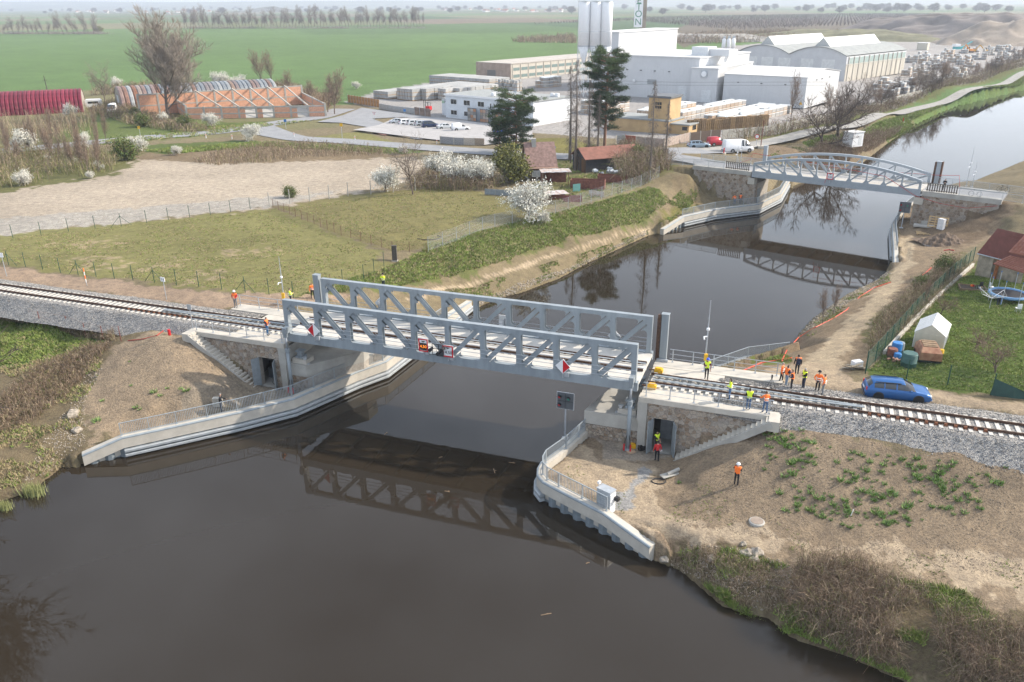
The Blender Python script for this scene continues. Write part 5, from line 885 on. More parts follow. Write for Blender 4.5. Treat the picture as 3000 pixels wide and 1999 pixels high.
def car(label, kind, px, py, face, paint, L, Wd, z=None, scale=1., group=None, name='parked_car', cat='car', zl=0.):
    x, y, zz = G(px, py, z) if z is not None else GP(px, py); o = thing(name, label, cat, (x, y, zz+zl), rad(face), group); st = KINDS[kind]; w = Wd/2; b = B(); n = 7
    for xx, be, ro, _, _ in st:
        k = 1-.10*max(0, (abs(xx)-.40)/.1)**2; a = w*k; lo = .20 if abs(xx) < .47 else .28
        if ro is None: ring = [(a*.88, lo), (a*.98, lo+.14), (a, min(be*.72, .62)), (a*.97, be-.10*(be-.3)), (a*.84, be+.012), (a*.5, be+.035), (0, be+.045)]
        else: tp = .80 if kind in ('van', 'boxvan') else .70; ro = ro-.05 if kind == 'estate' and ro > 1.1 else ro; ring = [(a*.88, lo), (a*.98, lo+.14), (a, .62), (a*.975, be-.03), (a*.94, be+.02), (a*(tp+.22*max(0, 1-(ro-be)/.42)), max(be+.03, ro-.05)), (0, ro)]
        full = [(xx*L, -q, r) for q, r in ring]+[(xx*L, q, r) for q, r in ring[::-1][1:]]; b.v += full
    m = 13
    for i in range(len(st)-1):
        cab = st[i][2] is not None and st[i+1][2] is not None
        for j in range(m-1):
            b.f.append((i*m+j, (i+1)*m+j, (i+1)*m+j+1, i*m+j+1)); side = j in (4, 7); topf = j in (5, 6); gl = cab and ((side and st[i][3]) or ((topf or (side and kind != 'sedan' and 0)) and st[i][4])); b.m.append(1 if gl else 0)
    b.f.append(tuple(range(m))[::-1]); b.m.append(0); b.f.append(tuple((len(st)-1)*m+j for j in range(m))); b.m.append(0)
    b.obj('body', [paint, CARGL], o, True)
    wr = .325 if kind != 'van' else .36; ax = (-.295*L, .30*L) if kind != 'van' else (-.24*L, .34*L)
    for axx in ax:
        for sg in (-1, 1):
            q = put('wheel', None, o); q.location = (axx, sg*(w-.10), wr); B().tube([(0, -.11, 0), (0, .11, 0)], wr, 18).obj('tyre', TYRE, q); B().tube([(0, sg*.09, 0), (0, sg*.125, 0)], wr*.62, 12).obj('rim', RIM if kind != 'estate' else TYRE, q)
            B().tube([(axx, sg*(w-.2), wr+.02), (axx, sg*(w+.004), wr+.02)], wr+.06, 20).obj('wheel_arch', DARK, o)
    bel = st[-4][1]
    for sg in (-1, 1):
        B().box((.475*L, sg*w*.72, .62), (.12, .34, .13)).obj('headlight', WHITE, o); B().box((-.484*L, sg*w*.80, .88 if kind != 'van' else .95), (.06, .2, .22)).obj('tail_light', RED, o)
        B().box((.17*L, sg*(w+.07), 1.0 if kind != 'van' else 1.35), (.10, .16, .12)).obj('mirror', paint, o); B().bx((-.14*L, sg*(w-.005), .80), (-.105*L, sg*(w+.02), .83)).bx((.04*L, sg*(w-.005), .79), (.075*L, sg*(w+.02), .82)).obj('door_handle', paint, o)
        if kind == 'estate': B().bx((-.36*L, sg*w*.70-.02, 1.385), (.02*L, sg*w*.70+.02, 1.435)).obj('roof_rail', DARK, o)
    B().box((.498*L, 0, .38), (.04, w*1.5, .12)).obj('grille', DARK, o); B().box((-.503*L, 0, .45), (.03, w*1.7, .12)).obj('bumper_strip', DARK, o); B().box((-.502*L, 0, .72 if kind != 'van' else .6), (.03, .5, .11)).obj('number_plate', WHITE, o)
    o.scale = (scale,)*3; return o
CP_ = {n: mat('car_paint_'+n, c, .28, m, .04, 2, spec=.6) for n, c, m in (('blue', (.02, .105, .30), .3), ('white', (.74, .75, .76), 0), ('silver', (.45, .48, .50), .5), ('navy', (.02, .035, .09), .3), ('red', (.40, .015, .03), .1), ('greyblue', (.27, .35, .42), .4), ('bright_blue', (.02, .10, .55), .1), ('pale', (.62, .64, .64), .2))}
car('blue estate car with roof rails parked on the dirt track by the railway', 'estate', 2622, 1168, -14, CP_['blue'], 4.62, 1.8, name='estate_car', zl=.1)
car('silver estate car parked at the yard gate beside a red van', 'estate', 2046, 435, 8, CP_['greyblue'], 4.5, 1.75, name='estate_car', zl=.12)
car('red small van parked between a silver estate and a white van', 'boxvan', 2102, 428, 15, CP_['red'], 4.4, 1.8, name='small_van', cat='van', zl=.12)
car('long white panel van parked at the road junction', 'van', 2160, 447, 10, CP_['white'], 6.0, 2.05, name='panel_van', cat='van', zl=.1)
car('white panel van beside the barrel roofed shed', 'van', 331, 330, -75, CP_['white'], 5.2, 2.0, name='panel_van', cat='van')
grp = 'cars on the works car park'
for i, (px, py, kd, pt, lb) in enumerate(((1166, 365, 'sedan', 'silver', 'silver saloon car first in the car park row by the lawn'), (1194, 368, 'hatch', 'white', 'white hatchback second in the car park row'), (1218, 370, 'hatch', 'pale', 'pale grey hatchback between a white hatchback and a darker one'), (1240, 372, 'hatch', 'silver', 'silver hatchback beside the dark blue people carrier'), (1262, 376, 'mpv', 'navy', 'dark blue people carrier in the car park row'), (1306, 380, 'sedan', 'pale', 'pale grey saloon beside the white delivery van'), (1350, 384, 'boxvan', 'white', 'white delivery van at the end of the car park row'))):
    car(lb, kd, px, py, 18, CP_[pt], 4.3, 1.74, group=grp, zl=.1)
car('bright blue car half hidden behind the bushy pine', 'hatch', 1472, 395, 30, CP_['bright_blue'], 4.1, 1.72, zl=.1)
# industrial site (its streets run at -41 degrees)
IA = rad(-41); E1 = (math.cos(IA), math.sin(IA)); E2 = (-E1[1], E1[0]); ZI = 4.45
WCLAD = mat('white_cladding', (.55, .56, .57), .5, 0, .03, .3); WROOF = mat('white_roof_sheet', (.60, .60, .59), .55, 0, .04, .4); GROOF = mat('grey_felt_roof', (.27, .285, .28), .9, 0, .12, .5); SEAM = mat('pale_seam', (.60, .62, .63), .5)
def bld(name, label, p0, lf, dp, an=IA): o = thing(name, label, 'building', (p0[0], p0[1], ZI), an); return o      # local: x to -lf (left), y to dp (back)
def wallbox(o, x0, y0, x1, y1, z0, z1, m, name='wall'): return B().bx((x0, y0, z0), (x1, y1, z1)).obj(name, m, o)
def clad(o, lf, dp, h, m=WCLAD, rise=0., seam=1.1):
    if rise: b = B().add([(0, 0, 0), (0, dp, 0), (0, dp, h), (0, dp/2, h+rise), (0, 0, h), (-lf, 0, 0), (-lf, dp, 0), (-lf, dp, h), (-lf, dp/2, h+rise), (-lf, 0, h)], [(0, 1, 2, 3, 4), (9, 8, 7, 6, 5), (0, 4, 9, 5), (1, 6, 7, 2)]); b.obj('wall', m, o)
    else: wallbox(o, -lf, 0, 0, dp, 0, h, m)
    b = B(); n = int(lf/seam)
    for i in range(1, n): b.bx((-i*seam-.03, -.025, .2), (-i*seam+.03, 0, h-.1))
    for i in range(1, int(dp/seam)): b.bx((0, i*seam-.03, .2), (.025, i*seam+.03, h-.1))
    b.obj('cladding_seams', SEAM, o, kind='stuff')
def groof(o, lf, dp, h, rise, m=WROOF, ov=.25):
    for a, c in ((0, 1), (2, 1)):
        ya = (-ov, dp/2, dp+ov)[a]; yc = dp/2; za = h+.05-(ov*rise/(dp/2)); zc = h+rise+.05
        q = [(-lf-ov, ya, za), (ov, ya, za), (ov, yc, zc), (-lf-ov, yc, zc)]; B().add(q+[(x, y, z+.12) for x, y, z in q], [(0, 1, 2, 3), (7, 6, 5, 4), (0, 4, 5, 1), (1, 5, 6, 2), (2, 6, 7, 3), (3, 7, 4, 0)]).obj('roof_slope', m, o)
o = bld('warehouse', 'long white clad warehouse with shallow gable roof and warning sign', (83, 235.4), 24.5, 30, rad(-37)); clad(o, 24.5, 30, 8.3, rise=1.5); groof(o, 24.5, 30, 8.3, 1.5)
for x in (-6, -13, -20): B().box((x, -.15, 6.2), (.5, .25, .18)).obj('wall_lamp', DARK, o)
for y in (8, 13, 20): B().box((.15, y, 7.2), (.25, .5, .18)).obj('wall_lamp', DARK, o)
B().add([(-1.5, -.04, 1.), (-.5, -.04, 1.), (-1., -.04, 1.9)], [(0, 1, 2)]).obj('warning_triangle', YEL, o); B().bx((-.12, -.12, 0), (0, 0, 8.2)).obj('corner_trim', SEAM, o)
o = bld('warehouse', 'white factory block with a round fan on its front wall', (61.5, 250.2), 8.2, 33, rad(-33)); clad(o, 8.2, 33, 9.7); B().bx((-8.4, -.2, 9.7), (.2, 33.2, 9.95)).obj('roof', WROOF, o); B().bx((-5.2, -.25, 7.2), (-3.2, 0, 9.2)).obj('fan_housing', GALV, o); B().tube([(-4.2, -.25, 8.2), (-4.2, -.5, 8.2)], .8, 16).obj('fan', WHITE, o); B().bx((-4.6, -.08, 0), (-1.6, 0, 3.6)).obj('roller_door', SEAM, o)
o = bld('factory_hall', 'large plain white factory hall behind the ochre transformer house', (57, 255.6), 29, 36, rad(-39)); clad(o, 29, 36, 12.4); B().bx((-29.3, -.3, 12.4), (.3, 36.3, 12.7)).obj('roof', WROOF, o)
for x in (-25, -20, -15, -10): B().box((x, -.15, 8.2), (.6, .25, .2)).obj('wall_lamp', DARK, o)
B().bx((-17.5, -.06, 4.2), (-14.2, 0, 5.6)).obj('louvre_window', mat('grey_louvre', (.3, .32, .33), .6), o); B().bx((-6.5, -.07, 0), (-3.6, 0, 4.2)).obj('roller_door', SEAM, o); B().bx((-22.6, -.5, 4.6), (-21.7, 0, 5.4)).obj('air_conditioner', WHITE, o)
B().bx((-7, 8, 12.7), (-1.5, 14, 15.2)).obj('roof_house', SEAM, o); B().bx((-1.45, 9, 12.7), (5, 15, 14.6)).obj('roof_house', WCLAD, o); B().tube([(-8, 20, 13.2), (2, 20, 13.2)], 1.0, 12).obj('roof_tank', WHITE, o)
o = bld('factory_tower_block', 'tall white box block rising behind the factory hall', (37, 292), 9, 46, rad(-36)); clad(o, 9, 46, 18.6); B().bx((-9.3, -.3, 18.6), (.3, 46.3, 18.95)).obj('roof', WROOF, o)
o = bld('arched_hall', 'grey double arched hall with two white ridge skylights', (125.4, 317), 46.4, 55, rad(-46)); LG = mat('light_grey_cladding', (.50, .51, .52), .6, 0, .05, .4); bay = 23.2; prof = []
for i in range(25): x = -i*46.4/24; u = (-x) % bay/bay if i < 24 else 0; prof.append((x, 8.9+3.0*(1-(2*u-1)**2)))
n = len(prof); B().add([(x, y, z) for y in (0, 55) for x, z in prof]+[(x, y, 0) for y in (0, 55) for x in (0, -46.4)], [tuple([2*n]+list(range(n))+[2*n+1]), tuple([2*n+3]+list(range(2*n-1, n-1, -1))+[2*n+2]), (2*n, 2*n+2, n, 0), (2*n+1, n-1, 2*n-1, 2*n+3)]).obj('wall', LG, o)
b = B(); 
for i in range(n-1): (x, z), (x2, z2) = prof[i], prof[i+1]; b.add([(x, -.4, z+.05), (x2, -.4, z2+.05), (x2, 55.4, z2+.05), (x, 55.4, z+.05), (x, -.4, z+.3), (x2, -.4, z2+.3), (x2, 55.4, z2+.3), (x, 55.4, z+.3)], [(7, 6, 5, 4), (0, 4, 5, 1), (2, 6, 7, 3)])
b.obj('roof', GROOF, o)
for c in (-11.6, -34.8):
    h = 11.9; q = [(c-3.2, 3, h), (c+3.2, 3, h), (c, 3, h+3.3), (c-3.2, 48, h), (c+3.2, 48, h), (c, 48, h+3.3)]; sk = B().add(q, [(0, 1, 2), (5, 4, 3), (1, 4, 5, 2), (0, 2, 5, 3)]).obj('skylight', mat('skylight_frame', (.42, .43, .42), .5), o)
    for i in range(22):
        y0 = 3.2+i*2.03
        for sg in (1, -1): B().add([(c+sg*3.25, y0, h+.04), (c+sg*3.25, y0+1.85, h+.04), (c+sg*.06, y0+1.85, h+3.36), (c+sg*.06, y0, h+3.36)], [(0, 1, 2, 3) if sg > 0 else (3, 2, 1, 0)]).obj('pane', matrnd('skylight_pane', [(.80, .81, .80), (.55, .57, .57), (.78, .76, .70), (.82, .83, .82)], .35), sk)
for x in (-42, -35, -27.5, -18, -9.5): B().bx((x, -.06, 4.2), (x+5, 0, 7.6)).obj('blind_window', mat('pale_blind', (.60, .61, .60), .6, 0, .1, 1), o)
for i in range(12):
    y = 2+i*4.4; B().bx((.0, y, 6.2), (.08, y+3.8, 8.3)).obj('window', mat('greenish_glass', (.36, .44, .42), .15), o); B().bx((0, y-.3, 0), (.35, y-.05, 8.6)).obj('pilaster', CONC, o)
B().bx((0, .2, 0), (.12, 54.8, 5.8)).obj('ribbed_wall', mat('ribbed_concrete', (.45, .42, .36), .9, 0, .35, 1, stretch=(1, 2.2, .05)), o); B().bx((0, 0, 5.8), (.25, 55, 6.15)).obj('ledge', CONC, o)
for i, px in enumerate((1706, 1738, 1769)):
    p = G(px, 283, ZI); y = p[1]; zt = HZ(px, 6, y)-ZI; zc = HZ(px, 135, y)-ZI; zk = HZ(px, 185, y)-ZI; r = 1.83
    o = thing('cement_silo', ('white cement silo nearest the field on lattice legs', 'white cement silo in the middle of three', 'white cement silo nearest the tall white block')[i], 'silo', p, IA, 'three cement silos')
    B().lathe((0, 0, 0), [(r, zc), (r, zt-.4), (r*.9, zt), (.1, zt+.2)], 24).obj('shell', WHITE, o, True); B().lathe((0, 0, 0), [(.3, zk), (r, zc)], 24).obj('cone', WHITE, o, True); B().lathe((0, 0, 0), [(r+.03, zc+4.2), (r+.03, zc+4.35)], 24).obj('band', SEAM, o); B().lathe((0, 0, 0), [(r+.05, zc-.15), (r+.05, zc+.1)], 24).obj('ring_beam', GALV, o)
    for a in range(4):
        an = a*math.pi/2+.8; c, s = math.cos(an)*r*.95, math.sin(an)*r*.95; an2 = an+math.pi/2; c2, s2 = math.cos(an2)*r*.95, math.sin(an2)*r*.95; B().tube([(c, s, 0), (c, s, zc)], .11, 6).obj('leg', WHITE, o)
        for k in range(3): B().tube([(c, s, zc*k/3), (c2, s2, zc*(k+1)/3)], .05, 5).tube([(c2, s2, zc*k/3), (c, s, zc*(k+1)/3)], .05, 5).obj('brace', WHITE, o)
    B().bx((-1.6, -1.6, zt+.1), (1.6, 1.6, zt+.18)).obj('top_platform', GALV, o)
    for h in (.5, 1.): B().bx((-1.7, -1.7, zt+h), (1.7, -1.65, zt+h+.05)).bx((-1.7, 1.65, zt+h), (1.7, 1.7, zt+h+.05)).obj('top_rail', GALV, o)
    if i == 0:
        b = B(); 
        for q in (-.25, .25): b.tube([(-r-.4, q, 0), (-r-.4, q, zt+1)], .05, 5)
        for k in range(60): b.tube([(-r-.4, -.25, k*.48), (-r-.4, .25, k*.48)], .03, 4)
        b.obj('ladder', GALV, o)
for k, (px, py) in enumerate(((2119, 147), (2133, 147), (2147, 146))):
    p = G(px, py, ZI); o = thing('small_silo', 'small white silo of a trio standing behind the white roofs', 'silo', p, 0, 'small silos behind the roofs'); B().lathe((0, 0, 0), [(1.3, 0), (1.3, 6), (.9, 6.7), (.2, 6.9)], 14).obj('shell', WHITE, o, True); B().bx((-.6, -.6, 6.9), (.6, .6, 8.2)).obj('filter', GALV, o)
p = G(1877, 195, ZI); o = thing('factory_chimney', 'concrete chimney with a white board of vertical green letters', 'chimney', p, rad(-10)); B().bx((-1.2, -1, 0), (1.4, 1, 48)).obj('shaft', mat('brownish_concrete', (.30, .26, .21), .9, 0, .2, .3), o); B().bx((-4.1, -1.35, HZ(1870, 80, p[1])-ZI), (-.3, -1.05, 48)).obj('letter_board', WHITE, o)
GL = mat('green_letter', (.10, .26, .17), .6)
for ch, py in (('N', 65), ('O', 42), ('T', 21), ('E', 2), ('B', -20)): text(o, ch, 4.1, -2.2, -1.4, HZ(1870, py, p[1])-ZI, GL, 'letter', ext=.03)
o = bld('office_building', 'pale two storey office with flat grey roof beside the car park', (5.54, 201.7), 30.1, 15); PLA = mat('pale_render', (.62, .65, .68), .85, 0, .05, .6); wallbox(o, -30.1, 0, 0, 15, 0, 5.9, PLA); B().bx((-30.35, -.25, 5.9), (.25, 15.25, 6.15)).obj('roof', GROOF, o); B().bx((-30.4, -.3, 5.75), (.3, -.25, 6.2)).obj('fascia', WHITE, o)
def win(par, x, z, w, h, y=0., fr=WHITE):
    f = B().bx((x, y-.05, z), (x+w, y, z+h)).obj('window', fr, par); B().bx((x+.1, y-.075, z+.1), (x+w/2-.04, y-.05, z+h-.1)).bx((x+w/2+.04, y-.075, z+.1), (x+w-.1, y-.05, z+h-.1)).obj('pane', GLASS, f); B().bx((x-.1, y-.15, z-.08), (x+w+.1, y, z)).obj('sill', SEAM, f)
for x in (-28.2, -23.4, -18.4): win(o, x, 3.6, 2.3, 1.4)
for x in (-14.2, -13, -11.6, -8.2, -5.2): win(o, x, 3.5, .6, 1.3)
for x in (-28.2, -23.4): win(o, x, .9, 2.3, 1.3)
win(o, -3.2, 3.6, 2., 1.4); win(o, -3.2, .9, 2., 1.3)
for x, y in ((-16.5, 3), (-17, 8), (-3.5, 11), (-2.2, 11.2)): B().bx((x, y, 6.2), (x+1., y+.7, 7.0)).obj('air_conditioner', WHITE, o); 
B().tube([(-10, 5, 6.1), (-10, 5, 8)], .05, 5).bx((-10.5, 4.9, 7.2), (-9.5, 5, 7.6)).obj('aerial', GALV, o)
ex = wallbox(o, -34.6, 3, -30.4, 9, 0, 4.3, PLA, 'porch'); B().bx((-34.8, 2.8, 4.3), (-30.3, 9.2, 4.5)).obj('porch_roof', GROOF, o)
text(o, 'PRES', .95, -32.6, 2.96, 3.5, DARK, 'lettering', sx=1.); text(o, '30', .95, -34.1, 2.96, 3.5, mat('sign_green', (.10, .42, .06), .5), 'lettering'); text(o, 'BE', .95, -31., 2.96, 3.5, MAT['sign_green'], 'lettering')
for k in range(4):
    x = -20.6+k*4.3; s_ = thing('tile_sample_board', 'board of coloured paving samples standing before the pale office', 'board', (5.54+E1[0]*x-E2[0]*1.6, 201.7+E1[1]*x-E2[1]*1.6, ZI), IA, 'sample boards by the office'); B().bx((0, 0, 0), (3.1, .15, 3.4)).obj('frame', mat('slate_grey', (.12, .14, .16), .6), s_)
    for i in range(3):
        for j in range(4): B().bx((.15+i*.97, -.04, .25+j*.76), (1.02+i*.97, 0, .93+j*.76)).obj('tile', matrnd('sample_tile', [(.32, .29, .25), (.42, .2, .1), (.45, .42, .38), (.2, .19, .18), (.38, .3, .2)], .8, .2, 5), s_)
o = bld('works_building', 'flat roofed works building with brown end wall and strip windows', (.32, 333.7), 18.6, 80); wallbox(o, -18.6, 0, 0, 80, 0, 5.9, CONC); B().bx((-18.7, -.12, 0), (.02, 0, 6.1)).obj('end_wall', mat('brown_render', (.34, .26, .21), .9, 0, .15, .5), o); B().bx((-18.7, 0, 5.9), (.2, 80.2, 6.2)).obj('roof', mat('gravel_roof', (.40, .37, .33), .95, 0, .12, .4), o); B().bx((-12.5, -.2, 0), (-8, -.1, 3.4)).obj('gate', mat('dark_gate', (.15, .14, .13), .6), o)
for i in range(16):
    for z in (3.4, .8): B().bx((0, 1.5+i*4.9, z), (.08, 5.2+i*4.9, z+1.1)).obj('window', mat('greenish_glass2', (.17, .23, .22), .15), o)
    B().bx((0, .8+i*4.9, 0), (.2, 1.1+i*4.9, 5.9)).obj('pilaster', CONC, o)
OCH = mat('ochre_render', (.48, .33, .17), .9, 0, .10, .5); p = G(1955, 402, ZI); o = thing('transformer_house', 'ochre transformer house with square tower and flat roofs', 'building', p, IA+rad(6))
wallbox(o, -15, 0, 0, 8.5, 0, 3.3, OCH); B().bx((-15.2, -.2, 3.3), (.2, 8.7, 3.6)).obj('roof', GROOF, o); wallbox(o, -5.6, 1.2, 0-.4, 7.2, 3.6, 8.2, OCH, 'tower'); B().bx((-5.9, .9, 8.2), (-.1, 7.5, 8.65)).obj('tower_roof', mat('dark_roof_edge', (.12, .13, .14), .8), o); wallbox(o, .02, 1, 4.6, 7.5, 0, 2.7, OCH, 'annex'); B().bx((.01, .8, 2.7), (4.8, 7.7, 2.95)).obj('annex_roof', GROOF, o)
for i in range(3):
    for j in range(2): B().bx((-4.0+i*.55, 1.12, 5.9+j*.8), (-3.55+i*.55, 1.2, 6.5+j*.8)).obj('window', GLASS, o)
B().bx((3.0, .93, 1.6), (4.2, 1.0, 2.4)).obj('window', GLASS, o); B().bx((4.6, 3, 1.5), (4.66, 5, 2.5)).obj('window', GLASS, o)
# stacks of products
GB = matrnd('grey_block', [(.36, .36, .35), (.42, .42, .41), (.31, .32, .32), (.39, .38, .36)], .9, .1, 1.5); PAL = mat('pallet_wood', (.36, .22, .10), .85, 0, .3, 3); WF = matrnd('white_film', [(.62, .65, .66), (.72, .74, .75), (.55, .58, .58), (.70, .72, .70)], .4, .12, 2); GRE = mat('green_strap', (.30, .45, .38), .6); TB = matrnd('paver_block', [(.40, .39, .37), (.33, .33, .33), (.40, .30, .22), (.45, .44, .42)], .9, .15, 2)
def stackmesh(nt, wx, wy, kind):
    b = B()
    for t in range(nt):
        z = t*1.15; b.mi = 1; b.bx((-wx/2+.02, -wy/2+.02, z), (wx/2-.02, wy/2-.02, z+.13)); b.mi = 0; b.bx((-wx/2+.05, -wy/2+.05, z+.13), (wx/2-.05, wy/2-.05, z+1.12 if kind == 'g' else z+.95))
        if kind != 'g': b.mi = 2; b.bx((-wx/2+.03, -wy/2+.03, z+.95), (wx/2-.03, wy/2-.03, z+1.13))
    return b.mesh('stack', [GB if kind == 'g' else TB, PAL, WF])
def stackrow(label, group, cols, kind, name='block_stack', an=None):
    cache = {}
    for (x, y, nt, wx, wy) in cols:
        k = (nt, round(wx, 1), round(wy, 1))
        if k not in cache: cache[k] = stackmesh(nt, wx, wy, kind)
        put(name, cache[k], None, (x, y, ZI+.12), (IA if an is None else an), label=label, cat='stack', group=group)
def I(o, a, b): return (o[0]+E1[0]*a+E2[0]*b, o[1]+E1[1]*a+E2[1]*b)
cA = G(1209, 297, ZI); cols = []
for i in range(-13, 9):
    st = 0 if i <= 0 else 3.7*((i+2)//3); nt = 3 if i > -7 else 2; s0 = st if i > -7 else -1.5
    for j in range(int((31-s0)/3.7)):
        if (i % 9 == 3 and j < 3) or (i == -7): continue
        cols.append((*I(cA, i*1.22-.6, s0+1.8+j*3.7), nt, 1.14, 3.55))
stackrow('grey concrete block stack in the big field of stacks by the office', 'grey block stacks by the office', cols, 'g')
cB = G(1434, 264, ZI); cols = [(*I(cB, -i*1.22-.6, 1.8+j*3.7), 3, 1.14, 3.55) for i in range(25) for j in range(3)]
stackrow('grey concrete block stack in the long block in front of the green field', 'grey block stacks along the field', cols, 'g')
cC = G(1515, 268, ZI); cols = [(*I(cC, -i*1.3, j*1.5), (3, 2, 1)[(i+j) % 3], 1.15, 1.15) for i in range(8) for j in range(3)]; stackrow('grey concrete block stack of the low uneven group by the works building', 'uneven grey block stacks', cols, 'g')
def rows(px0, py0, n, m, nt, label, group, kind='w', wx=1.15, wy=2.3, skip=0.):
    c = G(px0, py0, ZI); rg = random.Random(px0); cols = [(*I(c, -i*wx*1.03-rg.uniform(0, .05), j*wy*1.03), nt if rg.random() > .12 else max(1, nt-1), wx, wy) for i in range(m) for j in range(n) if rg.random() >= skip]; stackrow(label, group, cols, kind, 'wrapped_pallet_stack')
rows(1600, 258, 4, 4, 3, 'white wrapped pallet stack beside the works building windows', 'wrapped pallets by the works building')
rows(1900, 366, 10, 4, 3, 'white wrapped pallet stack between the office and the ochre house', 'wrapped pallets behind the pines'); rows(1775, 338, 5, 7, 3, 'white wrapped pallet stack close behind the office end wall', 'wrapped pallets behind the office')
rows(2000, 356, 15, 4, 2, 'white wrapped pallet stack in the long rows behind the ochre house', 'wrapped pallets behind the ochre house'); rows(2150, 372, 13, 7, 2, 'white wrapped pallet stack in the broad field of pallets below the warehouse', 'wrapped pallets below the warehouse')
rows(2310, 335, 1, 8, 2, 'paver stack standing along the foot of the white warehouse', 'pallets at the warehouse foot', wy=1.2, skip=.25)
b = B()
for t in range(22):
    z = t*.155
    for y in (-.5, -.25, 0, .25, .5): b.bx((-.6, y-.05, z+.11), (.6, y+.05, z+.14))
    for x in (-.55, 0, .55): b.bx((x-.05, -.55, z), (x+.05, .55, z+.11))
pm = b.mesh('empty_pallets', matrnd('old_pallet_wood', [(.30, .20, .11), (.22, .16, .10), (.38, .26, .14), (.26, .20, .15)], .9, .25, 2)); pl0 = G(2020, 398, ZI); pl1 = G(2232, 380, ZI)
for k in range(19):
    for j in range(2):
        f = k/18; put('empty_pallet_stack', pm, None, (pl0[0]+(pl1[0]-pl0[0])*f+E2[0]*1.3*j, pl0[1]+(pl1[1]-pl0[1])*f+E2[1]*1.3*j, ZI+.12), math.atan2(pl1[1]-pl0[1], pl1[0]-pl0[0])+random.uniform(-.04, .04), label='tall stack of empty wooden pallets behind the concrete fence', cat='pallets', group='empty pallet stacks').scale.z = random.uniform(.88, 1.02)
yard = [(2650, 178), (2760, 160), (2960, 140), (2990, 165), (2880, 205), (2700, 262), (2560, 308), (2500, 300), (2640, 235)]; yp = GPS(yard)[:, :2]; cols = []; rg = random.Random(5); mn, mx_ = yp.min(0), yp.max(0); rowsx = 0
while len(cols) < 285 and rowsx < 6000:
    rowsx += 1; a = rg.uniform(mn[0], mx_[0]); c = rg.uniform(mn[1], mx_[1])
    if inside(np.array([a]), np.array([c]), yp)[0] and vnoise(np.array([a/7.]), np.array([c/7.]), 3)[0] > .42:
        for k in range(rg.randint(2, 6)): cols.append((a+E1[0]*1.25*k, c+E1[1]*1.25*k, rg.randint(1, 3), 1.15, rg.choice((1.15, 2.3))))
stackrow('paver stack standing about in the open yard beyond the arched hall', 'stacks in the open yard', cols[:285], 'w', 'paver_stack')
# yard fence, gate, walls, paving
def panelfence(name, label, line, h, m, pm_, step=2.1):
    P_ = GPS(line); o = thing(name, label, 'fence', tuple(P_[0])); base = P_[0]; n0 = 0
    for a, c in zip(P_[:-1], P_[1:]):
        L = math.hypot(*(c-a)[:2]); n = max(1, int(L/step)); an = math.atan2(c[1]-a[1], c[0]-a[0])
        for i in range(n): p = a+(c-a)*i/n-base; q = a+(c-a)*(i+1)/n-base; zb = min(p[2], q[2]); k = (p+q)/2; w = L/n; B().box((0, 0, 0), (w-.14, .08, h)).obj('panel', m, o, loc=(k[0], k[1], zb+h/2), rz=an); B().box((0, 0, 0), (.14, .14, h+.15)).obj('post', pm_, o, loc=(p[0], p[1], zb+h/2+.07), rz=an)
    return o
panelfence('concrete_fence', 'low grey concrete panel fence below the pallet yard along the tow road', [(2115, 408), (2240, 396), (2330, 378), (2440, 352), (2560, 318), (2700, 280), (2850, 235), (3000, 190)], 1.9, CONC2, CONC2)
panelfence('concrete_fence', 'dark brown panel fence behind the silver car and red van', [(2020, 420), (2110, 410)], 2.2, mat('brown_panel', (.10, .07, .055), .8), CONC2)
panelfence('sample_wall', 'display walls of red grey and pale stone in front of the ochre house', [(1805, 425), (1830, 422)], 1.9, mat('slate_wall', (.10, .115, .135), .8), CONC); panelfence('sample_wall', 'red brick display wall in front of the ochre house', [(1832, 422), (1862, 424)], 1.8, mat('red_brick_wall', (.30, .08, .05), .85, 0, .2, 6), MAT['red_brick_wall']); panelfence('sample_wall', 'long grey and pink display wall by the parked silver car', [(1864, 424), (1945, 432), (2020, 412)], 1.7, mat('pink_grey_stone', (.38, .31, .27), .9, 0, .25, 3), CONC)
panelfence('sample_wall', 'low brown display wall beside the main road', [(1795, 440), (1880, 446)], 1., mat('brown_stone', (.20, .13, .10), .85, 0, .2, 4), MAT['brown_stone']); panelfence('sample_wall', 'row of short sample walls at the car park edge', [(1290, 420), (1330, 424), (1420, 427)], 1.5, matrnd('mixed_stone', [(.4, .4, .4), (.25, .25, .26), (.4, .3, .2), (.5, .48, .45)], .85), CONC)
panelfence('site_gate', 'grey sliding gate at the works entrance beside the pale office', [(1112, 320), (1155, 328), (1215, 335)], 1.6, mat('mesh_grey', (.35, .37, .38), .5, .3), GALV)
panelfence('banner_fence', 'fence with printed banner beside the works gate', [(1215, 336), (1262, 342)], 2.0, mat('brown_banner', (.22, .16, .13), .7, 0, .4, .6), GALV); panelfence('timber_fence', 'orange brown fence in front of the grey block stacks', [(1020, 300), (1070, 308), (1112, 315)], 2.2, mat('orange_net', (.36, .19, .07), .8, 0, .4, 1.2), CONC2, 1.6)
o = thing('forklift_truck', 'red and black forklift truck near the works gate', 'forklift', G(1253, 325, ZI), rad(150)); B().bx((-1.1, -.6, .3), (.3, .6, 1.3)).obj('body', RED, o); B().bx((.9, -.45, .1), (1., -.3, 3.)).bx((.9, .3, .1), (1., .45, 3.)).bx((.9, -.45, 2.8), (1., .45, 3.)).obj('mast', DARK, o)
for x, y in ((-.6, -.55), (-.6, .55), (.3, -.55), (.3, .55)): B().bx((x-.04, y-.04, 1.2), (x+.04, y+.04, 2.2)).obj('cab_post', DARK, o); B().tube([(x, y-.1, .3), (x, y+.1, .3)], .3, 10).obj('wheel', TYRE, o)
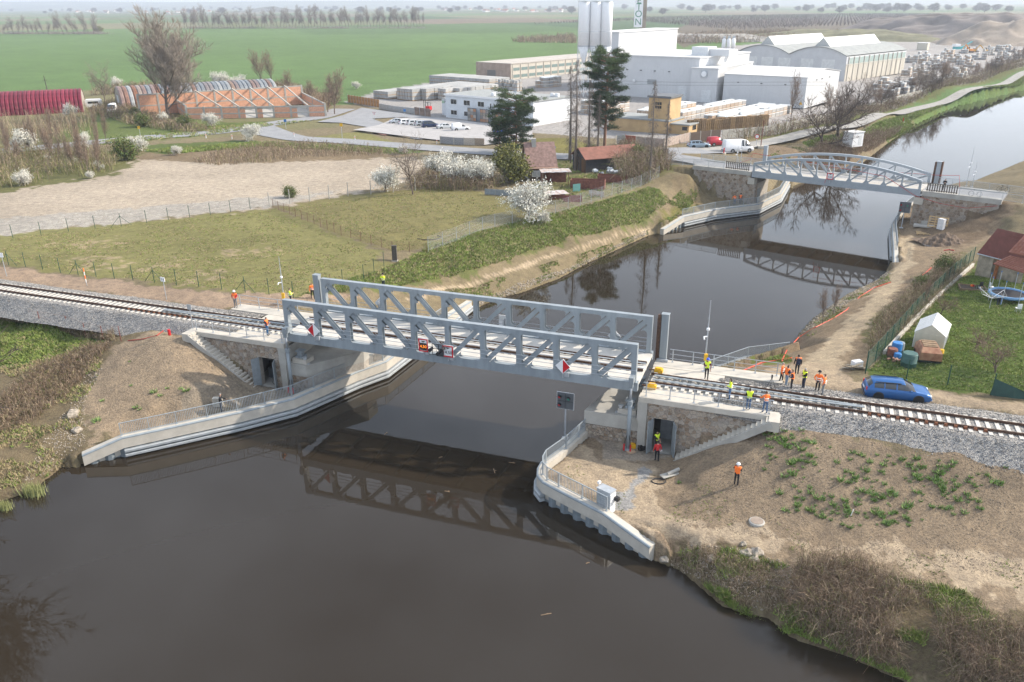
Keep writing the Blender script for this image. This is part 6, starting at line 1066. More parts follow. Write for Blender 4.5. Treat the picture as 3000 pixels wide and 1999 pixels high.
B().bx((-.7, -.6, 2.2), (.4, .6, 2.28)).obj('cab_roof', DARK, o); B().bx((1., -.35, .1), (2., -.25, .16)).bx((1., .25, .1), (2., .35, .16)).obj('fork', DARK, o)
def patch(name, poly, m, lift=.05, kind='structure'):
    P_ = GPS(poly); z = P_[:, 2].max()+lift; return B().add([(a[0], a[1], z) for a in P_], [tuple(range(len(P_)))[::-1]]).obj(name, m, kind=kind)
patch('car_park_paving', [(1035, 386), (1110, 372), (1160, 350), (1310, 352), (1560, 380), (1560, 410), (1420, 428), (1265, 412), (1180, 403)], ASPH2, .12)
patch('yard_paving', [(1005, 340), (1060, 318), (1215, 338), (1300, 350), (1290, 356), (1180, 345), (1090, 350), (1140, 368), (1080, 375), (1000, 362), (930, 360)], ASPH, .10)
for k, (poly, c) in enumerate((([(1068, 390), (1100, 381), (1120, 384), (1090, 393)], (.46, .38, .22)), ([(1105, 395), (1140, 386), (1165, 388), (1130, 399)], (.40, .20, .16)), ([(1140, 397), (1165, 389), (1185, 391), (1160, 401)], (.2, .2, .22)), ([(1165, 402), (1190, 391), (1225, 395), (1200, 406)], (.45, .36, .24)), ([(1200, 407), (1232, 396), (1265, 400), (1235, 411)], (.22, .23, .25)), ([(1350, 392), (1390, 383), (1415, 388), (1375, 398)], (.42, .27, .2)))): patch('coloured_paving', poly, mat('paving_%d' % k, c, .9, 0, .15, 2), .16)
# vegetation
def ribbons(P0, P1, w0, w1, rng):       # thin flat tapering strips
    n = len(P0); d = P1-P0; d /= np.linalg.norm(d, axis=1, keepdims=True)+1e-9; r = rng.normal(size=(n, 3)); s = np.cross(d, r); s /= np.linalg.norm(s, axis=1, keepdims=True)+1e-9
    w0 = np.broadcast_to(np.asarray(w0, float), (n,))[:, None]; w1 = np.broadcast_to(np.asarray(w1, float), (n,))[:, None]
    v = np.stack([P0-s*w0, P0+s*w0, P1+s*w1, P1-s*w1], 1).reshape(-1, 3); return v, np.arange(4*n).reshape(n, 4)
def leaves(P, size, rng, flat=0.):      # small randomly turned quads
    n = len(P); a = rng.normal(size=(n, 3)); a[:, 2] *= 1-flat; a /= np.linalg.norm(a, axis=1, keepdims=True)+1e-9; b = np.cross(a, rng.normal(size=(n, 3))); b /= np.linalg.norm(b, axis=1, keepdims=True)+1e-9
    s = size*rng.uniform(.6, 1.3, (n, 1)); v = np.stack([P-a*s, P+b*s*.6, P+a*s, P-b*s*.6], 1).reshape(-1, 3); return v, np.arange(4*n).reshape(n, 4)
def joinm(name, parts, mats):           # parts: list of (v, f, material index), quads
    V = []; Fc = []; M = []; o = 0
    for v, f, m in parts:
        if not len(v): continue
        V.append(v); Fc.append(f+o); M += [m]*len(f); o += len(v)
    me = fastmesh(name, np.vstack(V), np.vstack(Fc), mats); me.polygons.foreach_set('material_index', np.array(M, np.int32)); return me
BARK = mat('grey_brown_bark', (.13, .10, .08), .95, 0, .3, 2); TWIG = mat('brown_twig', (.25, .18, .13), .9, 0, .25, .6); TWIGG = mat('grey_twig', (.26, .215, .175), .9, 0, .25, .6); BLOS = mat('white_blossom', (.78, .77, .70), .8, 0, .08, 1.2); NEED = mat('pine_needles', (.030, .055, .022), .8, 0, .4, .9); NEED2 = mat('pine_needles_light', (.060, .095, .030), .8, 0, .3, .9)
YGL = mat('yellow_green_leaf', (.17, .17, .035), .8, 0, .3, .9); GLF = mat('fresh_leaf', (.085, .135, .025), .8, 0, .3, .9); OLV = mat('olive_leaf', (.12, .125, .04), .8, 0, .3, .8)
class Tree:
    def __init__(s, seed): s.r = random.Random(seed); s.b = B(); s.t0 = []; s.t1 = []; s.tips = []
    def branch(s, p, d, L, r, lv, cfg):
        n = 4; pts_ = [p]; dd = d.copy()
        for i in range(n):
            dd = (dd+Vector((s.r.gauss(0, cfg['wig']), s.r.gauss(0, cfg['wig']), s.r.gauss(0, cfg['wig'])+cfg['up']*(1 if lv else 0)))).normalized(); pts_.append(pts_[-1]+dd*(L/n))
        s.b.tube(pts_, [r*(1-.65*i/n) for i in range(n+1)], 5 if lv < 1 else (4 if lv < 2 else 3), False)
        if lv >= cfg['lev']:
            for _ in range(cfg['twigs']):
                k = s.r.randint(0, n-1); f = s.r.random(); a = pts_[k].lerp(pts_[k+1], f); td = (dd+Vector((s.r.gauss(0, cfg['tsp']), s.r.gauss(0, cfg['tsp']), s.r.gauss(0, cfg['tsp'])+cfg['tup']))).normalized(); e = a+td*cfg['tl']*s.r.uniform(.5, 1.3); s.t0.append(a); s.t1.append(e); s.tips.append(e); s.tips.append(a.lerp(e, .5))
            return
        m = cfg['kids'][lv]
        for i in range(m):
            f = cfg['from'][lv]+(1-cfg['from'][lv])*(i+s.r.random())/m; k = min(n-1, int(f*n)); a = pts_[k].lerp(pts_[k+1], f*n-k); az = 2.4*i+s.r.uniform(-.5, .5); an = cfg['ang'][lv]*s.r.uniform(.7, 1.25); u = dd.orthogonal().normalized(); q = Quaternion(dd, az) @ Quaternion(u, an); nd = (q @ dd).normalized()
            s.branch(a, nd, L*cfg['ratio'][lv]*s.r.uniform(.75, 1.15)*(1.15-.5*f if cfg.get('taper') else 1), r*cfg.get('rr', .55)*(1-.3*f), lv+1, cfg)
    def arrs(s): return np.array([v[:] for v in s.t0]), np.array([v[:] for v in s.t1]), np.array([v[:] for v in s.tips])
BASE = dict(wig=.09, up=.05, lev=3, kids=(9, 6, 5), **{'from': (.25, .2, .2)}, ang=(.7, .7, .7), ratio=(.62, .5, .5), twigs=7, tsp=.5, tup=.1, tl=.9)
def tree_meshes(kind, seed, H, **kw):
    c = dict(BASE); c.update(kw); T = Tree(seed); rng = np.random.default_rng(seed); T.branch(Vector((0, 0, -.2)), Vector((0, 0, 1)), H*c.get('trunk', .75), c.get('r', H*.018), 0, c); a, e, tp = T.arrs(); tw = c.get('tw', .022); wv, wf = ribbons(a, e, tw, tw*.4, rng)
    tm = T.b.mesh('trunk', c.get('bark', BARK), True); parts = [(wv, wf, 0)]; mats = [c.get('twig', TWIG)]
    if kind == 'leaf':
        n = c['n']; k = rng.integers(0, len(tp), n); P_ = tp[k]+rng.normal(size=(n, 3))*c.get('jit', .25); lm = c['leaf']; lv_, lf = leaves(P_, c['size'], rng); mats += list(lm); h = n//max(1, len(lm)); 
        for i in range(len(lm)): sl_ = slice(i*h*4, (i+1)*h*4); parts.append((lv_[sl_], lf[:h], i+1))
    return tm, joinm('crown', parts, mats)
def tree(name, label, meshes, px, py, cat='tree', group=None, scale=1., rz=None, z=None, pos=None):
    p = pos or (GP(px, py) if z is None else G(px, py, z)); o = thing(name, label, cat, p, random.uniform(0, 6.28) if rz is None else rz, group); put('trunk', meshes[0], o); put('crown', meshes[1], o); o.scale = (scale,)*3 if isinstance(scale, (int, float)) else scale; return o
pop = tree_meshes('bare', 3, 25, trunk=.58, r=.5, rr=.40, kids=(16, 10, 8), ang=(.66, .6, .6), ratio=(.76, .5, .45), up=.10, wig=.08, twigs=27, tl=1.2, tup=.22, tw=.026, twig=mat('poplar_twig', (.30, .255, .21), .9, 0, .2, .5), **{'from': (.12, .15, .1)})
tree('bare_poplar_tree', 'huge bare brown poplar rising over the ruined brick building', pop, 495, 346, rz=.6, scale=(1.05, 1.05, .98))
bare1 = tree_meshes('bare', 11, 12, kids=(10, 6, 5), ang=(.8, .7, .7), ratio=(.6, .5, .5), twigs=8, tl=.9, tw=.02, twig=TWIGG); bare2 = tree_meshes('bare', 12, 10, trunk=.8, kids=(12, 5, 4), ang=(.55, .6, .6), ratio=(.45, .5, .5), up=.12, twigs=8, tl=.8, tw=.02, twig=TWIG); broad = tree_meshes('bare', 14, 10, trunk=.42, r=.34, kids=(6, 6, 6), ang=(.95, .75, .75), ratio=(1.25, .6, .5), wig=.16, up=.06, twigs=9, tl=.9, tw=.026, twig=mat('dark_twig', (.10, .075, .06), .9), bark=mat('dark_bark', (.075, .06, .05), .95, 0, .3, 2))
tree('bare_tree', 'broad bare tree by the towpath bend, upright one of a pair', broad, 2405, 436, scale=1.05, rz=.3); tree('bare_tree', 'broad bare tree leaning beside the white container, other one of a pair', broad, 2458, 404, scale=1.25, rz=2.2)
tree('bare_sapling', 'thin pale birch in front of the white warehouse wall', bare2, 2312, 378, scale=(.55, .55, 1.15)); tree('bare_tree', 'small bare tree in the paddock beside the blossoming hedge', bare1, 1210, 570, scale=.62)
for k, (px, py, m, sc, lb) in enumerate(((770, 255, bare2, 1.15, 'slim bare tree behind the end of the rusty barrel roof'), (800, 252, bare2, 1.1, 'slim bare tree in front of the green field by the rusty roof'), (980, 335, bare2, 1.05, 'bare birch clump at the end of the brick ruin'), (960, 330, bare2, .9, 'thin bare birch beside the brick ruin end wall'), (310, 300, bare1, .8, 'bare tree between the red and the rusty barrel roofs'), (905, 300, bare2, .6, 'low bare tree behind the ruin roof edge'), (850, 285, bare2, .75, 'bare tree poking over the ruined wall'))): tree('bare_tree', lb, m, px, py, scale=sc)
rg = random.Random(3)
for k in range(34):
    f = k/33; px = 2440+f*560+rg.uniform(-8, 8); py = 372-f*175+rg.uniform(-10, 4)-12; tree('roadside_bare_tree', 'bare roadside tree in the scrubby row between yard fence and tow road', rg.choice((bare1, bare2, broad)), px, py, scale=rg.uniform(.35, .85), group='bare trees along the tow road')
def blossom(seed, H, n, size=.11, jit=.13, **kw): return tree_meshes('leaf', seed, H, n=n, size=size, jit=jit, leaf=(BLOS, mat('cream_blossom', (.66, .65, .57), .8, 0, .1, 1)), trunk=.45, r=.14, kids=(9, 6, 5), ang=(.95, .75, .7), ratio=(.95, .6, .5), twigs=7, tl=.85, tw=.012, up=.05, wig=.14, **{'from': (.3, .15, .1)}, twig=TWIGG, **kw)
bl1 = blossom(21, 5.2, 7000); bl2 = blossom(22, 4.5, 5200)
tree('blossom_tree', 'round white blossoming tree on the bank fence', bl1, 1548, 640, scale=1.08); tree('blossom_tree', 'dense white blossoming tree beside the yellow green bush', bl1, 1410, 545, scale=.95, rz=1.); tree('blossom_tree', 'white blossoming tree at the bare tree end of the hedge', bl2, 1285, 520, scale=1.0); tree('blossom_tree', 'white blossoming tree in the middle of the hedge', bl2, 1335, 540, scale=1.0, rz=2); tree('blossom_bush', 'white blossoming bush by the paddock posts', bl2, 1128, 562, scale=.95, cat='bush', rz=.5); tree('blossom_bush', 'small blossoming bush on the grass slope under the round tree', bl2, 1590, 655, scale=.42, cat='bush')
for k, (px, py, s, lb) in enumerate(((80, 445, .95, 'white blossoming tree in front of the red barrel roof'), (245, 425, .62, 'white blossoming bush at the edge of the road thicket'), (405, 445, .65, 'white blossoming bush beside the green shrub'), (70, 545, .6, 'white blossoming bush in the sapling thicket'), (740, 412, .75, 'white blossoming bush on the road verge'), (210, 345, .85, 'pinkish blossoming tree close to the red shed end'), (520, 455, .4, 'small blossoming bush on the brushy bank'), (345, 258, .9, 'pale blossoming tree beyond the rusty barrel roof'), (650, 262, 1.25, 'wide pale blossoming tree behind the rusty roof'), (700, 260, 1.1, 'narrow pale blossoming tree behind the rusty roof'), (620, 372, .7, 'blossoming bush in front of the brick ruin'), (480, 360, .6, 'pale blossoming bush at the poplar foot'), (1044, 262, .55, 'blossoming bush beyond the grey block stacks'), (1180, 452, .4, 'blossoming shrub beside the dirt yard'))): tree('blossom_tree', lb, (bl1, bl2)[k % 2], px, py, scale=s)
for k in range(26):
    tree('birch_sapling', 'thin pale birch sapling in the thicket beside the red barrel roof', bare2, random.uniform(-20, 330), random.uniform(415, 540), scale=(.3, .3, random.uniform(.4, .75)), group='birch saplings in the thicket')
for k in range(14): tree('blossom_bush', 'white blossoming sprig in the sapling thicket', bl2, random.uniform(0, 300), random.uniform(430, 545), 'bush', 'blossom sprigs in the thicket', random.uniform(.15, .4))
ygb = tree_meshes('leaf', 31, 5, n=7000, size=.16, jit=.35, leaf=(YGL, OLV), trunk=.4, r=.12, kids=(10, 6, 5), ang=(.9, .7, .7), ratio=(1., .6, .5), twigs=6, tl=.5, tw=.012, **{'from': (.1, .1, .1)}); gsh = tree_meshes('leaf', 32, 4, n=4200, size=.15, jit=.4, leaf=(GLF, OLV), trunk=.4, r=.1, kids=(10, 6, 4), ang=(.8, .7, .7), ratio=(1., .6, .5), twigs=6, tl=.6, tw=.015, **{'from': (.05, .1, .1)})
tree('yellow_green_bush', 'big yellow green bush beside the brown roofed cottage', ygb, 1490, 535, 'bush', scale=1.28); tree('green_shrub', 'olive green shrub at the edge of the dirt yard', gsh, 370, 470, 'bush', scale=1.15); tree('green_shrub', 'dark green shrub in front of the brick ruin corner', gsh, 545, 378, 'bush', scale=.9)
for k, (px, py, s, lb) in enumerate(((420, 372, .9, 'green shrub close to the poplar trunk'), (400, 345, .7, 'green shrub by the brick ruin gable'), (1820, 480, .8, 'green shrub behind the red roofed shed'), (1730, 455, .6, 'bright green shrub beside the road sign'), (1870, 480, .85, 'leafy shrub between shed and bridge railing'), (1920, 490, .7, 'leafy shrub at the bridge railing end'), (2760, 800, .55, 'olive scrub beside the garden fence by the red roof'), (2700, 850, .45, 'olive scrub on the fence side of the path'), (850, 580, .5, 'small bush at the corner of the paddock'))): tree('green_shrub', lb, gsh, px, py, 'bush', scale=s)
def pine(seed, H, first, spread, dens, nsz=.42):
    r = random.Random(seed); rng = np.random.default_rng(seed); b = B(); n = 8; tr = [(r.uniform(-.15, .15)*i/n*2, r.uniform(-.15, .15)*i/n*2, H*i/n-.2) for i in range(n+1)]; b.tube(tr, [.30*(1-.8*i/n)*H/16 for i in range(n+1)], 7, False); C = []
    for i in range(dens):
        f = first+(1-first)*(i/dens)**.9; z = f*H; L = spread*(.35+.65*math.sin(math.pi*min(1, (1-f)/(1-first)*.62+.30)))*r.uniform(.55, 1.1); a = 2.4*i+r.uniform(-.4, .4); x, y = L*math.cos(a), L*math.sin(a); zz = z+L*r.uniform(-.12, .28); b.tube([(0, 0, z-.3), (x*.55, y*.55, (z+zz)/2-.1), (x, y, zz)], [.09, .06, .02], 4, False)
        for k in range(max(2, int(L*2.2))): u = .45+.6*(k+r.random())/max(2, int(L*2.2)); C.append((x*u+r.gauss(0, .3), y*u+r.gauss(0, .3), z+(zz-z)*u+r.gauss(0, .15)+.15))
    C = np.array(C); m = 66; P_ = np.repeat(C, m, 0)+rng.normal(size=(len(C)*m, 3))*[.36, .36, .17]; d = rng.normal(size=P_.shape); d[:, 2] = np.abs(d[:, 2])*.6+.1; d /= np.linalg.norm(d, axis=1, keepdims=True); v, f = ribbons(P_, P_+d*nsz*rng.uniform(.5, 1.1, (len(P_), 1)), .045, .02, rng); h = len(f)//3
    return b.mesh('trunk', mat('pine_bark', (.20, .11, .07), .95, 0, .35, 1), True), joinm('crown', [(v[:8*h], f[:2*h], 0), (v[8*h:], f[:len(f)-2*h], 1)], [NEED, NEED2])
tree('pine_tree', 'tall dark pine standing before the white factory hall', pine(41, 19.5, .28, 4.3, 74), 1770, 462, rz=1., z=4.6); tree('pine_tree', 'bushy dark pine in front of the office corner', pine(42, 11.5, .10, 4.6, 52), 1512, 452, rz=0, z=4.6); tree('pine_tree', 'low dark pine crowded beside the bushy one', pine(43, 8, .1, 3.2, 26), 1465, 455, rz=2., z=4.6)
def spruce(seed, H, k=1.):
    r = random.Random(seed); rng = np.random.default_rng(seed); b = B(); b.tube([(0, 0, -.2), (.1, 0, H*.5), (r.uniform(-.3, .3), 0, H)], [.26, .16, .02], 6, False); a = []; e = []
    for i in range(int(H*8)):
        z = H*(.1+.9*i/(H*8)); L = (.5+2.6*(1-z/H))*r.uniform(.3, 1.)*k; t = r.uniform(0, 6.28); x, y = L*math.cos(t), L*math.sin(t); p = [(0, 0, z), (x*.5, y*.5, z-.02*L), (x, y, z-.35*L+r.uniform(-.2, .3))]; b.tube(p, [.035, .025, .008], 3, False)
        for _ in range(7): u = r.uniform(.25, 1); s_ = Vector(p[0]).lerp(Vector(p[2]), u); a.append(s_[:]); e.append((s_+Vector((r.gauss(0, .25), r.gauss(0, .25), -r.uniform(.15, .7))))[:])
    v, f = ribbons(np.array(a), np.array(e), .018, .008, rng); m = mat('dead_wood', (.15, .125, .105), .95, 0, .2, 2); return b.mesh('trunk', m), joinm('crown', [(v, f, 0)], [m])
sp1, sp2 = spruce(51, 18), spruce(52, 13, .8)
for px, py, m, sc, lb in ((1685, 500, sp1, 1.05, 'dead grey spruce with thick trunk beside the cottage'), (1668, 470, sp1, .95, 'dead grey spruce standing behind the cottage roof'), (1725, 465, sp2, 1.1, 'dead spruce overlapping the tall pine trunk'), (1903, 528, sp1, .88, 'dead spruce leaning over the red roofed shed'), (1948, 485, sp2, .85, 'short dead spruce beside the bridge approach'), (1750, 462, sp2, .9, 'thin dead spruce close behind the tall pine')): tree('dead_spruce_tree', lb, m, px, py, scale=sc)
tree('bare_tree', 'bare tree leaning over the water below the brambles', tree_meshes('bare', 61, 16, trunk=.5, r=.3, kids=(10, 8, 7), ang=(.8, .7, .7), ratio=(.95, .6, .5), wig=.13, twigs=10, tl=.9, tw=.03, twig=MAT['dark_twig'], bark=MAT['dark_bark']), 0, 0, pos=(-39.7, 45.7, .5), rz=0.).rotation_euler.y = .26
# far tree belts
faru = [(px, 100+random.uniform(-2, 3), random.uniform(.9, 1.9)) for px in list(np.linspace(10, 290, 20))]+[(px, 85-(px-540)*.012+random.uniform(-2, 2), random.uniform(1.2, 2.2)) for px in np.linspace(540, 1240, 78)]
tall = tree_meshes('bare', 71, 10, trunk=.8, r=.2, kids=(12, 5, 4), ang=(.5, .6, .6), ratio=(.42, .5, .5), up=.1, twigs=4, tl=1., tw=.03, twig=mat('far_twig', (.27, .235, .21), .9), **{'from': (.3, .2, .2)})
fp = GPS([a[:2] for a in faru])
for (px, py, s), p in zip(faru, fp): tree('field_edge_tree', 'bare tree of the belt between the green fields', tall, 0, 0, pos=tuple(p), scale=(s, s, s*random.uniform(.85, 1.2)), group='tree belt between the fields')
hb = [(random.uniform(0, 300), 100) for _ in range(45)]+[(random.uniform(560, 1240), 84) for _ in range(60)]; hp = GPS(hb); rngh = np.random.default_rng(8); q = np.repeat(hp, 70, 0)+rngh.normal(size=(len(hp)*70, 3))*[5, 3, .8]; q[:, 2] = 4.3+np.abs(q[:, 2]-4.3)*1.1
v, f = ribbons(q-[0, 0, .5], q+rngh.normal(size=q.shape)*.5+[0, 0, 1.3], .12, .05, rngh); put('field_edge_scrub', joinm('field_edge_scrub', [(v, f, 0)], [MAT['far_twig']]), kind='stuff', label='low grey scrub along the field edges', cat='scrub')
for px, py, s, lb in ((287, 98, .9, 'round yellow bush at the corner of the field track'),): tree('yellow_bush', lb, ygb, px, py, 'bush', scale=2.0)
# ground cover
def scatter(poly, n, rng, z=True, jit=0.):
    P_ = GPS(poly)[:, :2]; mn, mx_ = P_.min(0), P_.max(0); out = []
    while sum(map(len, out)) < n:
        q = rng.uniform(mn, mx_, (n*2, 2)); out.append(q[inside(q[:, 0], q[:, 1], P_)])
    q = np.vstack(out)[:n]; return np.c_[q, height(q[:, 0], q[:, 1])]
def clump(q, rng, sc=2., thr=.5, seed=4): k = fbm(q[:, 0]/sc, q[:, 1]/sc, seed) > thr; return q[k]
GR = [mat('grass_blade_a', (.16, .225, .045), .8, 0, .35, .7), mat('grass_blade_b', (.235, .275, .075), .8, 0, .3, .7), mat('dry_blade', (.34, .275, .16), .9, 0, .25, .8)]
def tufts(name, label, jobs, seed):
    rng = np.random.default_rng(seed); parts = []
    for poly, n, h, w, mix, thr in jobs:
        q = scatter(poly, n, rng); q = clump(q, rng, 2.2, thr, seed) if thr else q; k = 4; P0 = np.repeat(q, k, 0)+rng.normal(size=(len(q)*k, 3))*[h*.25, h*.25, 0]-[0, 0, .03]; d = rng.normal(size=P0.shape)*[.55, .55, 0]+[0, 0, 1]; P1 = P0+d*h*rng.uniform(.5, 1.2, (len(P0), 1)); v, f = ribbons(P0, P1, w, w*.15, rng); m = rng.choice(3, len(q), p=mix)
        m = np.repeat(m, k)
        for i in range(3):
            s = np.where(m == i)[0]
            if len(s): parts.append((v.reshape(-1, 4, 3)[s].reshape(-1, 3), np.arange(4*len(s)).reshape(-1, 4), i))
    return put(name, joinm(name, parts, GR), kind='stuff', label=label, cat='grass')
tufts('bank_grass', 'rough green grass on the bank slope beyond the railway bridge', [([(870, 868), (1130, 785), (1270, 720), (1540, 640), (1800, 580), (1900, 548), (1965, 590), (1900, 640), (1640, 715), (1500, 758), (1300, 815), (1120, 845)], 10000, .27, .045, (.4, .38, .22), .0), ([(1300, 850), (1640, 760), (1900, 670), (1900, 690), (1640, 812), (1400, 895)], 2600, .2, .04, (.4, .3, .3), .5)], 1)
tufts('garden_lawn_grass', 'green lawn grass of the garden with the trampoline', [([(2545, 1085), (2640, 990), (2740, 885), (2850, 795), (2950, 760), (3100, 800), (3100, 1175), (2760, 1143)], 16000, .14, .035, (.5, .44, .06), .0)], 2)
tufts('left_meadow_grass', 'green grass patch under the railway embankment and rust red fence', [([(-200, 1050), (-200, 920), (0, 935), (230, 990), (310, 1002), (120, 1055), (0, 1070)], 6000, .22, .04, (.5, .42, .08), .0), ([(0, 1440), (0, 1080), (250, 1020), (300, 1060), (240, 1200), (230, 1300), (90, 1420)], 4200, .26, .035, (.16, .14, .7), .45)], 3)
tufts('paddock_grass', 'short yellowish grass of the two fenced paddocks', [([(0, 700), (790, 618), (1110, 748), (990, 845), (860, 862), (620, 845), (0, 766)], 12000, .11, .05, (.16, .3, .54), .42), ([(830, 612), (1240, 556), (1480, 590), (1400, 668), (1260, 716), (1150, 738)], 6500, .11, .05, (.14, .3, .56), .42)], 4)
tufts('towpath_grass', 'grass verge between tow road and upstream canal', [([(2490, 388), (2660, 338), (3000, 225), (3000, 258), (2800, 306), (2600, 412)], 5000, .5, .09, (.5, .4, .1), .0), ([(2350, 420), (2480, 390), (2490, 402), (2400, 440)], 900, .4, .07, (.6, .35, .05), 0)], 5)
tufts('foreground_grass', 'grass tufts along the water edge by the bramble thicket', [([(2400, 1720), (2560, 1690), (2750, 1720), (3100, 1790), (3100, 1900), (2700, 1890), (2500, 1830)], 5200, .3, .032, (.5, .4, .1), .50), ([(1990, 1620), (2100, 1600), (2400, 1690), (2600, 1760), (2500, 1900), (2300, 1850), (2060, 1710)], 2200, .3, .03, (.55, .35, .1), .5), ([(1600, 1400), (1760, 1320), (1960, 1400), (2400, 1600), (3000, 1640), (3000, 1740), (2300, 1610), (1800, 1500)], 1400, .1, .03, (.3, .4, .3), .55), ([(2300, 1860), (2500, 1925), (2660, 1990), (2640, 1970), (2330, 1850), (2130, 1770), (2060, 1712)], 900, .3, .03, (.7, .3, 0), .3)], 6)
tufts('right_bank_grass', 'sparse grass along the dirt canal path', [([(2340, 985), (2480, 875), (2600, 805), (2610, 825), (2480, 905), (2380, 985)], 900, .2, .035, (.4, .3, .3), .5), ([(2210, 1060), (2260, 1043), (2310, 1045), (2320, 1062)], 500, .2, .035, (.5, .4, .1), 0), ([(2560, 940), (2690, 840), (2800, 765), (2830, 790), (2740, 885), (2640, 985), (2560, 1040)], 3000, .4, .04, (.15, .25, .6), .4)], 7)
tufts('road_verge_grass', 'green verge grass along the main road', [([(430, 442), (740, 418), (1200, 440), (1180, 450), (760, 430), (500, 452)], 2500, .45, .09, (.55, .35, .1), 0), ([(270, 420), (560, 375), (930, 352), (600, 398), (300, 425)], 2500, .4, .09, (.4, .35, .25), .4), ([(1560, 540), (1560, 475), (1700, 468), (1900, 480), (1960, 500), (1800, 572), (1640, 598)], 2600, .3, .06, (.35, .35, .3), .45), ([(1940, 620), (2010, 515), (2050, 560), (2010, 620), (1960, 650)], 1400, .25, .05, (.4, .4, .2), .5), ([(2230, 470), (2330, 430), (2390, 450), (2330, 500)], 700, .3, .05, (.3, .3, .4), .5)], 8)
CANE = [mat('bramble_cane', (.185, .132, .09), .9, 0, .3, 1.5), mat('dry_grass_cane', (.40, .32, .22), .9, 0, .25, 1.5), mat('green_cane', (.17, .18, .055), .85, 0, .3, 1.5)]
def brambles(name, label, poly, n, h, mix, seed, w=.012, thr=0., reach=.8):
    rng = np.random.default_rng(seed); q = scatter(poly, n, rng); q = clump(q, rng, 3., thr, seed) if thr else q; m = len(q); a = rng.uniform(0, 6.28, m); L = h*rng.uniform(.35, 1.15, m)*(.45+1.1*fbm(q[:, 0]/(1.+h), q[:, 1]/(1.+h), seed+50)); r = reach*h*rng.uniform(.3, 1.3, m); d = np.stack([np.cos(a), np.sin(a)], 1)*r[:, None]
    bend = rng.normal(size=(m, 2))*.25*h; pts_ = [q]; 
    for u, zz in ((.33, .8), (.66, 1.), (1., .72)): pts_.append(np.c_[q[:, :2]+d*u+bend*u*u, q[:, 2]+L*zz*(1+rng.normal(size=m)*.12)])
    parts = []; mi = rng.choice(3, m, p=mix)
    for k in range(3):
        v, f = ribbons(pts_[k], pts_[k+1], w*(1-.25*k), w*(1-.25*(k+1)), rng)
        for i in range(3): s = np.where(mi == i)[0]; parts.append((v.reshape(-1, 4, 3)[s].reshape(-1, 3), np.arange(4*len(s)).reshape(-1, 4), i))
    side = rng.integers(0, m, m*2); o = pts_[1][side]+(pts_[2][side]-pts_[1][side])*rng.random((m*2, 1)); v, f = ribbons(o, o+rng.normal(size=o.shape)*.22*h, w*.6, w*.3, rng); parts.append((v, f, 0))
    return put(name, joinm(name, parts, CANE), kind='stuff', label=label, cat='brambles')
brambles('bramble_thicket', 'tangled brown bramble thicket at the water edge below the bare slope', [(2280, 1790), (2340, 1660), (2480, 1650), (2620, 1720), (2760, 1800), (2900, 1850), (3100, 1880), (3100, 2080), (2800, 2060), (2640, 1975), (2420, 1890)], 8200, 1.2, (.74, .14, .12), 1, .010, .30, 1.)
brambles('bramble_thicket', 'dry grass and canes beside the sloping end of the curved quay', [(1960, 1640), (2040, 1600), (2160, 1640), (2280, 1680), (2320, 1780), (2240, 1790), (2120, 1760), (2030, 1690)], 1500, .5, (.4, .5, .1), 2, .010, .35)
brambles('bramble_thicket', 'brown brambles on the bank below the rust red fence', [(0, 1180), (100, 1090), (250, 1020), (330, 1010), (250, 1100), (200, 1160), (60, 1260), (-100, 1300)], 3600, .7, (.7, .22, .08), 3, .016)
brambles('bramble_thicket', 'dry canes along the foot of the rust red fence', [(-60, 935), (60, 945), (230, 985), (340, 1000), (330, 975), (150, 930), (-60, 905)], 1500, .55, (.4, .35, .25), 4, .016)
brambles('bramble_thicket', 'dead canes and scrub between dirt path and garden fence', [(2540, 1040), (2580, 940), (2690, 840), (2790, 760), (2830, 790), (2740, 880), (2640, 985)], 3000, 1.1, (.35, .4, .25), 5, .016)
brambles('bramble_thicket', 'brown scrub round the white container on the upstream bank', [(2330, 500), (2400, 430), (2480, 415), (2560, 398), (2640, 385), (2560, 440), (2480, 485), (2400, 512)], 3600, 1.6, (.75, .2, .05), 6, .03)
brambles('bramble_thicket', 'scrub along the concrete fence above the tow road', [(2120, 418), (2300, 395), (2480, 356), (2700, 290), (3000, 196), (3000, 180), (2700, 268), (2480, 335), (2300, 376)], 5000, 2.2, (.6, .2, .2), 7, .045)
brambles('bramble_thicket', 'bare scrub round the red roofed shed by the dead spruces', [(1800, 500), (1810, 450), (1930, 465), (1965, 500), (1890, 545), (1820, 540)], 2600, 2.6, (.5, .25, .25), 8, .03)
brambles('bramble_thicket', 'brown hedge under the blossoming trees', [(1190, 555), (1250, 500), (1400, 520), (1470, 540), (1440, 560), (1300, 560)], 2400, 1.8, (.5, .2, .3), 9, .03)
brambles('sapling_thicket', 'thicket of birch saplings and olive scrub beside the dirt yard', [(-100, 565), (0, 560), (160, 530), (330, 505), (350, 470), (250, 450), (0, 455), (-100, 470)], 3000, 2.6, (.2, .2, .6), 10, .03, .38, .6)
brambles('sapling_thicket', 'pale birch saplings in front of the red barrel roof', [(-100, 425), (0, 420), (160, 408), (280, 395), (270, 360), (0, 385), (-100, 395)], 1000, 4.2, (.4, .45, .15), 11, .035, .4, .4)
brambles('cut_brush_heap', 'heap of cut brushwood along the dirt yard bank', [(560, 478), (640, 450), (780, 425), (900, 422), (1000, 432), (1120, 440), (1130, 456), (900, 462), (740, 480), (640, 486)], 2600, 1.1, (.5, .35, .15), 12, .03)
brambles('bramble_thicket', 'dark brush at the back of the ruin and poplar', [(250, 330), (330, 300), (420, 330), (540, 372), (640, 384), (560, 392), (400, 372)], 2500, 1.8, (.5, .2, .3), 13, .05)
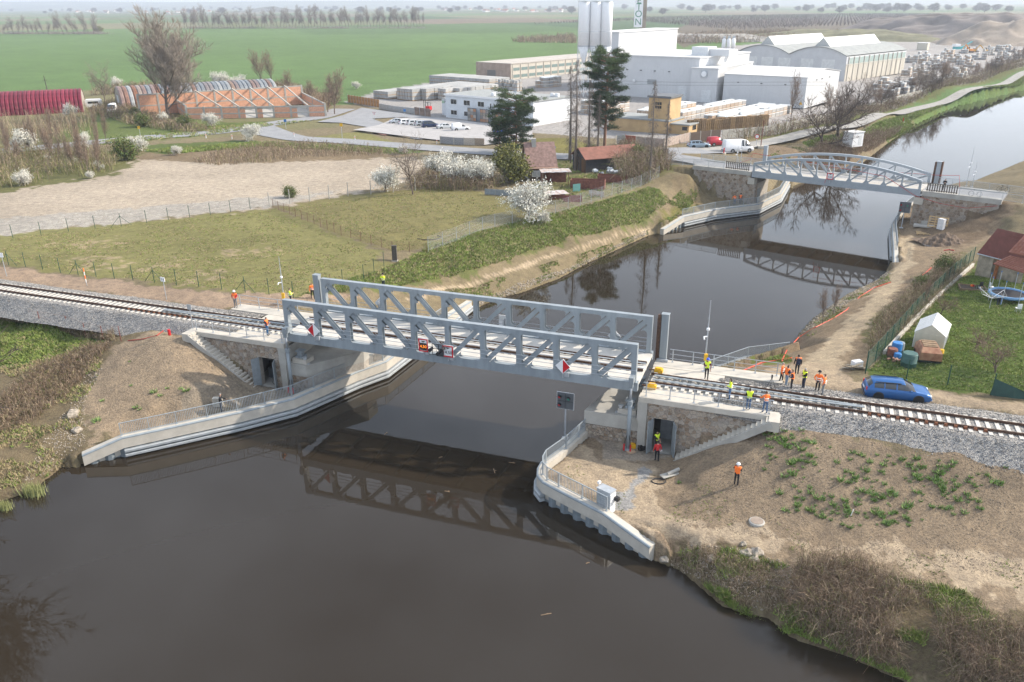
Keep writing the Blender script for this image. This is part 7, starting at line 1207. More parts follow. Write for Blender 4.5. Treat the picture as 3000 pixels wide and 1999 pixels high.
brambles('bramble_thicket', 'scrub belt between green field and barrel roofs', [(250, 282), (420, 258), (650, 262), (830, 258), (1000, 300), (960, 320), (800, 280), (500, 270)], 4200, 2.6, (.6, .3, .1), 14, .06)
wm_ = []
for k in range(5):
    rng = np.random.default_rng(100+k); n = 46; a = rng.uniform(0, 6.28, n); r0 = rng.uniform(.01, .26, n); P0 = np.c_[r0*np.cos(a), r0*np.sin(a), np.full(n, -.02)]; d = np.c_[np.cos(a)*.6, np.sin(a)*.6, rng.uniform(.3, 1.1, n)]; P1 = P0+d*rng.uniform(.15, .42, (n, 1)); v, f = ribbons(P0, P1, .05, .012, rng); b_ = n//2; wm_.append(joinm('weed', [(v[:4*b_], f[:b_], 0), (v[4*b_:], f[:n-b_], 1)], [mat('weed_leaf', (.13, .23, .045), .7, 0, .3, 3), mat('weed_leaf_pale', (.23, .33, .11), .7, 0, .3, 3)]))
rng = np.random.default_rng(12); q = scatter([(2230, 1260), (2400, 1300), (2700, 1345), (2960, 1370), (2900, 1480), (2700, 1540), (2450, 1550), (2300, 1500), (2230, 1380)], 900, rng); k = fbm(q[:, 0]/1.6, q[:, 1]/1.6, 77) ; dens = (q[:, 0]-q[:, 0].min())/(np.ptp(q[:, 0])); cc = GPS([(2310, 1275), (2440, 1485), (2560, 1480), (2610, 1510), (2750, 1400), (2810, 1440), (2700, 1385), (2360, 1330), (2520, 1400)]); q2 = np.repeat(cc, 17, 0)+rng.normal(size=(153, 3))*[.8, .55, 0]; q2[:, 2] = height(q2[:, 0], q2[:, 1]); q = np.vstack([q[:140], q2])
for p in q: s = random.uniform(.25, .9)*random.uniform(.6, 1.1); put('weed_plant', random.choice(wm_), None, tuple(p), random.uniform(0, 6.28), label='leafy green weed growing on the bare soil slope below the blue car track', cat='weed', group='weeds on the bare slope').scale = (s, s, s)
for px, py, s in ((450, 1150, 1.2), (470, 1160, .9), (545, 1145, 1.3), (530, 1140, .8), (398, 1195, 1.), (410, 1200, .7), (490, 1138, .7), (300, 1175, .8), (283, 1235, 1.4), (385, 1130, .6), (230, 1060, .8), (380, 1060, .5), (1700, 1500, .6), (1955, 1400, .8), (1990, 1415, .7)): p = GP(px, py); put('weed_plant', random.choice(wm_), None, p, random.uniform(0, 6), label='small green weed on the bare mound and quay ground', cat='weed', group='weeds on the mound').scale = (s*.7,)*3
rd = joinm('reeds', [(*ribbons(*(lambda P: (P, P+np.c_[np.random.default_rng(5).normal(size=(260, 2))*.12, np.random.default_rng(6).uniform(.5, .95, 260)]))(np.c_[np.random.default_rng(7).normal(size=(260, 2))*[.35, .2], np.zeros(260)]), .02, .005, np.random.default_rng(9)), 0)], [mat('pale_reed', (.30, .32, .13), .8)])
for px, py, s, lb in ((103, 1450, 1.15, 'pale reed tuft standing in the water by the rubble bank'), (15, 1492, .8, 'small green reed tuft at the water edge by the rubble')): tag(put('reed_tuft', rd, None, G(px, py, 0)), lb, 'reeds').scale = (s,)*3
def rubble(name, label, poly, n, r, seed, m):
    rng = np.random.default_rng(seed); q = scatter(poly, n, rng); v, f = stones_at(q, r, rng); return put(name, fastmesh(name, v, f, m), kind='stuff', label=label, cat='rubble')
RUB = mat('rubble_stone_pale', (.30, .26, .21), .9, 0, .4, 2.5)
rubble('bank_rubble', 'loose stones on the bank by the curved quay', [(1950, 1640), (2030, 1590), (2240, 1620), (2400, 1690), (2350, 1760), (2220, 1790), (2060, 1700)], 1100, .06, 1, RUB); rubble('bank_rubble', 'stones and rubble on the bank beside the soil mound', [(60, 1440), (120, 1300), (210, 1180), (260, 1060), (300, 1080), (250, 1180), (250, 1300), (180, 1370)], 800, .07, 2, RUB)
rubble('bank_rubble', 'stones along the water under the grass bank', [(1400, 893), (1530, 850), (1640, 808), (1800, 728), (1900, 685), (1890, 675), (1640, 795), (1400, 878)], 900, .12, 3, RUB); rubble('bank_rubble', 'stones along the dirt path canal bank', [(2330, 1000), (2380, 938), (2480, 868), (2600, 795), (2610, 805), (2490, 885), (2390, 955)], 700, .12, 4, RUB); rubble('soil_clods', 'clods and pebbles on the bare slopes', [(2050, 1300), (2250, 1240), (3000, 1360), (3000, 1700), (2400, 1600), (1960, 1540)], 8000, .042, 5, mat('soil_clod', (.24, .19, .14), .95, 0, .4, 3)); rubble('soil_clods', 'clods and pebbles on the soil mound', [(250, 1250), (330, 1020), (480, 990), (560, 1000), (720, 1150), (560, 1225), (300, 1265)], 4500, .045, 6, MAT['soil_clod']); rubble('soil_clods', 'pebbles on the dirt yard edge by the fence', [(0, 690), (0, 640), (800, 575), (1000, 560), (810, 604)], 2500, .06, 7, RUB)
for k, (px, py, s, lb) in enumerate(((2188, 1622, .5, 'pale block lying on the stony bank beside a larger one'), (2218, 1622, .62, 'largest pale block on the stony bank'), (2085, 1637, .4, 'grey boulder on the stony bank by the curved quay'), (2210, 1640, .4, 'flat pale slab under the two blocks'), (203, 1378, .3, 'stone in the water by the quay end under the mound'), (214, 1215, .75, 'big pale rock on the bank by the soil mound'), (225, 1262, .55, 'pale rock near the quay end by the mound'), (2178, 1595, .3, 'small stone above the pale blocks'), (1948, 1640, .45, 'dark stone at the sloping end of the curved quay'))):
    rng = np.random.default_rng(k); v = OCT*rng.uniform(.7, 1.1, (6, 1)); bm = bmesh.new(); bmesh.ops.create_icosphere(bm, subdivisions=2, radius=1)
    for vv in bm.verts: c = vv.co; vv.co = Vector((c.x*1.1, c.y*.85, c.z*.6))*(1+.18*math.sin(c.x*4+k)+.15*math.sin(c.y*5+2*k)+.1*math.sin(c.z*7))
    me = bpy.data.meshes.new('rock'); bm.to_mesh(me); bm.free(); me.materials.append(RUB); p = GP(px, py); o = put('rock', me, None, (p[0], p[1], p[2]+.1*s), k, label=lb, cat='rock'); o.scale = (s*.75,)*3
p = GP(2335, 1745); tag(B().tube([(-.45, 0, .1), (.45, .1, .16)], .11, 10).obj('cut_log', mat('pale_log', (.45, .40, .33), .9), None, loc=p, rz=-.8), 'pale cut log lying among the brambles', 'log')
# sheds, ruin, cottage
def barrel(name, label, e0, e1, ridge0, ridge1, zt_px, n, cols, z0=4.3):
    a, b = G(*e0, z0), G(*e1, z0); R0, R1 = G(*ridge0[:2], ridge0[2]), G(*ridge1[:2], ridge1[2]); dx, dy = R1[0]-R0[0], R1[1]-R0[1]; L = math.hypot(dx, dy); an = math.atan2(dy, dx)
    w = 7.2; h = ridge0[2]-z0; o = thing(name, label, 'shed', (R0[0], R0[1], z0), an); m = matrnd(name+'_sheet', cols, .55, .25, .8); wd = L/n; A = np.linspace(0, math.pi, 13)
    sec = [(w*math.cos(t), h*math.sin(t)**.85) for t in A]; sec2 = [((w+.3)*math.cos(t), (h+.3)*math.sin(t)**.85) for t in A]; vs = []
    for x, q in ((0, sec), (wd*.25, sec2), (wd*.75, sec2), (wd, sec)): vs += [(x, y, z) for y, z in q]
    me = B().add(vs, [(i*13+j, i*13+j+1, (i+1)*13+j+1, (i+1)*13+j) for i in range(3) for j in range(12)]).mesh('roof_rib', m)
    for i in range(n): q = put('roof_rib', me, o); q.location.x = i*wd
    for x in (.1, L-.1): B().add([(x, y, z) for y, z in sec], [tuple(range(13))]).obj('end_wall', mat('dull_end_wall', (.30, .27, .22), .9, 0, .2, .5), o)
    B().bx((-.02, -2., 0), (.08, 1.4, 3.6)).obj('door', mat('pale_door', (.5, .52, .55), .6), o); return o
barrel('barrel_roof_shed', 'long shed with a ribbed barrel roof of grey and rusty sheets', (323, 297), (361, 316), (338, 256, 10.2), (795, 233, 10.2), 0, 36, [(.17, .19, .21), (.22, .24, .26), (.20, .09, .05), (.19, .21, .23), (.28, .30, .31), (.22, .13, .08)])
barrel('red_barrel_roof_shed', 'dark red ribbed barrel roof shed at the edge of the field', (0, 350), (255, 330), (-330, 285, 10), (238, 262, 10), 0, 44, [(.15, .012, .03), (.19, .018, .04), (.12, .01, .025), (.17, .015, .035)])
BR = mat('orange_brick', (.58, .31, .20), .9, 0, .14, 2.5); Pq = [G(412, 338, 4.3), G(888, 306, 4.3), G(955, 343, 4.3), G(550, 350, 4.3)]; o = thing('ruined_brick_building', 'roofless orange brick ruin with concrete columns and slanting beams', 'ruin', Pq[0]); base = Vector(Pq[0])
pb = [Vector(p)-base for p in Pq]
def bwall(p, q, h, n, open_=()):
    d = q-p; an = math.atan2(d.y, d.x); L = d.length
    for i in range(n):
        k = p+d*((i+.5)/n)
        if i in open_: B().box((0, 0, 0), (L/n*.3, .3, h*.9)).obj('brick_wall', BR, o, loc=(k.x-d.x/n*.3, k.y-d.y/n*.3, h*.45), rz=an); B().box((0, 0, 0), (L/n, .3, .5)).obj('lintel', CONC2, o, loc=(k.x, k.y, h*.9), rz=an)
        else: B().box((0, 0, 0), (L/n-.3, .3, h)).obj('brick_wall', BR, o, loc=(k.x, k.y, h/2), rz=an)
    for i in range(n+1): k = p+d*(i/n); B().box((0, 0, 0), (.5, .45, h+.3)).obj('column', CONC2, o, loc=(k.x, k.y, h/2+.15), rz=an)
    for f in (.45, 1.): B().bar((p.x, p.y, h*f+.02), (q.x, q.y, h*f+.02), .36, .3).obj('ring_beam', CONC2, o)
bwall(pb[0], pb[1], 5.4, 9); bwall(pb[3], pb[2], 2.9, 8, (3, 4, 6)); bwall(pb[1], pb[2], 3.4, 2); bwall(pb[0].lerp(pb[1], .22), pb[3], 3.4, 2)
for i in range(3, 9): p, q = pb[0].lerp(pb[1], i/9), pb[3].lerp(pb[2], (i-1)/8); B().bar((p.x, p.y, 5.7), (q.x, q.y, 3.1), .25, .4).obj('slanting_beam', CONC, o)
patch('ruin_floor', [(530, 336), (885, 312), (940, 342), (560, 350)], CONC2, .05)
p = G(278, 318, 4.3); o = thing('caravan', 'white caravan parked beside the red barrel roof shed', 'caravan', p, rad(20)); B().bx((-2.2, -1, .5), (2.2, 1, 2.5)).bx((-2.0, -.9, 2.5), (1.9, .9, 2.7)).obj('body', WHITE, o); B().bx((-1.5, -1.02, 1.5), (1.3, -1, 2.1)).obj('window', GLASS, o); B().tube([(0, -1.05, .35), (0, 1.05, .35)], .32, 10).obj('wheels', TYRE, o)
def gable(name, label, p, an, lx, ly, h, rise, wm_, rm, ov=.35, tiles=None):
    o = thing(name, label, 'building', p, an); B().add([(0, 0, 0), (lx, 0, 0), (lx, ly, 0), (0, ly, 0), (0, 0, h), (lx, 0, h), (lx, ly, h), (0, ly, h), (0, ly/2, h+rise), (lx, ly/2, h+rise)], [(0, 1, 5, 4), (2, 3, 7, 6), (1, 2, 6, 9, 5), (3, 0, 4, 8, 7)]).obj('wall', wm_, o)
    for sg in (0, 1):
        ye = -ov if not sg else ly+ov; ze = h-ov*rise/(ly/2)+.03; r = B().add([(-ov, ye, ze), (lx+ov, ye, ze), (lx+ov, ly/2, h+rise+.03), (-ov, ly/2, h+rise+.03), (-ov, ye, ze+.1), (lx+ov, ye, ze+.1), (lx+ov, ly/2, h+rise+.13), (-ov, ly/2, h+rise+.13)], [(3, 2, 1, 0) if not sg else (0, 1, 2, 3), (4, 5, 6, 7) if not sg else (7, 6, 5, 4), (0, 1, 5, 4), (1, 2, 6, 5), (3, 0, 4, 7)]).obj('roof', rm, o)
        if tiles:
            nx, ny = tiles; W_ = (lx+2*ov)/nx; d = Vector((0, ly/2-ye, h+rise-ze)); me = B().bar((0, 0, 0), d/ny*1.15, W_*.86, .05, (0, 0, 1)).mesh('roof_tile', rm)
            for i in range(nx):
                for j in range(ny): q = put('roof_tile', me, r); q.location = (-ov+W_*(i+.5), ye+d.y*j/ny, ze+.14+d.z*j/ny)
    return o
p = G(1548, 530, 4.75); o = gable('cottage', 'small cottage with a brown patched roof and white curtained windows', p, rad(8), 4.6, 6, 2.6, 3.2, mat('pale_timber', (.42, .41, .37), .8, 0, .2, 2), mat('brown_shingle', (.21, .135, .115), .9, 0, .28, 2.2)); B().bx((-.2, -1.5, 2.15), (4.9, .1, 2.3)).obj('porch_roof', mat('porch_sheet', (.24, .15, .11), .8, 0, .3, 2), o); B().bx((1.0, 2.3, 4.8), (1.7, 3., 6.6)).obj('chimney', CONC2, o)
for x in (.4, 1.3, 2.5, 3.4): f = B().bx((x, -1.32, .9), (x+.8, -1.28, 1.9)).obj('window', WHITE, o); B().bx((x+.08, -1.34, .98), (x+.72, -1.32, 1.82)).obj('pane', mat('curtain_glass', (.42, .44, .45), .3, 0, .2, 6), f)
B().bx((0, -1.28, 0), (4.6, -.02, 2.15)).obj('veranda', mat('dark_boards', (.10, .08, .065), .9, 0, .2, 3), o)
p = G(1716, 512, 4.75); DB = mat('black_boards', (.035, .035, .04), .9, 0, .35, 2); o = gable('timber_shed', 'black boarded shed with a rust red roof', p, rad(20), 10.5, 5.6, 2.7, 1.4, DB, mat('rust_red_roof', (.20, .085, .06), .8, 0, .18, 1.2))
for i in range(14): B().bx((-.03, .05+i*.4, 0), (0, .40+i*.4, 2.6)).obj('board', matrnd('shed_board', [(.03, .033, .04), (.045, .045, .05), (.14, .075, .035), (.035, .035, .04)], .9), o)
RS = mat('rusty_sheet', (.17, .065, .045), .8, 0, .35, 2.5); TIN = mat('tin_sheet', (.55, .56, .57), .5, .2, .3, 2, col2=(.42, .28, .2))
def shelter(label, px, py, an, w, d, h):
    o = thing('tin_shelter', label, 'shelter', GP(px, py), rad(an))
    for x in (0, w):
        for y in (0, d): B().bx((x-.06, y-.06, 0), (x+.06, y+.06, h)).obj('post', WOOD, o)
    for i in range(int(w/.7)+1): B().box((i*.7+.1, d/2, h+.08+(i % 2)*.03), (.74, d+.6, .04)).obj('roof_sheet', TIN, o)
    B().bx((0, d-.05, 0), (w, d, h-.1)).bx((-.05, 0, .1), (0, d, h-.2)).obj('wall_sheet', RS, o)
shelter('open tin shelter with patched white and rust roof before the cottage', 1590, 545, 5, 4.2, 2.6, 2.1); shelter('low tin hen house with red sheet walls behind the round blossom tree', 1605, 600, 15, 3.4, 2.2, 1.4)
def skip(label, px, py, an, L=4.5, hh=1.1):
    o = thing('rusty_skip', label, 'skip', GP(px, py), rad(an))
    for a, b_ in (((0, 0, 0), (L, .08, hh)), ((0, 1.7, 0), (L, 1.78, hh)), ((0, .08, 0), (.08, 1.7, hh)), ((L-.08, .08, 0), (L, 1.7, hh))): B().bx(a, b_).obj('side', RS, o)
    B().bx((.08, .08, .02), (L-.08, 1.7, .1)).obj('floor', RS, o)
    for i in range(6): B().bx((.3+i*L/6, -.06, .05), (.4+i*L/6, 0, hh)).obj('rib', RS, o)
    return o
skip('long rusty open skip in the junk yard beside a teal panel', 1670, 552, -12, 5.5, 1.3); skip('rusty skip heaped with scrap drums in front of the black shed', 1750, 535, -8, 5.)
rg = random.Random(9); 
for k in range(16):
    px, py = 1740+rg.uniform(0, 85), 522+rg.uniform(-12, 8); p = GP(px, py); o = put('scrap_drum', B().tube([(-.35, 0, .3), (.35, rg.uniform(-.2, .2), .3+rg.uniform(-.1, .2))], .26, 9).mesh('scrap_drum', rg.choice((GALV, DARK, RS, CP_['silver']))), None, (p[0], p[1], p[2]+rg.uniform(.2, 1.1)), rg.uniform(0, 3), label='scrap drum or pipe in the heap on the rusty skip by the black shed', cat='scrap', group='scrap heap on the rusty skip')
def sheetfence(name, label, line, h, m, n=8):
    P_ = GPS(line); o = thing(name, label, 'fence', tuple(P_[0])); q = P_-P_[0]
    for a, c in zip(q[:-1], q[1:]):
        an = math.atan2(c[1]-a[1], c[0]-a[0]); L = math.hypot(*(c-a)[:2]); k = max(1, int(L/.9))
        for i in range(k): p = a+(c-a)*(i+.5)/k; B().box((0, 0, 0), (L/k-.03, .04, h)).obj('sheet', m, o, loc=(p[0], p[1], p[2]+h/2), rz=an)
    return o
sheetfence('sheet_fence', 'grey corrugated sheet fence at the paddock corner by the cottage', [(1420, 570), (1500, 575), (1545, 572)], .9, mat('grey_corrugated', (.20, .23, .25), .6)); sheetfence('sheet_fence', 'dark red corrugated fence beside the hen house', [(1650, 592), (1705, 592)], 1., mat('dark_red_sheet', (.16, .04, .045), .7)); sheetfence('sheet_fence', 'grey sheet fence before the long rusty skip', [(1725, 572), (1770, 578)], .8, TIN); sheetfence('teal_panel', 'teal metal panel leaning on the long rusty skip', [(1678, 562), (1700, 561)], 1.2, mat('teal_paint', (.10, .26, .25), .6))
# wire fences
def wirefence(label, line, h, m, step, wires=(.15, .6, 1.), mesh=None, r=.035, brace=(), name='wire_fence', top=None):
    P_ = GPS(line); o = thing(name, label, 'fence', tuple(P_[0])); q = P_-P_[0]; pm_ = B().tube([(0, 0, -.2), (0, 0, h)], r, 6).mesh('post', m); k0 = 0
    for a, c in zip(q[:-1], q[1:]):
        L = math.hypot(*(c-a)[:2]); n = max(1, round(L/step)); S_ = [a+(c-a)*i/n for i in range(n+1)]; z = height(np.array([s[0] for s in S_])+P_[0][0], np.array([s[1] for s in S_])+P_[0][1])-P_[0][2]
        for i in range(n):
            e = put('post', pm_, o); e.location = (S_[i][0], S_[i][1], z[i]); u, w = (S_[i][0], S_[i][1], z[i]), (S_[i+1][0], S_[i+1][1], z[i+1])
            if k0 in brace: d = (c-a)/L; [B().tube([(u[0], u[1], u[2]+h*.8), (u[0]+d[0]*sg*1.3, u[1]+d[1]*sg*1.3, u[2])], .025, 5).obj('brace', m, o) for sg in (-1, 1)]
            k0 += 1; b = B()
            for f in wires: b.tube([(u[0], u[1], u[2]+h*f), (w[0], w[1], w[2]+h*f)], .006, 3, False)
            b.obj('wire', m, o)
            if mesh: B().add([u, w, (w[0], w[1], w[2]+h*.97), (u[0], u[1], u[2]+h*.97)], [(0, 1, 2, 3)]).obj('mesh_panel', mesh, o)
    e = put('post', pm_, o); e.location = (q[-1][0], q[-1][1], height(np.array([P_[-1][0]]), np.array([P_[-1][1]]))[0]-P_[0][2]); return o
MESHG = mat('green_wire_mesh', (.02, .075, .05), .6, alpha=.42); MESHW = mat('grey_wire_mesh', (.35, .36, .36), .6, alpha=.16)
wirefence('green post wire fence along the railway side of the bare patched paddock', [(-150, 740), (26, 777), (390, 822), (860, 873), (940, 852), (1066, 820), (1125, 780)], 1.75, GREENP, 2.75, brace=(4, 8, 12, 16), mesh=None); wirefence('green post wire fence between dirt yard and bare patched paddock', [(-150, 715), (38, 697), (430, 653), (790, 607)], 1.75, GREENP, 2.95, brace=(6,))
wirefence('old concrete post fence behind the paddock of the blossom hedge', [(790, 607), (1020, 575), (1280, 553), (1330, 548)], 2.2, CONC2, 3.2, r=.07); wirefence('thin rusty fence dividing the two paddocks', [(800, 608), (1000, 690), (1150, 738), (1250, 740)], 1.3, mat('rust_post', (.16, .09, .06), .9), 2.0, mesh=mat('rusty_wire_mesh', (.2, .13, .09), .8, alpha=.2))
wirefence('grey wire fence along the top of the grass bank', [(1255, 738), (1450, 668), (1550, 645), (1700, 603), (1850, 558), (1930, 520)], 1.9, GALV, 2.6, mesh=MESHW); wirefence('rust red post fence along the low green meadow', [(-100, 895), (0, 925), (120, 955), (200, 968), (355, 1000)], 1.5, mat('red_brown_post', (.17, .055, .04), .85), 3.); wirefence('green chain link fence of the garden along the dirt path', [(2535, 1090), (2590, 1030), (2680, 925), (2760, 845), (2850, 765)], 1.8, GREENP, 2.5, mesh=MESHG, r=.045); wirefence('green post fence of the garden behind the blue car', [(2535, 1095), (2655, 1110), (2775, 1130), (2905, 1155), (3020, 1170)], 1.7, GREENP, 3.2, r=.045, mesh=mat('thin_green_mesh', (.03, .08, .05), .6, alpha=.1))
P_ = GPS([(2590, 1040), (2680, 940), (2760, 860), (2850, 780)]); o = thing('garden_wall', 'low crumbling concrete footing wall under the garden fence', 'wall', tuple(P_[0])); [B().bar(tuple(a-P_[0]+[0, 0, .1]), tuple(c-P_[0]+[0, 0, .1]), .25, .5).obj('wall_section', CONC, o) for a, c in zip(P_[:-1], P_[1:])]
# garden on the right
TILE = matrnd('red_roof_tile', [(.29, .115, .08), (.33, .14, .10), (.26, .10, .07), (.36, .17, .13)], .7, .15, 5); TILE2 = matrnd('dark_red_roof', [(.19, .075, .065), (.21, .085, .075)], .7, .1, 2)
def roofplane(name, label, corners, th, m, tiles, par=None):
    c = [Vector(p) for p in corners]; o = par or thing(name, label, 'building', tuple(c[0])); b0 = c[0] if not par else Vector((0, 0, 0)); q = [p-b0 for p in c]; r = B().add(q+[p-Vector((0, 0, th)) for p in q], [(0, 1, 2, 3), (7, 6, 5, 4)]+[(i, 4+i, 4+(i+1) % 4, (i+1) % 4) for i in range(4)]).obj('roof', m, o)
    nx, ny = tiles; U_ = (q[1]-q[0])/nx; V_ = (q[3]-q[0])/ny; n = U_.cross(V_).normalized(); n = n if n.z > 0 else -n; me = B().add([tuple(U_*a+V_*b+n*h) for a, b, h in ((.04, 0, .07), (.5, 0, .115), (.96, 0, .07), (.96, 1.05, .025), (.5, 1.05, .06), (.04, 1.05, .025), (.04, 0, 0), (.96, 0, 0))], [(0, 1, 4, 5), (1, 2, 3, 4), (6, 7, 2, 1, 0)]).mesh('roof_tile', m)
    for i in range(nx):
        for j in range(ny): e = put('roof_tile', me, r); e.location = q[0]+U_*i+V_*j
    return o, q
o, q = roofplane('garden_house', 'house with dark red metal roof and tiled porch at the garden corner', [G(2864, 741, 6.3), G(3010, 778, 6.3), G(3060, 700, 9.5), G(2922, 670, 9.5)], .12, TILE2, (6, 9))
w0 = q[0]; B().add([(q[0].x+.4, q[0].y+.3, -.1), (q[1].x, q[1].y+.3, -.1), (q[1].x, q[1].y+.3, -3.3), (q[0].x+.4, q[0].y+.3, -3.3)], [(3, 2, 1, 0)]).add([(q[0].x+.4, q[0].y+.3, -.1), (q[3].x+.4, q[3].y, 3.), (q[3].x+.4, q[3].y, -3.), (q[0].x+.4, q[0].y+.3, -3.3)], [(0, 1, 2, 3)]).obj('wall', mat('old_plaster', (.30, .26, .20), .9, 0, .3, 1.5), o); B().tube([tuple(q[0]+Vector((0, 0, -.1))), tuple(q[1]+Vector((0, 0, -.1)))], .07, 6).obj('gutter', GALV, o)
h = Vector(G(2864, 741, 6.3)); mk = lambda px, py, z: tuple(Vector(G(px, py, z))-h)
def sub(corners, tiles): c = [Vector(p) for p in corners]; roofplane('', '', c, .1, TILE, tiles, o)
sub([mk(2910, 772, 6.4), mk(3030, 808, 6.4), mk(3060, 770, 7.9), mk(2960, 749, 7.6)], (14, 9)); sub([mk(2955, 738, 8.2), mk(3040, 755, 8.2), mk(3080, 690, 10.), mk(3000, 690, 10.)], (9, 12))
for px, py in ((2912, 818), (2938, 800), (2985, 812), (3005, 830)): p = GP(px, py); B().bx((p[0]-h.x-.12, p[1]-h.y-.12, p[2]-h.z), (p[0]-h.x+.12, p[1]-h.y+.12, .05)).obj('porch_post', mat('orange_timber', (.30, .11, .035), .7, 0, .2, 3), o)
p = GP(2760, 1032); PG = mat('greenhouse_glazing', (.50, .49, .40), .25, 0, .08, 1.5); PR = mat('greenhouse_roof', (.60, .60, .58), .3, 0, .06, 1.5); o = thing('greenhouse', 'small white polycarbonate greenhouse with pitched roof in the garden', 'greenhouse', p, rad(57)); lx, ly, hh, rs = 3.4, 2.3, 1.4, .8
for a, c in (((0, 0), (lx, 0)), ((0, ly), (lx, ly)), ((0, 0), (0, ly)), ((lx, 0), (lx, ly))): B().bar((a[0], a[1], hh/2), (c[0], c[1], hh/2), .03, hh).obj('glazing', PG, o)
for x in (0, lx): B().add([(x, 0, hh), (x, ly, hh), (x, ly/2, hh+rs)], [(0, 1, 2)]).obj('gable_glazing', PG, o)
for sg in (0, 1):
    for i in range(6): y = -.1 if not sg else ly+.1; B().add([(i*.6+.01, y, hh-.05), (i*.6+.59, y, hh-.05), (i*.6+.59, ly/2, hh+rs+.02), (i*.6+.01, ly/2, hh+rs+.02)], [(0, 1, 2, 3)]).obj('roof_pane', PR, o)
for i in range(7):
    for y in (-.02, ly+.02): B().bx((i*.6-.02, y-.02, 0), (i*.6+.02, y+.02, hh)).obj('bar', WHITE, o)
p = GP(2715, 1052); o = thing('rusty_car_hulk', 'rusty stripped car body with planks on its roof', 'hulk', p, rad(75)); RH = mat('hulk_rust', (.36, .20, .12), .8, 0, .45, 1.8, col2=(.22, .09, .05)); B().add([(-1.2, -.85, .35), (1.2, -.85, .35), (1.2, .85, .35), (-1.2, .85, .35), (-1.2, -.8, 1.0), (1.25, -.8, .95), (1.25, .8, .95), (-1.2, .8, 1.0), (-.7, -.65, 1.3), (.9, -.65, 1.28), (.9, .65, 1.28), (-.7, .65, 1.3)], [(0, 1, 5, 4), (1, 2, 6, 5), (2, 3, 7, 6), (3, 0, 4, 7), (4, 5, 9, 8), (5, 6, 10, 9), (6, 7, 11, 10), (7, 4, 8, 11), (8, 9, 10, 11), (3, 2, 1, 0)]).obj('body', RH, o)
for k in range(6): B().box((-.5+k*.24, 0, 1.34+.02*(k % 2)), (.18, 1.1, .05)).obj('plank', WOOD, o)
for x in (-.8, .8): B().tube([(x, -.86, .3), (x, .86, .3)], .28, 10).obj('axle_wheels', TYRE, o)
def drum(label, px, py, r, h, m, n=14): o = thing('barrel', label, 'barrel', GP(px, py)); B().lathe((0, 0, 0), [(r*.95, 0), (r, .05), (r, h*.33), (r*1.04, h*.35), (r, h*.37), (r, h*.95), (r*.93, h)], n).obj('shell', m, o, True); B().cyl((0, 0), r*.9, h, h+.03, n).obj('lid', m, o); return o
BLU = mat('blue_plastic', (.02, .16, .42), .4); drum('tall blue plastic barrel by the garden fence', 2624, 1036, .42, 1.0, BLU); drum('grey barrel behind the blue barrel', 2634, 1034, .33, .95, mat('grey_plastic', (.2, .24, .26), .5)); drum('rusty open barrel in front of the blue barrel', 2612, 1046, .4, .75, RS); drum('short blue tub beside the rusty barrel', 2628, 1052, .3, .5, BLU); drum('dark low barrel between fence and rusty barrel', 2608, 1036, .3, .6, DARK)
drum('green faceted compost bin with pale lid', 2660, 1073, .62, 1.15, mat('compost_green', (.04, .10, .09), .6), 8); drum('small yellow and white bucket beside the rusty hulk', 2757, 1038, .18, .4, YEL)
p = GP(2625, 1062); o = thing('brick_pile', 'low pile of broken bricks before the barrels', 'bricks', p); [B().box((random.uniform(-.8, .9), random.uniform(-.3, .3), .08+random.uniform(0, .25)), (.28, .14, .12), random.uniform(0, 3)).obj('brick', matrnd('old_brick', [(.3, .17, .12), (.36, .25, .2), (.25, .13, .1)], .9), o) for _ in range(16)]
p = GP(2498, 1083); o = thing('plank_heap', 'heap of old planks and a white sack at the fence corner', 'planks', p); [B().box((random.uniform(-.6, .6), random.uniform(-.3, .3), .05+.04*i), (random.uniform(.7, 1.5), .14, .04), random.uniform(-.6, .6)).obj('plank', matrnd('heap_plank', [(.34, .28, .2), (.2, .2, .18), (.4, .33, .25)], .9), o) for i in range(9)]; B().box((.5, .5, .3), (.8, .5, .5), .3).obj('sack', WHITE, o)
p = GP(2950, 880); o = thing('trampoline', 'round blue rimmed trampoline with net posts on the lawn', 'trampoline', p); B().tube([(1.7*math.cos(a), 1.7*math.sin(a), .7) for a in np.linspace(0, 6.2832, 25)], .16, 6).obj('rim_pad', mat('pale_blue_pad', (.12, .25, .42), .6), o); B().cyl((0, 0), 1.55, .69, .71, 24).obj('mat', DARK, o)
for k in range(8): a = k*math.pi/4; c, s = 1.9*math.cos(a), 1.9*math.sin(a); B().tube([(c, s, 0), (c, s, 2.4)], .03, 6).obj('pole', GALV, o); B().lathe((c, s, 2.4), [(.05, 0), (.05, .1), (.01, .14)], 6).obj('pole_cap', BLU, o)
p = GP(2898, 905); o = thing('rotary_clothes_dryer', 'rotary clothes dryer with dark clothes beside the trampoline', 'clothes dryer', p); B().tube([(0, 0, 0), (0, 0, 1.5)], .03, 6).obj('pole', GALV, o)
for k in range(4): a = k*math.pi/2+.4; B().tube([(0, 0, 1.1), (1.5*math.cos(a), 1.5*math.sin(a), 1.75)], .02, 5).obj('arm', WHITE, o); [B().tube([(f*1.5*math.cos(a), f*1.5*math.sin(a), 1.1+.65*f), (f*1.5*math.cos(a+math.pi/2), f*1.5*math.sin(a+math.pi/2), 1.1+.65*f)], .006, 3).obj('line', WHITE, o) for f in (.5, .75, 1.)]
for x, m in ((.45, CLO['navy']), (.62, CLO['black']), (.8, CLO['jeans'])): B().box((x, -.35, .95), (.14, .04, .8), .5).obj('garment', m, o)
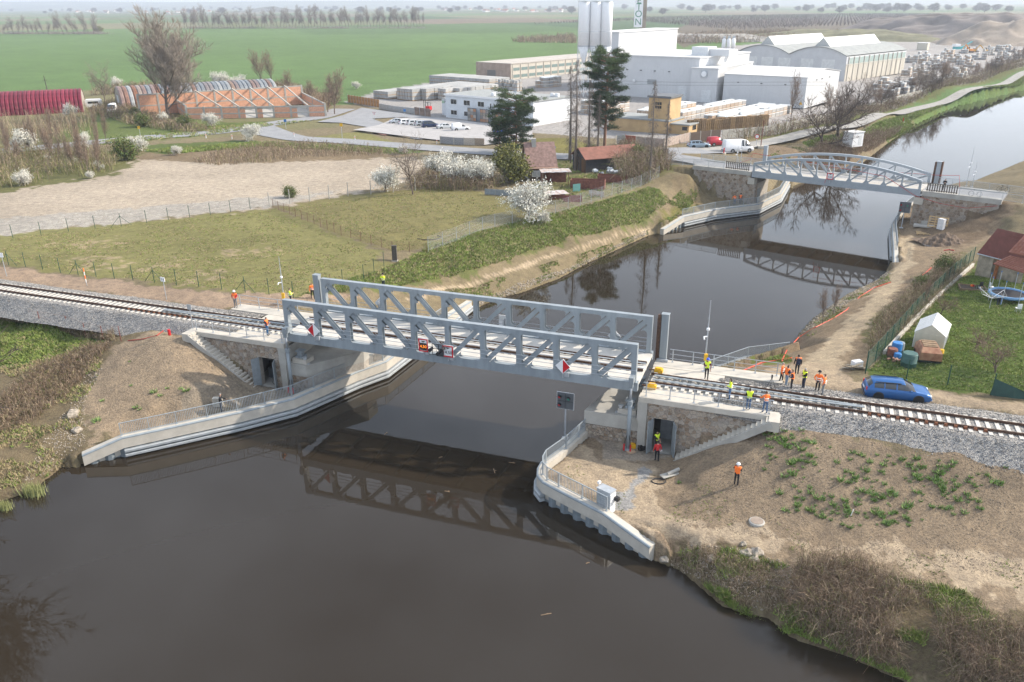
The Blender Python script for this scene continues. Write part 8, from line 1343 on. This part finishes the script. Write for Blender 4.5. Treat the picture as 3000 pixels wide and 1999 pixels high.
def chair(label, px, py, m): 
    o = thing('garden_chair', label, 'chair', GP(px, py), random.uniform(0, 6)); B().box((0, 0, .42), (.45, .42, .05)).obj('seat', m, o); B().box((0, .2, .68), (.42, .05, .45)).obj('backrest', m, o); [B().bx((x-.02, y-.02, 0), (x+.02, y+.02, .41)).obj('leg', GALV, o) for x in (-.18, .18) for y in (-.17, .17)]
chair('black garden chair with curved back on the lawn near the porch', 2868, 848, DARK); chair('white plastic garden chair near the tiled porch', 2903, 852, WHITE); chair('white plastic garden chair alone beyond the trampoline', 2981, 915, WHITE)
p = GP(2812, 852); o = thing('raised_flower_bed', 'wooden raised bed by the garden fence with red and orange toys', 'flower bed', p, rad(-20)); [B().bx(a, b_).obj('board', WOOD, o) for a, b_ in (((0, 0, 0), (2.6, .08, .3)), ((0, 1.6, 0), (2.6, 1.68, .3)), ((0, .08, 0), (.08, 1.6, .3)), ((2.52, .08, 0), (2.6, 1.6, .3)))]; B().bx((.08, .08, .05), (2.52, 1.6, .22)).obj('soil', mat('dark_soil', (.06, .045, .03), .95), o); [B().box((random.uniform(.3, 2.2), random.uniform(.3, 1.4), .3), (.2, .2, .2), random.random()).obj('toy', m, o) for m in (ORG, RED, GLF, WHITE, YEL)]
fr = tree_meshes('bare', 81, 2.8, trunk=.4, r=.07, kids=(6, 5, 4), ang=(.9, .7, .7), ratio=(1.1, .6, .5), twigs=5, tl=.3, tw=.010, twig=mat('fruit_twig', (.21, .13, .10), .9)); tree('fruit_tree', 'small budding fruit tree on the garden lawn behind the greenhouse', fr, 2857, 1023, scale=.95); tree('fruit_tree', 'bare fruit tree at the garden fence corner', fr, 2916, 1095, scale=1.25); tree('fruit_tree', 'bare twisted fruit tree beside the low garden wall', fr, 2755, 922, scale=.95); tree('bare_sapling', 'thin bare sapling on the dirt path canal bank', bare2, 2410, 950, scale=(.2, .2, .34)); tree('bare_sapling', 'thin bare sapling beside the dirt path fence', bare2, 2700, 900, scale=(.18, .18, .3)); tree('bare_sapling', 'thin sapling bending at the canal bank', bare2, 2440, 925, scale=(.2, .2, .3))
p = GP(2960, 1165); o = thing('green_shade_net', 'dark green shade net sagging on the garden corner fence', 'net', p, rad(-20)); B().add([(-1.2, .1, 1.3), (0, 0, .9), (1.6, 0, .35), (1.8, .1, 0), (-1.4, -.1, 0), (.2, -.15, .02)], [(0, 4, 5, 1), (1, 5, 3, 2)]).obj('net_cloth', mat('green_net', (.02, .06, .05), .8), o); B().tube([(-1.3, .1, 0), (-1.2, .1, 1.5)], .03, 6).obj('post', GREENP, o)
tag(B().lathe((0, 0, .0), [(.22, .05), (.25, .08), (.25, .12), (.2, .14)], 14).obj('red_disc', mat('red_plastic', (.75, .03, .03), .5), None, loc=GP(2917, 1155)), 'red plastic disc lying under the green net', 'toy')
# small things round the bridges
def mast(label, px, py, top, z=None, yellow=False, parts=2):
    p = G(px, py, z) if z is not None else GP(px, py); o = thing('camera_mast', label, 'mast', p); H = HZ(px, top, p[1])-p[2]; B().tube([(0, 0, 0), (0, 0, H*.6), (0, 0, H)], [.06, .05, .02], 8).obj('pole', GALV, o); B().bx((-.15, -.15, 0), (.15, .15, .03)).obj('base', GALV, o)
    B().lathe((0, 0, H*.58), [(.05, 0), (.13, .05), (.13, .2), (.05, .25)], 10).obj('camera_dome', WHITE, o); B().tube([(0, 0, H*.5), (-.3, -.1, H*.5), (-.3, -.35, H*.48)], .06, 6).obj('camera', WHITE, o)
    if yellow: B().bx((-.14, -.2, 1.0), (.14, -.06, 1.55)).obj('call_box', YEL, o)
mast('tall thin camera mast with yellow box beside the blue helmeted worker', 2063, 1088, 880, ZP, True); mast('tall thin camera mast with yellow box behind the truss by the field', 835, 902, 752, ZP, True); mast('thin pole on the road approach by the man in black', 2831, 545, 432, 6.8); mast('short thin pole beside a taller pole on the road approach', 2848, 548, 475, 6.8); mast('thin lamp pole beside the parked white van', 2170, 475, 402, 6.2); mast('thin pole at the railing of the arched bridge', 2158, 478, 428, 6.3)
p = GP(488, 878); o = thing('distance_sign', 'small white post sign reading 26 beside the track by the paddock', 'sign', p, rad(-25)); H = HZ(483, 822, p[1])-p[2]; B().tube([(0, 0, 0), (0, 0, H)], .035, 6).obj('post', GALV, o); B().bx((-.28, -.06, H-.1), (.28, -.02, H+.35)).obj('plate', WHITE, o); text(o, '2 6', .32, 0, -.065, H+.12, DARK, 'digits')
p = GP(255, 838); o = thing('striped_pole', 'orange and white striped marker pole beside the track by the paddock', 'pole', p); [B().tube([(0, 0, i*.4), (0, 0, i*.4+.4)], .05, 8).obj('band', (ORG, WHITE)[i % 2], o) for i in range(1, 5)]; B().tube([(0, 0, -.1), (0, 0, .4)], .03, 6).obj('foot', GALV, o)
p = G(566, 965, ZP); o = thing('track_sign', 'grey plate sign on a thin post at the stair head by the soil mound', 'sign', p, rad(-20)); B().tube([(0, 0, -.3), (0, 0, 2.3)], .035, 6).obj('post', GALV, o); B().bx((-.22, -.05, 1.9), (.22, -.02, 2.4)).obj('plate', GALV, o); p = GP(20, 810); o = thing('track_sign', 'white plate sign on a thin post beside the track away from the bridge', 'sign', p); B().tube([(0, 0, 0), (0, 0, 2.6)], .035, 6).obj('post', GALV, o); B().bx((-.2, -.05, 2.2), (.2, -.02, 2.7)).obj('plate', WHITE, o)
for px, py, lb in ((1931, 1088, 'yellow locking box on the rail beside the worker in blue helmet'), (1911, 1134, 'yellow locking box on the rail above the open double door')):
    o = thing('locking_box', lb, 'machine', G(px, py, 5.6), ANG); B().bx((-.35, -.22, -.1), (.3, .22, .22)).bx((-.25, -.15, .22), (.2, .15, .3)).obj('housing', YEL, o); B().bx((-.8, -.05, 0), (-.35, .05, .1)).obj('rod', RUST, o)
p = G(497, 985, 5.2); tag(B().tube([(0, 0, -.2), (0, 0, .55)], .13, 10).obj('red_post', RED, None, loc=GP(497, 982)), 'short red hydrant post on the mound beside the stairs', 'post')
def floorhose(label, l, r=.04, m=HOSE, up=.06, name='red_hose'): P_ = GPS(l); b = B(); return tag(b.tube([tuple(q+[0, 0, up]) for q in P_], r, 5).obj(name, m), label, 'hose')
ORH = mat('orange_hose', (.62, .07, .03), .5)
floorhose('red hose lying over the soil mound edge beside the stairs', [(375, 1000), (420, 995), (460, 985), (480, 970), (465, 955), (498, 958)]); floorhose('orange red hose running along the dirt path canal bank', [(2160, 1095), (2230, 1065), (2320, 1050), (2290, 1060), (2305, 1028), (2340, 990), (2390, 960), (2440, 935), (2480, 910), (2520, 870), (2560, 845), (2610, 828)], .05, ORH); floorhose('short red hose piece on the path side scrub', [(2702, 808), (2715, 798), (2728, 786)], .06, ORH); floorhose('red hose piece on the soil below the stone abutment', [(2765, 735), (2780, 733), (2795, 735)], .06, RED)
for k, r in enumerate((1.15, .85)): p = GP(2738+k*10, 718); tag(B().tube([(r*math.cos(a)*1.3, r*math.sin(a), .08+.03*k) for a in np.linspace(0, 6.28, 26)], .045, 5).obj('cable_coil', mat('grey_cable', (.3, .31, .32), .6), None, loc=p), ('large loose loop of grey cable on the dirt path', 'smaller inner loop of grey cable on the dirt path')[k], 'cable')
p = GP(2768, 712); bm = bmesh.new(); bmesh.ops.create_grid(bm, x_segments=26, y_segments=26, size=3.2)
for v in bm.verts: d = math.hypot(v.co.x, v.co.y*1.25)/3.1; v.co.z = max(-.15, 1.5*(1-d)+.16*math.sin(v.co.x*5)*math.sin(v.co.y*4.3)+random.uniform(-.07, .07))
me = bpy.data.meshes.new('soil_heap'); bm.to_mesh(me); bm.free(); me.materials.append(mat('dark_heap_soil', (.115, .082, .058), .95, 0, .3, 3, .5, 14)); tag(put('soil_heap', me, None, p), 'dark brown heap of soil in front of the stone wall with pallets', 'heap')
def pallet(label, px, py, tilt, rz, sc=1.): 
    o = thing('timber_pallet', label, 'pallet', GP(px, py), rad(rz)); PN = mat('new_pallet_wood', (.48, .34, .18), .8, 0, .15, 4); R_ = Matrix.Rotation(rad(tilt), 4, 'X')
    for i in range(5): q = put('board', B().bx((-1.1, -.06, 0), (1.1, .06, .03)).mesh('board', PN), o); q.matrix_local = R_ @ Matrix.Translation((0, .1+i*.3, .1))
    for i in range(4): q = put('stringer', B().bx((-.05, 0, 0), (.05, 1.4, .1)).mesh('stringer', PN), o); q.matrix_local = R_ @ Matrix.Translation((-1.05+i*.7, 0, 0))
    o.scale = (sc,)*3
pallet('pale timber pallet standing against the stone wall', 2745, 668, 80, -36, 1.15); pallet('pale timber pallet lying flat on the soil', 2715, 690, 0, -20, 1.15)
p = GP(2755, 672); tag(B().box((0, 0, .75), (.5, .9, 1.5), .5).obj('pale_board', mat('pale_board', (.6, .61, .62), .7), None, loc=p), 'pale upright slab beside the standing pallet', 'slab'); p = GP(2705, 664); tag(B().box((0, 0, .1), (2.6, 1.4, .2), -.5).box((.2, .3, .35), (.8, .12, .8), -.5).obj('concrete_slabs', CONC2, None, loc=p), 'grey concrete slabs lying at the stone wall foot', 'slabs')
p = G(1778, 1500, 1.2); o = thing('heat_pump_cabinet', 'tall pale grey cabinet with grilles standing behind the curved quay railing', 'cabinet', p, ANG-rad(22)); B().bx((-.85, -.3, 0), (.45, .45, 2.05)).obj('housing', mat('cabinet_grey', (.50, .53, .55), .5), o); B().bx((-.9, -.35, 2.05), (.5, .5, 2.12)).obj('top', GALV, o)
for i in range(9): B().bx((.45, -.28, .15+i*.2), (.50, .43, .28+i*.2)).obj('louvre', WHITE, o); B().bx((-.83, -.33, .15+i*.2), (.43, -.30, .2+i*.2)).obj('louvre', GALV, o)
B().tube([(-.95, .1, 0), (-.95, .1, 2.3)], .03, 6).bx((-1.05, 0, 2.25), (-.85, .25, 2.45)).obj('camera_post', WHITE, o); B().bx((.52, .2, 1.2), (.85, .5, 1.55)).obj('black_box', DARK, o); o.scale = (.82,)*3
for px, py, lb, m, d in ((1850, 1312, 'yellow and green tool crate at the foot of the abutment with the open double door', YEL, (.5, .45, .35)), (1845, 1322, 'cardboard tray with papers at the foot of the abutment with the open double door', mat('cardboard', (.42, .3, .2), .8), (.6, .8, .12)), (1879, 1318, 'black tool bag between crate and red extinguisher', DARK, (.5, .35, .35)), (1872, 1314, 'blue tool box at the foot of the abutment with the open double door', BLU, (.25, .3, .3)), (1893, 1320, 'red gas cylinder beside the open double door', RED, (.25, .25, .8))): tag(B().box((0, 0, d[2]/2), d, .3).box((0, 0, d[2]+.03), (d[0]*.5, d[1]*.2, .06), .3).obj(lb.split(' at ')[0].split(' bes')[0].split(' bet')[0].split(' with')[0].replace(' and ', ' ').replace(' ', '_'), m, None, loc=GP(px, py)), lb, 'tool')
p = GP(1970, 1392); tag(B().box((0, 0, .12), (1.9, .55, .05), .45).tube([(-.4, -.2, .2), (.5, .25, .35)], .13, 8).obj('board_with_pipe', CONC2, None, loc=p), 'grey board with a black pipe on the soil by the gravel path', 'board'); p = GP(1930, 1412); tag(B().tube([(.5*math.cos(a), .35*math.sin(a), .06) for a in np.linspace(0, 6.28, 18)], .04, 5).obj('wire_coil', DARK, None, loc=p), 'coil of black wire on the soil by the gravel path', 'wire')
p = GP(2217, 1530); o = thing('manhole_cover', 'round concrete manhole cover on the bare dirt track', 'manhole', p); B().lathe((0, 0, -.1), [(.5, 0), (.5, .16), (.46, .2)], 20).obj('ring', CONC2, o); B().cyl((0, 0), .40, .10, .12, 18).obj('lid', mat('rusty_lid', (.26, .21, .17), .8), o)
p = GP(2492, 1512); tag(B().tube([(0, 0, 0), (.12, 0, .5)], .025, 6).obj('white_stake', WHITE, None, loc=p), 'thin white stake among the weeds', 'stake'); p = GP(1157, 765); o = thing('dark_timber_post', 'stout dark timber post standing in the paddock corner', 'post', p); B().bx((-.28, -.2, 0), (.28, .2, 1.9)).obj('timber', DW, o); B().bx((-.35, -.25, 0), (.35, .25, .1)).obj('foot', CONC, o)
for px, py, lb in ((1265, 697, 'black hose ring lying in the paddock of the round blossom tree'),): p = GP(px, py); tag(B().tube([(1.6*math.cos(a)-.4, 1.1*math.sin(a), .06) for a in np.linspace(-2.6, .9, 16)], .05, 5).obj('black_hose', DARK, None, loc=p), lb, 'hose')
p = GP(640, 1190); o = thing('stone_plinth', 'small pale block of paving stones on the mound behind the leaning man', 'plinth', p); [B().box((-.3+.15*i, 0, .1+.2*j), (.14, .4, .18)).obj('stone', CONC, o) for i in range(5) for j in range(4)]
p = G(822, 1130, 1.2); o = thing('purple_bicycle', 'purple bicycle leaning at a hydraulic column', 'bicycle', p, ANG)
def bike(o, m):
    for x in (-.52, .52): w = B().tube([(x+.33*math.cos(a), 0, .34+.33*math.sin(a)) for a in np.linspace(0, 6.283, 19)], .018, 5).obj('wheel', TYRE, o)
    B().tube([(-.52, 0, .34), (-.15, 0, .75), (.38, 0, .78), (.05, 0, .34), (-.15, 0, .75)], .02, 5).tube([(-.52, 0, .34), (.05, 0, .34)], .018, 5).tube([(.52, 0, .34), (.38, 0, .95)], .02, 5).obj('frame', m, o); B().box((-.2, 0, .88), (.22, .12, .06)).obj('saddle', DARK, o); B().bx((.33, -.25, .95), (.38, .25, .98)).obj('handlebar', DARK, o)
bike(o, mat('purple_paint', (.14, .05, .17), .5)); o = thing('pale_bicycle', 'pale bicycle leaning on the road bridge railing', 'bicycle', (*W2(L2+7.2, .35), 6.84), RBA); bike(o, WHITE); o = thing('dark_bicycle', 'dark bicycle parked at the canal side railing of the road bridge approach', 'bicycle', (*W2(L2+10, WD2-.4), 6.8), RBA); bike(o, DARK)
p = G(2496, 428, 3.2); o = thing('white_container', 'white metal kiosk standing in scrub beside the upstream canal', 'container', p, rad(30)); B().bx((-1.7, -1.3, 0), (1.7, 1.3, 3.0)).obj('body', WHITE, o); B().bx((-1.85, -1.45, 3.), (1.85, 1.45, 3.15)).obj('roof', mat('kiosk_roof', (.6, .6, .6), .6), o); B().bx((.2, -1.33, .3), (1.2, -1.3, 2.4)).obj('door', SEAM, o); B().bx((1.7, -.6, 1.6), (1.72, .6, 2.2)).obj('red_label', RED, o)
for px, py, h, lb in ((2645, 360, 1.3, 'red marker post on the upstream canal verge'), (2120, 452, 1.2, 'red post behind the road bridge railing by the van'),): p = GP(px, py); o = thing('red_marker_post', lb, 'post', p); B().tube([(0, 0, 0), (0, 0, h)], .12, 8).obj('shaft', RED, o); B().cyl((0, 0), .45, 0, .25, 10).obj('foot', CONC, o)
o = thing('red_marker_post', 'rusty red pole with concrete foot by the tow road junction', 'post', GP(2228, 435)); B().tube([(0, 0, 0), (.1, 0, 5.5)], .09, 8).obj('shaft', RS, o); B().box((0, 0, .25), (1.3, 1., .5)).obj('foot', CONC, o)
def roadsign(label, px, py, top, kind, m): 
    p = GP(px, py); H = HZ(px, top, p[1])-p[2]; o = thing('road_sign', label, 'sign', p, rad(-10)); B().tube([(0, 0, 0), (0, 0, H)], .05, 6).obj('post', GALV, o); n = {'tri': 3, 'rnd': 16, 'sq': 4}[kind]; r = .48; a0 = {'tri': -math.pi/2, 'rnd': 0, 'sq': math.pi/4}[kind]; ps = [(r*math.cos(a0+6.283*i/n), r*math.sin(a0+6.283*i/n)) for i in range(n)]; B().add([(x, -.07, H-.3+z) for x, z in ps], [tuple(range(n))]).obj('plate', m, o); B().add([(x*.7, -.08, H-.3+z*.7) for x, z in ps], [tuple(range(n))]).obj('face', WHITE if m == RED else m, o)
roadsign('give way triangle sign at the works entrance road', 1098, 358, 328, 'tri', RED); roadsign('blue square sign by the car park lawn', 1187, 350, 320, 'sq', BLU); roadsign('blue square sign beside the road bend', 838, 378, 350, 'sq', BLU); roadsign('white and yellow priority sign at the bend', 1003, 408, 362, 'sq', YEL); roadsign('white oval back of a sign by the display wall', 1815, 450, 410, 'rnd', WHITE); roadsign('round white sign with red rim at the tow road', 2215, 428, 396, 'rnd', RED); roadsign('yellow diamond sign on the road verge by the ruin', 412, 402, 370, 'sq', YEL); roadsign('small sign at the cottage lane', 1620, 468, 428, 'rnd', BLU)
for px, py in ((604, 405), (680, 408), (1040, 412), (862, 402), (1280, 422), (1590, 440)): p = GP(px, py); o = thing('roadside_marker', 'white plastic roadside marker post with dark band', 'marker', p, group='roadside marker posts'); B().bx((-.08, -.06, 0), (.08, .06, 1.)).obj('shaft', WHITE, o); B().bx((-.085, -.065, .65), (.085, .065, .8)).obj('band', ORG, o)
for px, py, top, lb in ((140, 270, 222, 'leaning timber pole behind the red barrel roof'), (1672, 478, 262, 'rusty lattice pole among the dead spruces')): p = GP(px, py); o = thing('utility_pole', lb, 'pole', p); H = HZ(px, top, p[1])-p[2]; B().tube([(0, 0, 0), (-.2, 0, H)], [.16, .1], 7).obj('shaft', DW, o); B().bx((-1., -.06, H*.72), (.8, .06, H*.72+.1)).obj('crossarm', DW, o)
B_ = B(); a, c = Vector(G(1560, 240, 12.)), Vector(G(2420, 250, 12.)); tag(B_.tube([a, a.lerp(c, .5)-Vector((0, 0, .5)), c], .03, 3).tube([a+Vector((0, 0, .8)), a.lerp(c, .5)+Vector((0, 0, .3)), c+Vector((0, 0, .8))], .03, 3).obj('power_line', DARK), 'pair of thin power wires crossing before the white factory', 'wires')
for k, (px, py) in enumerate(((1290, 1340), (1592, 1376), (1500, 1356), (1448, 1380), (1720, 1650), (1600, 1800), (1130, 1270), (1310, 1440))): p = G(px, py, .012); put('floating_debris', B().box((0, 0, 0), (.5*random.uniform(.3, 1.4), .05, .03), random.uniform(0, 3)).box((.1, .05, 0), (.12, .06, .02)).mesh('floating_debris', WOOD), None, p, label='scrap of reed and foam floating on the dark water', cat='debris', group='debris on the water')
# far country
def mound(name, label, ctr, rx, ry, h, m, seed, n=60, an=0., kind=None, cat=None, top=.0):
    u = np.linspace(-1.15, 1.15, n); X, Y = np.meshgrid(u, u); d = np.hypot(X, Y)+(fbm(X*3+seed, Y*3, seed)-.5)*.35; Z = h*np.clip((1-d)/(1-top), 0, 1)**.9*(.8+.5*fbm(X*4+9, Y*4, seed+3))+(fbm(X*9, Y*9, seed+5, 4)-.5)*h*.28*(d < 1.05)-.2; c, s = math.cos(an), math.sin(an); v = np.stack([ctr[0]+(X*c*rx-Y*s*ry), ctr[1]+(X*s*rx+Y*c*ry), 4.3+Z], -1).reshape(-1, 3); q = np.arange(n*n).reshape(n, n); f = np.stack([q[:-1, :-1], q[:-1, 1:], q[1:, 1:], q[1:, :-1]], -1).reshape(-1, 4); return put(name, fastmesh(name, v, f, m, smooth=True), label=label, cat=cat, kind=kind)
SP = mat('spoil', (.19, .165, .15), .95, 0, .25, .06, .5, 1.2, detail=8); c = G(2760, 128, 4.4)
mound('spoil_heap', 'long grey spoil heap beyond the works yard', (c[0]+65, c[1]+70), 120, 60, 17, SP, 3, 120, rad(-28), cat='heap', top=.45); c = G(2960, 140, 4.4); mound('spoil_heap', 'pale sandy spoil heap at the edge of the yard', (c[0]+25, c[1]+45), 52, 34, 14, mat('sandy_spoil', (.25, .21, .17), .95, 0, .2, .08, .5, 1.2), 8, 50, cat='heap', top=.2); c = G(2480, 118, 4.4); mound('spoil_heap', 'low grassy spoil bank behind the arched hall', c, 95, 30, 7, mat('grassy_spoil', (.15, .145, .085), .95, 0, .3, .1, .4, 1.), 12, 50, rad(-15), cat='heap', top=.4)
c = G(2050, 122, 4.4); mound('spoil_heap', 'broken rubble bank behind the white factory roofs', (c[0], c[1]+10), 80, 14, 5, mat('pale_rubble', (.33, .31, .28), .95, 0, .35, .5, .5, 2.), 15, 50, rad(-20), cat='heap', top=.4)
def machine(label, px, py, m, rz): 
    o = thing('excavator', label, 'excavator', G(px, py, 4.5), rad(rz)); B().bx((-1.6, -1.5, 0), (1.6, -.8, .9)).bx((-1.6, .8, 0), (1.6, 1.5, .9)).obj('tracks', DARK, o); B().bx((-1.8, -1.3, .95), (1.3, 1.3, 2.1)).obj('body', m, o); B().bx((.2, -1.2, 2.1), (1.4, -.1, 3.2)).obj('cab', GLASS, o); B().bar((1.2, .3, 1.8), (4., .3, 4.6), .4, .5).bar((4., .3, 4.6), (6., .3, 2.), .35, .4).obj('boom', m, o); B().bx((5.6, -.3, 1.2), (6.5, .9, 2.1)).obj('bucket', m, o)
YM = mat('machine_yellow', (.55, .30, .04), .6); machine('yellow excavator at the foot of the sandy heap', 2890, 158, YM, 160); machine('orange excavator beside the teal crusher', 2840, 155, mat('machine_orange', (.55, .22, .04), .6), 200); o = thing('crusher', 'teal and white stone crusher below the spoil heap', 'machine', G(2810, 150, 4.5), rad(15)); B().bx((-4, -1.2, 1), (3, 1.2, 2.6)).bar((2, 0, 2.4), (8, 0, 5.2), 1., .4).obj('frame', mat('teal_machine', (.06, .34, .36), .6), o); B().bx((-4.5, -1.5, 2.6), (-1, 1.5, 4.)).obj('hopper', WHITE, o)
p = G(2715, 148, 4.5); o = thing('site_hut', 'cream site hut at the back of the yard', 'building', p, IA); B().bx((-6, 0, 0), (0, 4, 4.)).obj('wall', mat('cream_wall', (.55, .51, .42), .8), o); B().bx((-6.2, -.2, 4.), (.2, 4.2, 4.2)).obj('roof', WHITE, o)
brambles('far_scrub', 'brown scrub belt between factory and orchard', [(1950, 128), (2050, 108), (2300, 100), (2480, 104), (2480, 118), (2300, 122), (2100, 128)], 5000, 4.5, (.6, .35, .05), 31, .13)
brambles('far_scrub', 'brown scrub at the field edge beside the silos', [(1500, 122), (1680, 108), (1690, 128), (1520, 126)], 1500, 3.5, (.6, .35, .05), 32, .12)
rng = np.random.default_rng(40); P_ = []
fo = GPS([(1560, 72), (1850, 62), (2150, 88), (2400, 78), (2700, 68), (3000, 78), (3000, 45), (2500, 42), (1900, 52)])[:, :2]; a0 = fo.min(0); a1 = fo.max(0)
oy = np.arange(a0[1], a1[1], 13.); q = np.array([(x+rng.normal()*.4, y+x*.0+rng.normal()*.3, 4.2) for y in oy for x in np.arange(a0[0], a1[0], 5.)]); q = q[inside(q[:, 0], q[:, 1], fo)]; q = q[rng.random(len(q)) < min(1, 14000/len(q))]; v, f = ribbons(np.repeat(q, 2, 0), np.repeat(q, 2, 0)+rng.normal(size=(len(q)*2, 3))*[1., 1., .3]+[0, 0, 3.2], .3, .25, rng); put('orchard_rows', joinm('orchard_rows', [(v, f, 0)], [mat('orchard_twig', (.13, .10, .085), .95)]), kind='stuff', label='rows of bare orchard trees beyond the factory', cat='orchard')
rf = [mat('far_red_roof', (.34, .13, .09), .8), mat('far_dark_roof', (.17, .12, .10), .8)]; wl = [mat('far_wall', (.62, .60, .55), .8), mat('far_white_wall', (.72, .71, .68), .8)]
def hm(w, l, h, r, m): b = B(); b.bx((-w/2, -l/2, 0), (w/2, l/2, h)); b.mi = 1; b.add([(-w/2-.4, -l/2-.4, h), (w/2+.4, -l/2-.4, h), (w/2+.4, l/2+.4, h), (-w/2-.4, l/2+.4, h), (0, -l/2-.4, h+r), (0, l/2+.4, h+r)], [(0, 1, 4), (1, 2, 5, 4), (2, 3, 5), (3, 0, 4, 5)]); return b.mesh('house', m)
H_ = [hm(9, 13, 5, 4.5, [wl[i % 2], rf[i//2]]) for i in range(4)]
def village(label, group, px0, px1, py0, py1, n, seed, hz_=4.3, sc=1.):
    rg = random.Random(seed); l = [(rg.uniform(px0, px1), rg.uniform(py0, py1)) for _ in range(n)]
    for px, py in l: p = G(px, py, hz_); put('village_house', rg.choice(H_), None, p, rg.uniform(0, 3.1), label=label, cat='house', group=group).scale = (sc*rg.uniform(.8, 1.5), sc*rg.uniform(.8, 1.5), sc*rg.uniform(.8, 1.2))
village('red roofed house of the village beyond the green fields', 'village beyond the green fields', 215, 640, 34, 40, 30, 1); village('small house of the distant settlement behind the field trees', 'far settlement', 1290, 1660, 30, 36, 26, 2, sc=.9); village('tiny house on the hazy slope at the horizon', 'houses on the hazy slope', -60, 900, 17.5, 25, 60, 3, hz_=4.5, sc=1.6)
for k in range(9): p = G(random.uniform(480, 760), random.uniform(39, 46), 4.3); put('far_van', B().bx((-3, -1, .4), (3, 1, 2.8)).bx((1.8, -.9, .4), (3.6, .9, 1.8)).mesh('far_van', WHITE), None, p, random.uniform(-.3, .3), label='white vehicle on the distant road beyond the tree belt', cat='van', group='vehicles on the distant road')
fl = [(random.uniform(-80, 3080), 26+abs(random.gauss(0, 7)), random.uniform(.9, 1.7)) for _ in range(170)]; fg = GPS([a[:2] for a in fl])
fm = tree_meshes('bare', 91, 10, trunk=.6, r=.3, kids=(9, 5, 3), ang=(.8, .7, .7), ratio=(.6, .5, .5), twigs=9, tl=1.6, tw=.16, twig=mat('haze_twig', (.14, .125, .11), .9), **{'from': (.1, .2, .2)})
for (px, py, s), p in zip(fl, fg): tree('distant_tree', 'bare tree in the hazy distance beyond the fields', fm, 0, 0, pos=tuple(p), scale=(s*2.2, s*2.2, s*1.3), group='trees in the hazy distance')
c = G(800, 36, 4.3); mound('wooded_hillock', 'low wooded hillock beyond the tree belt', c, 170, 60, 20, mat('hillock_scrub', (.10, .10, .08), .95, 0, .4, .05, .6, .3), 21, 50, kind='structure')
def ridge(name, y0, h, amp, m, seed):
    x = np.linspace(-16000, 16000, 160); t = np.linspace(0, 1, 10); X, T = np.meshgrid(x, t); Z = 2+(h+amp*(fbm(X/2600, X*0+seed, seed)-.4))*np.sin(T*math.pi/2)**.8; Y = y0+T*3500; v = np.stack([X, Y, Z], -1).reshape(-1, 3); q = np.arange(v.shape[0]).reshape(10, 160); f = np.stack([q[:-1, :-1], q[:-1, 1:], q[1:, 1:], q[1:, :-1]], -1).reshape(-1, 4); put(name, fastmesh(name, v, f, m, smooth=True), kind='structure')
ridge('hills', 6500, 62, 50, mat('far_hill', (.11, .13, .08), .95, 0, .35, .003), 4)
# haze
hz = bpy.data.materials.new('haze_air'); hz.use_nodes = True; t = hz.node_tree; t.nodes.clear(); pv = N_(t, 'ShaderNodeVolumePrincipled'); pv.inputs['Color'].default_value = (.80, .88, 1, 1); pv.inputs['Density'].default_value = .00019; pv.inputs['Anisotropy'].default_value = .2; ou = N_(t, 'ShaderNodeOutputMaterial'); t.links.new(pv.outputs[0], ou.inputs['Volume'])
B().bx((-17000, -400, -4), (17000, 15500, 135)).obj('haze', hz, kind='stuff')
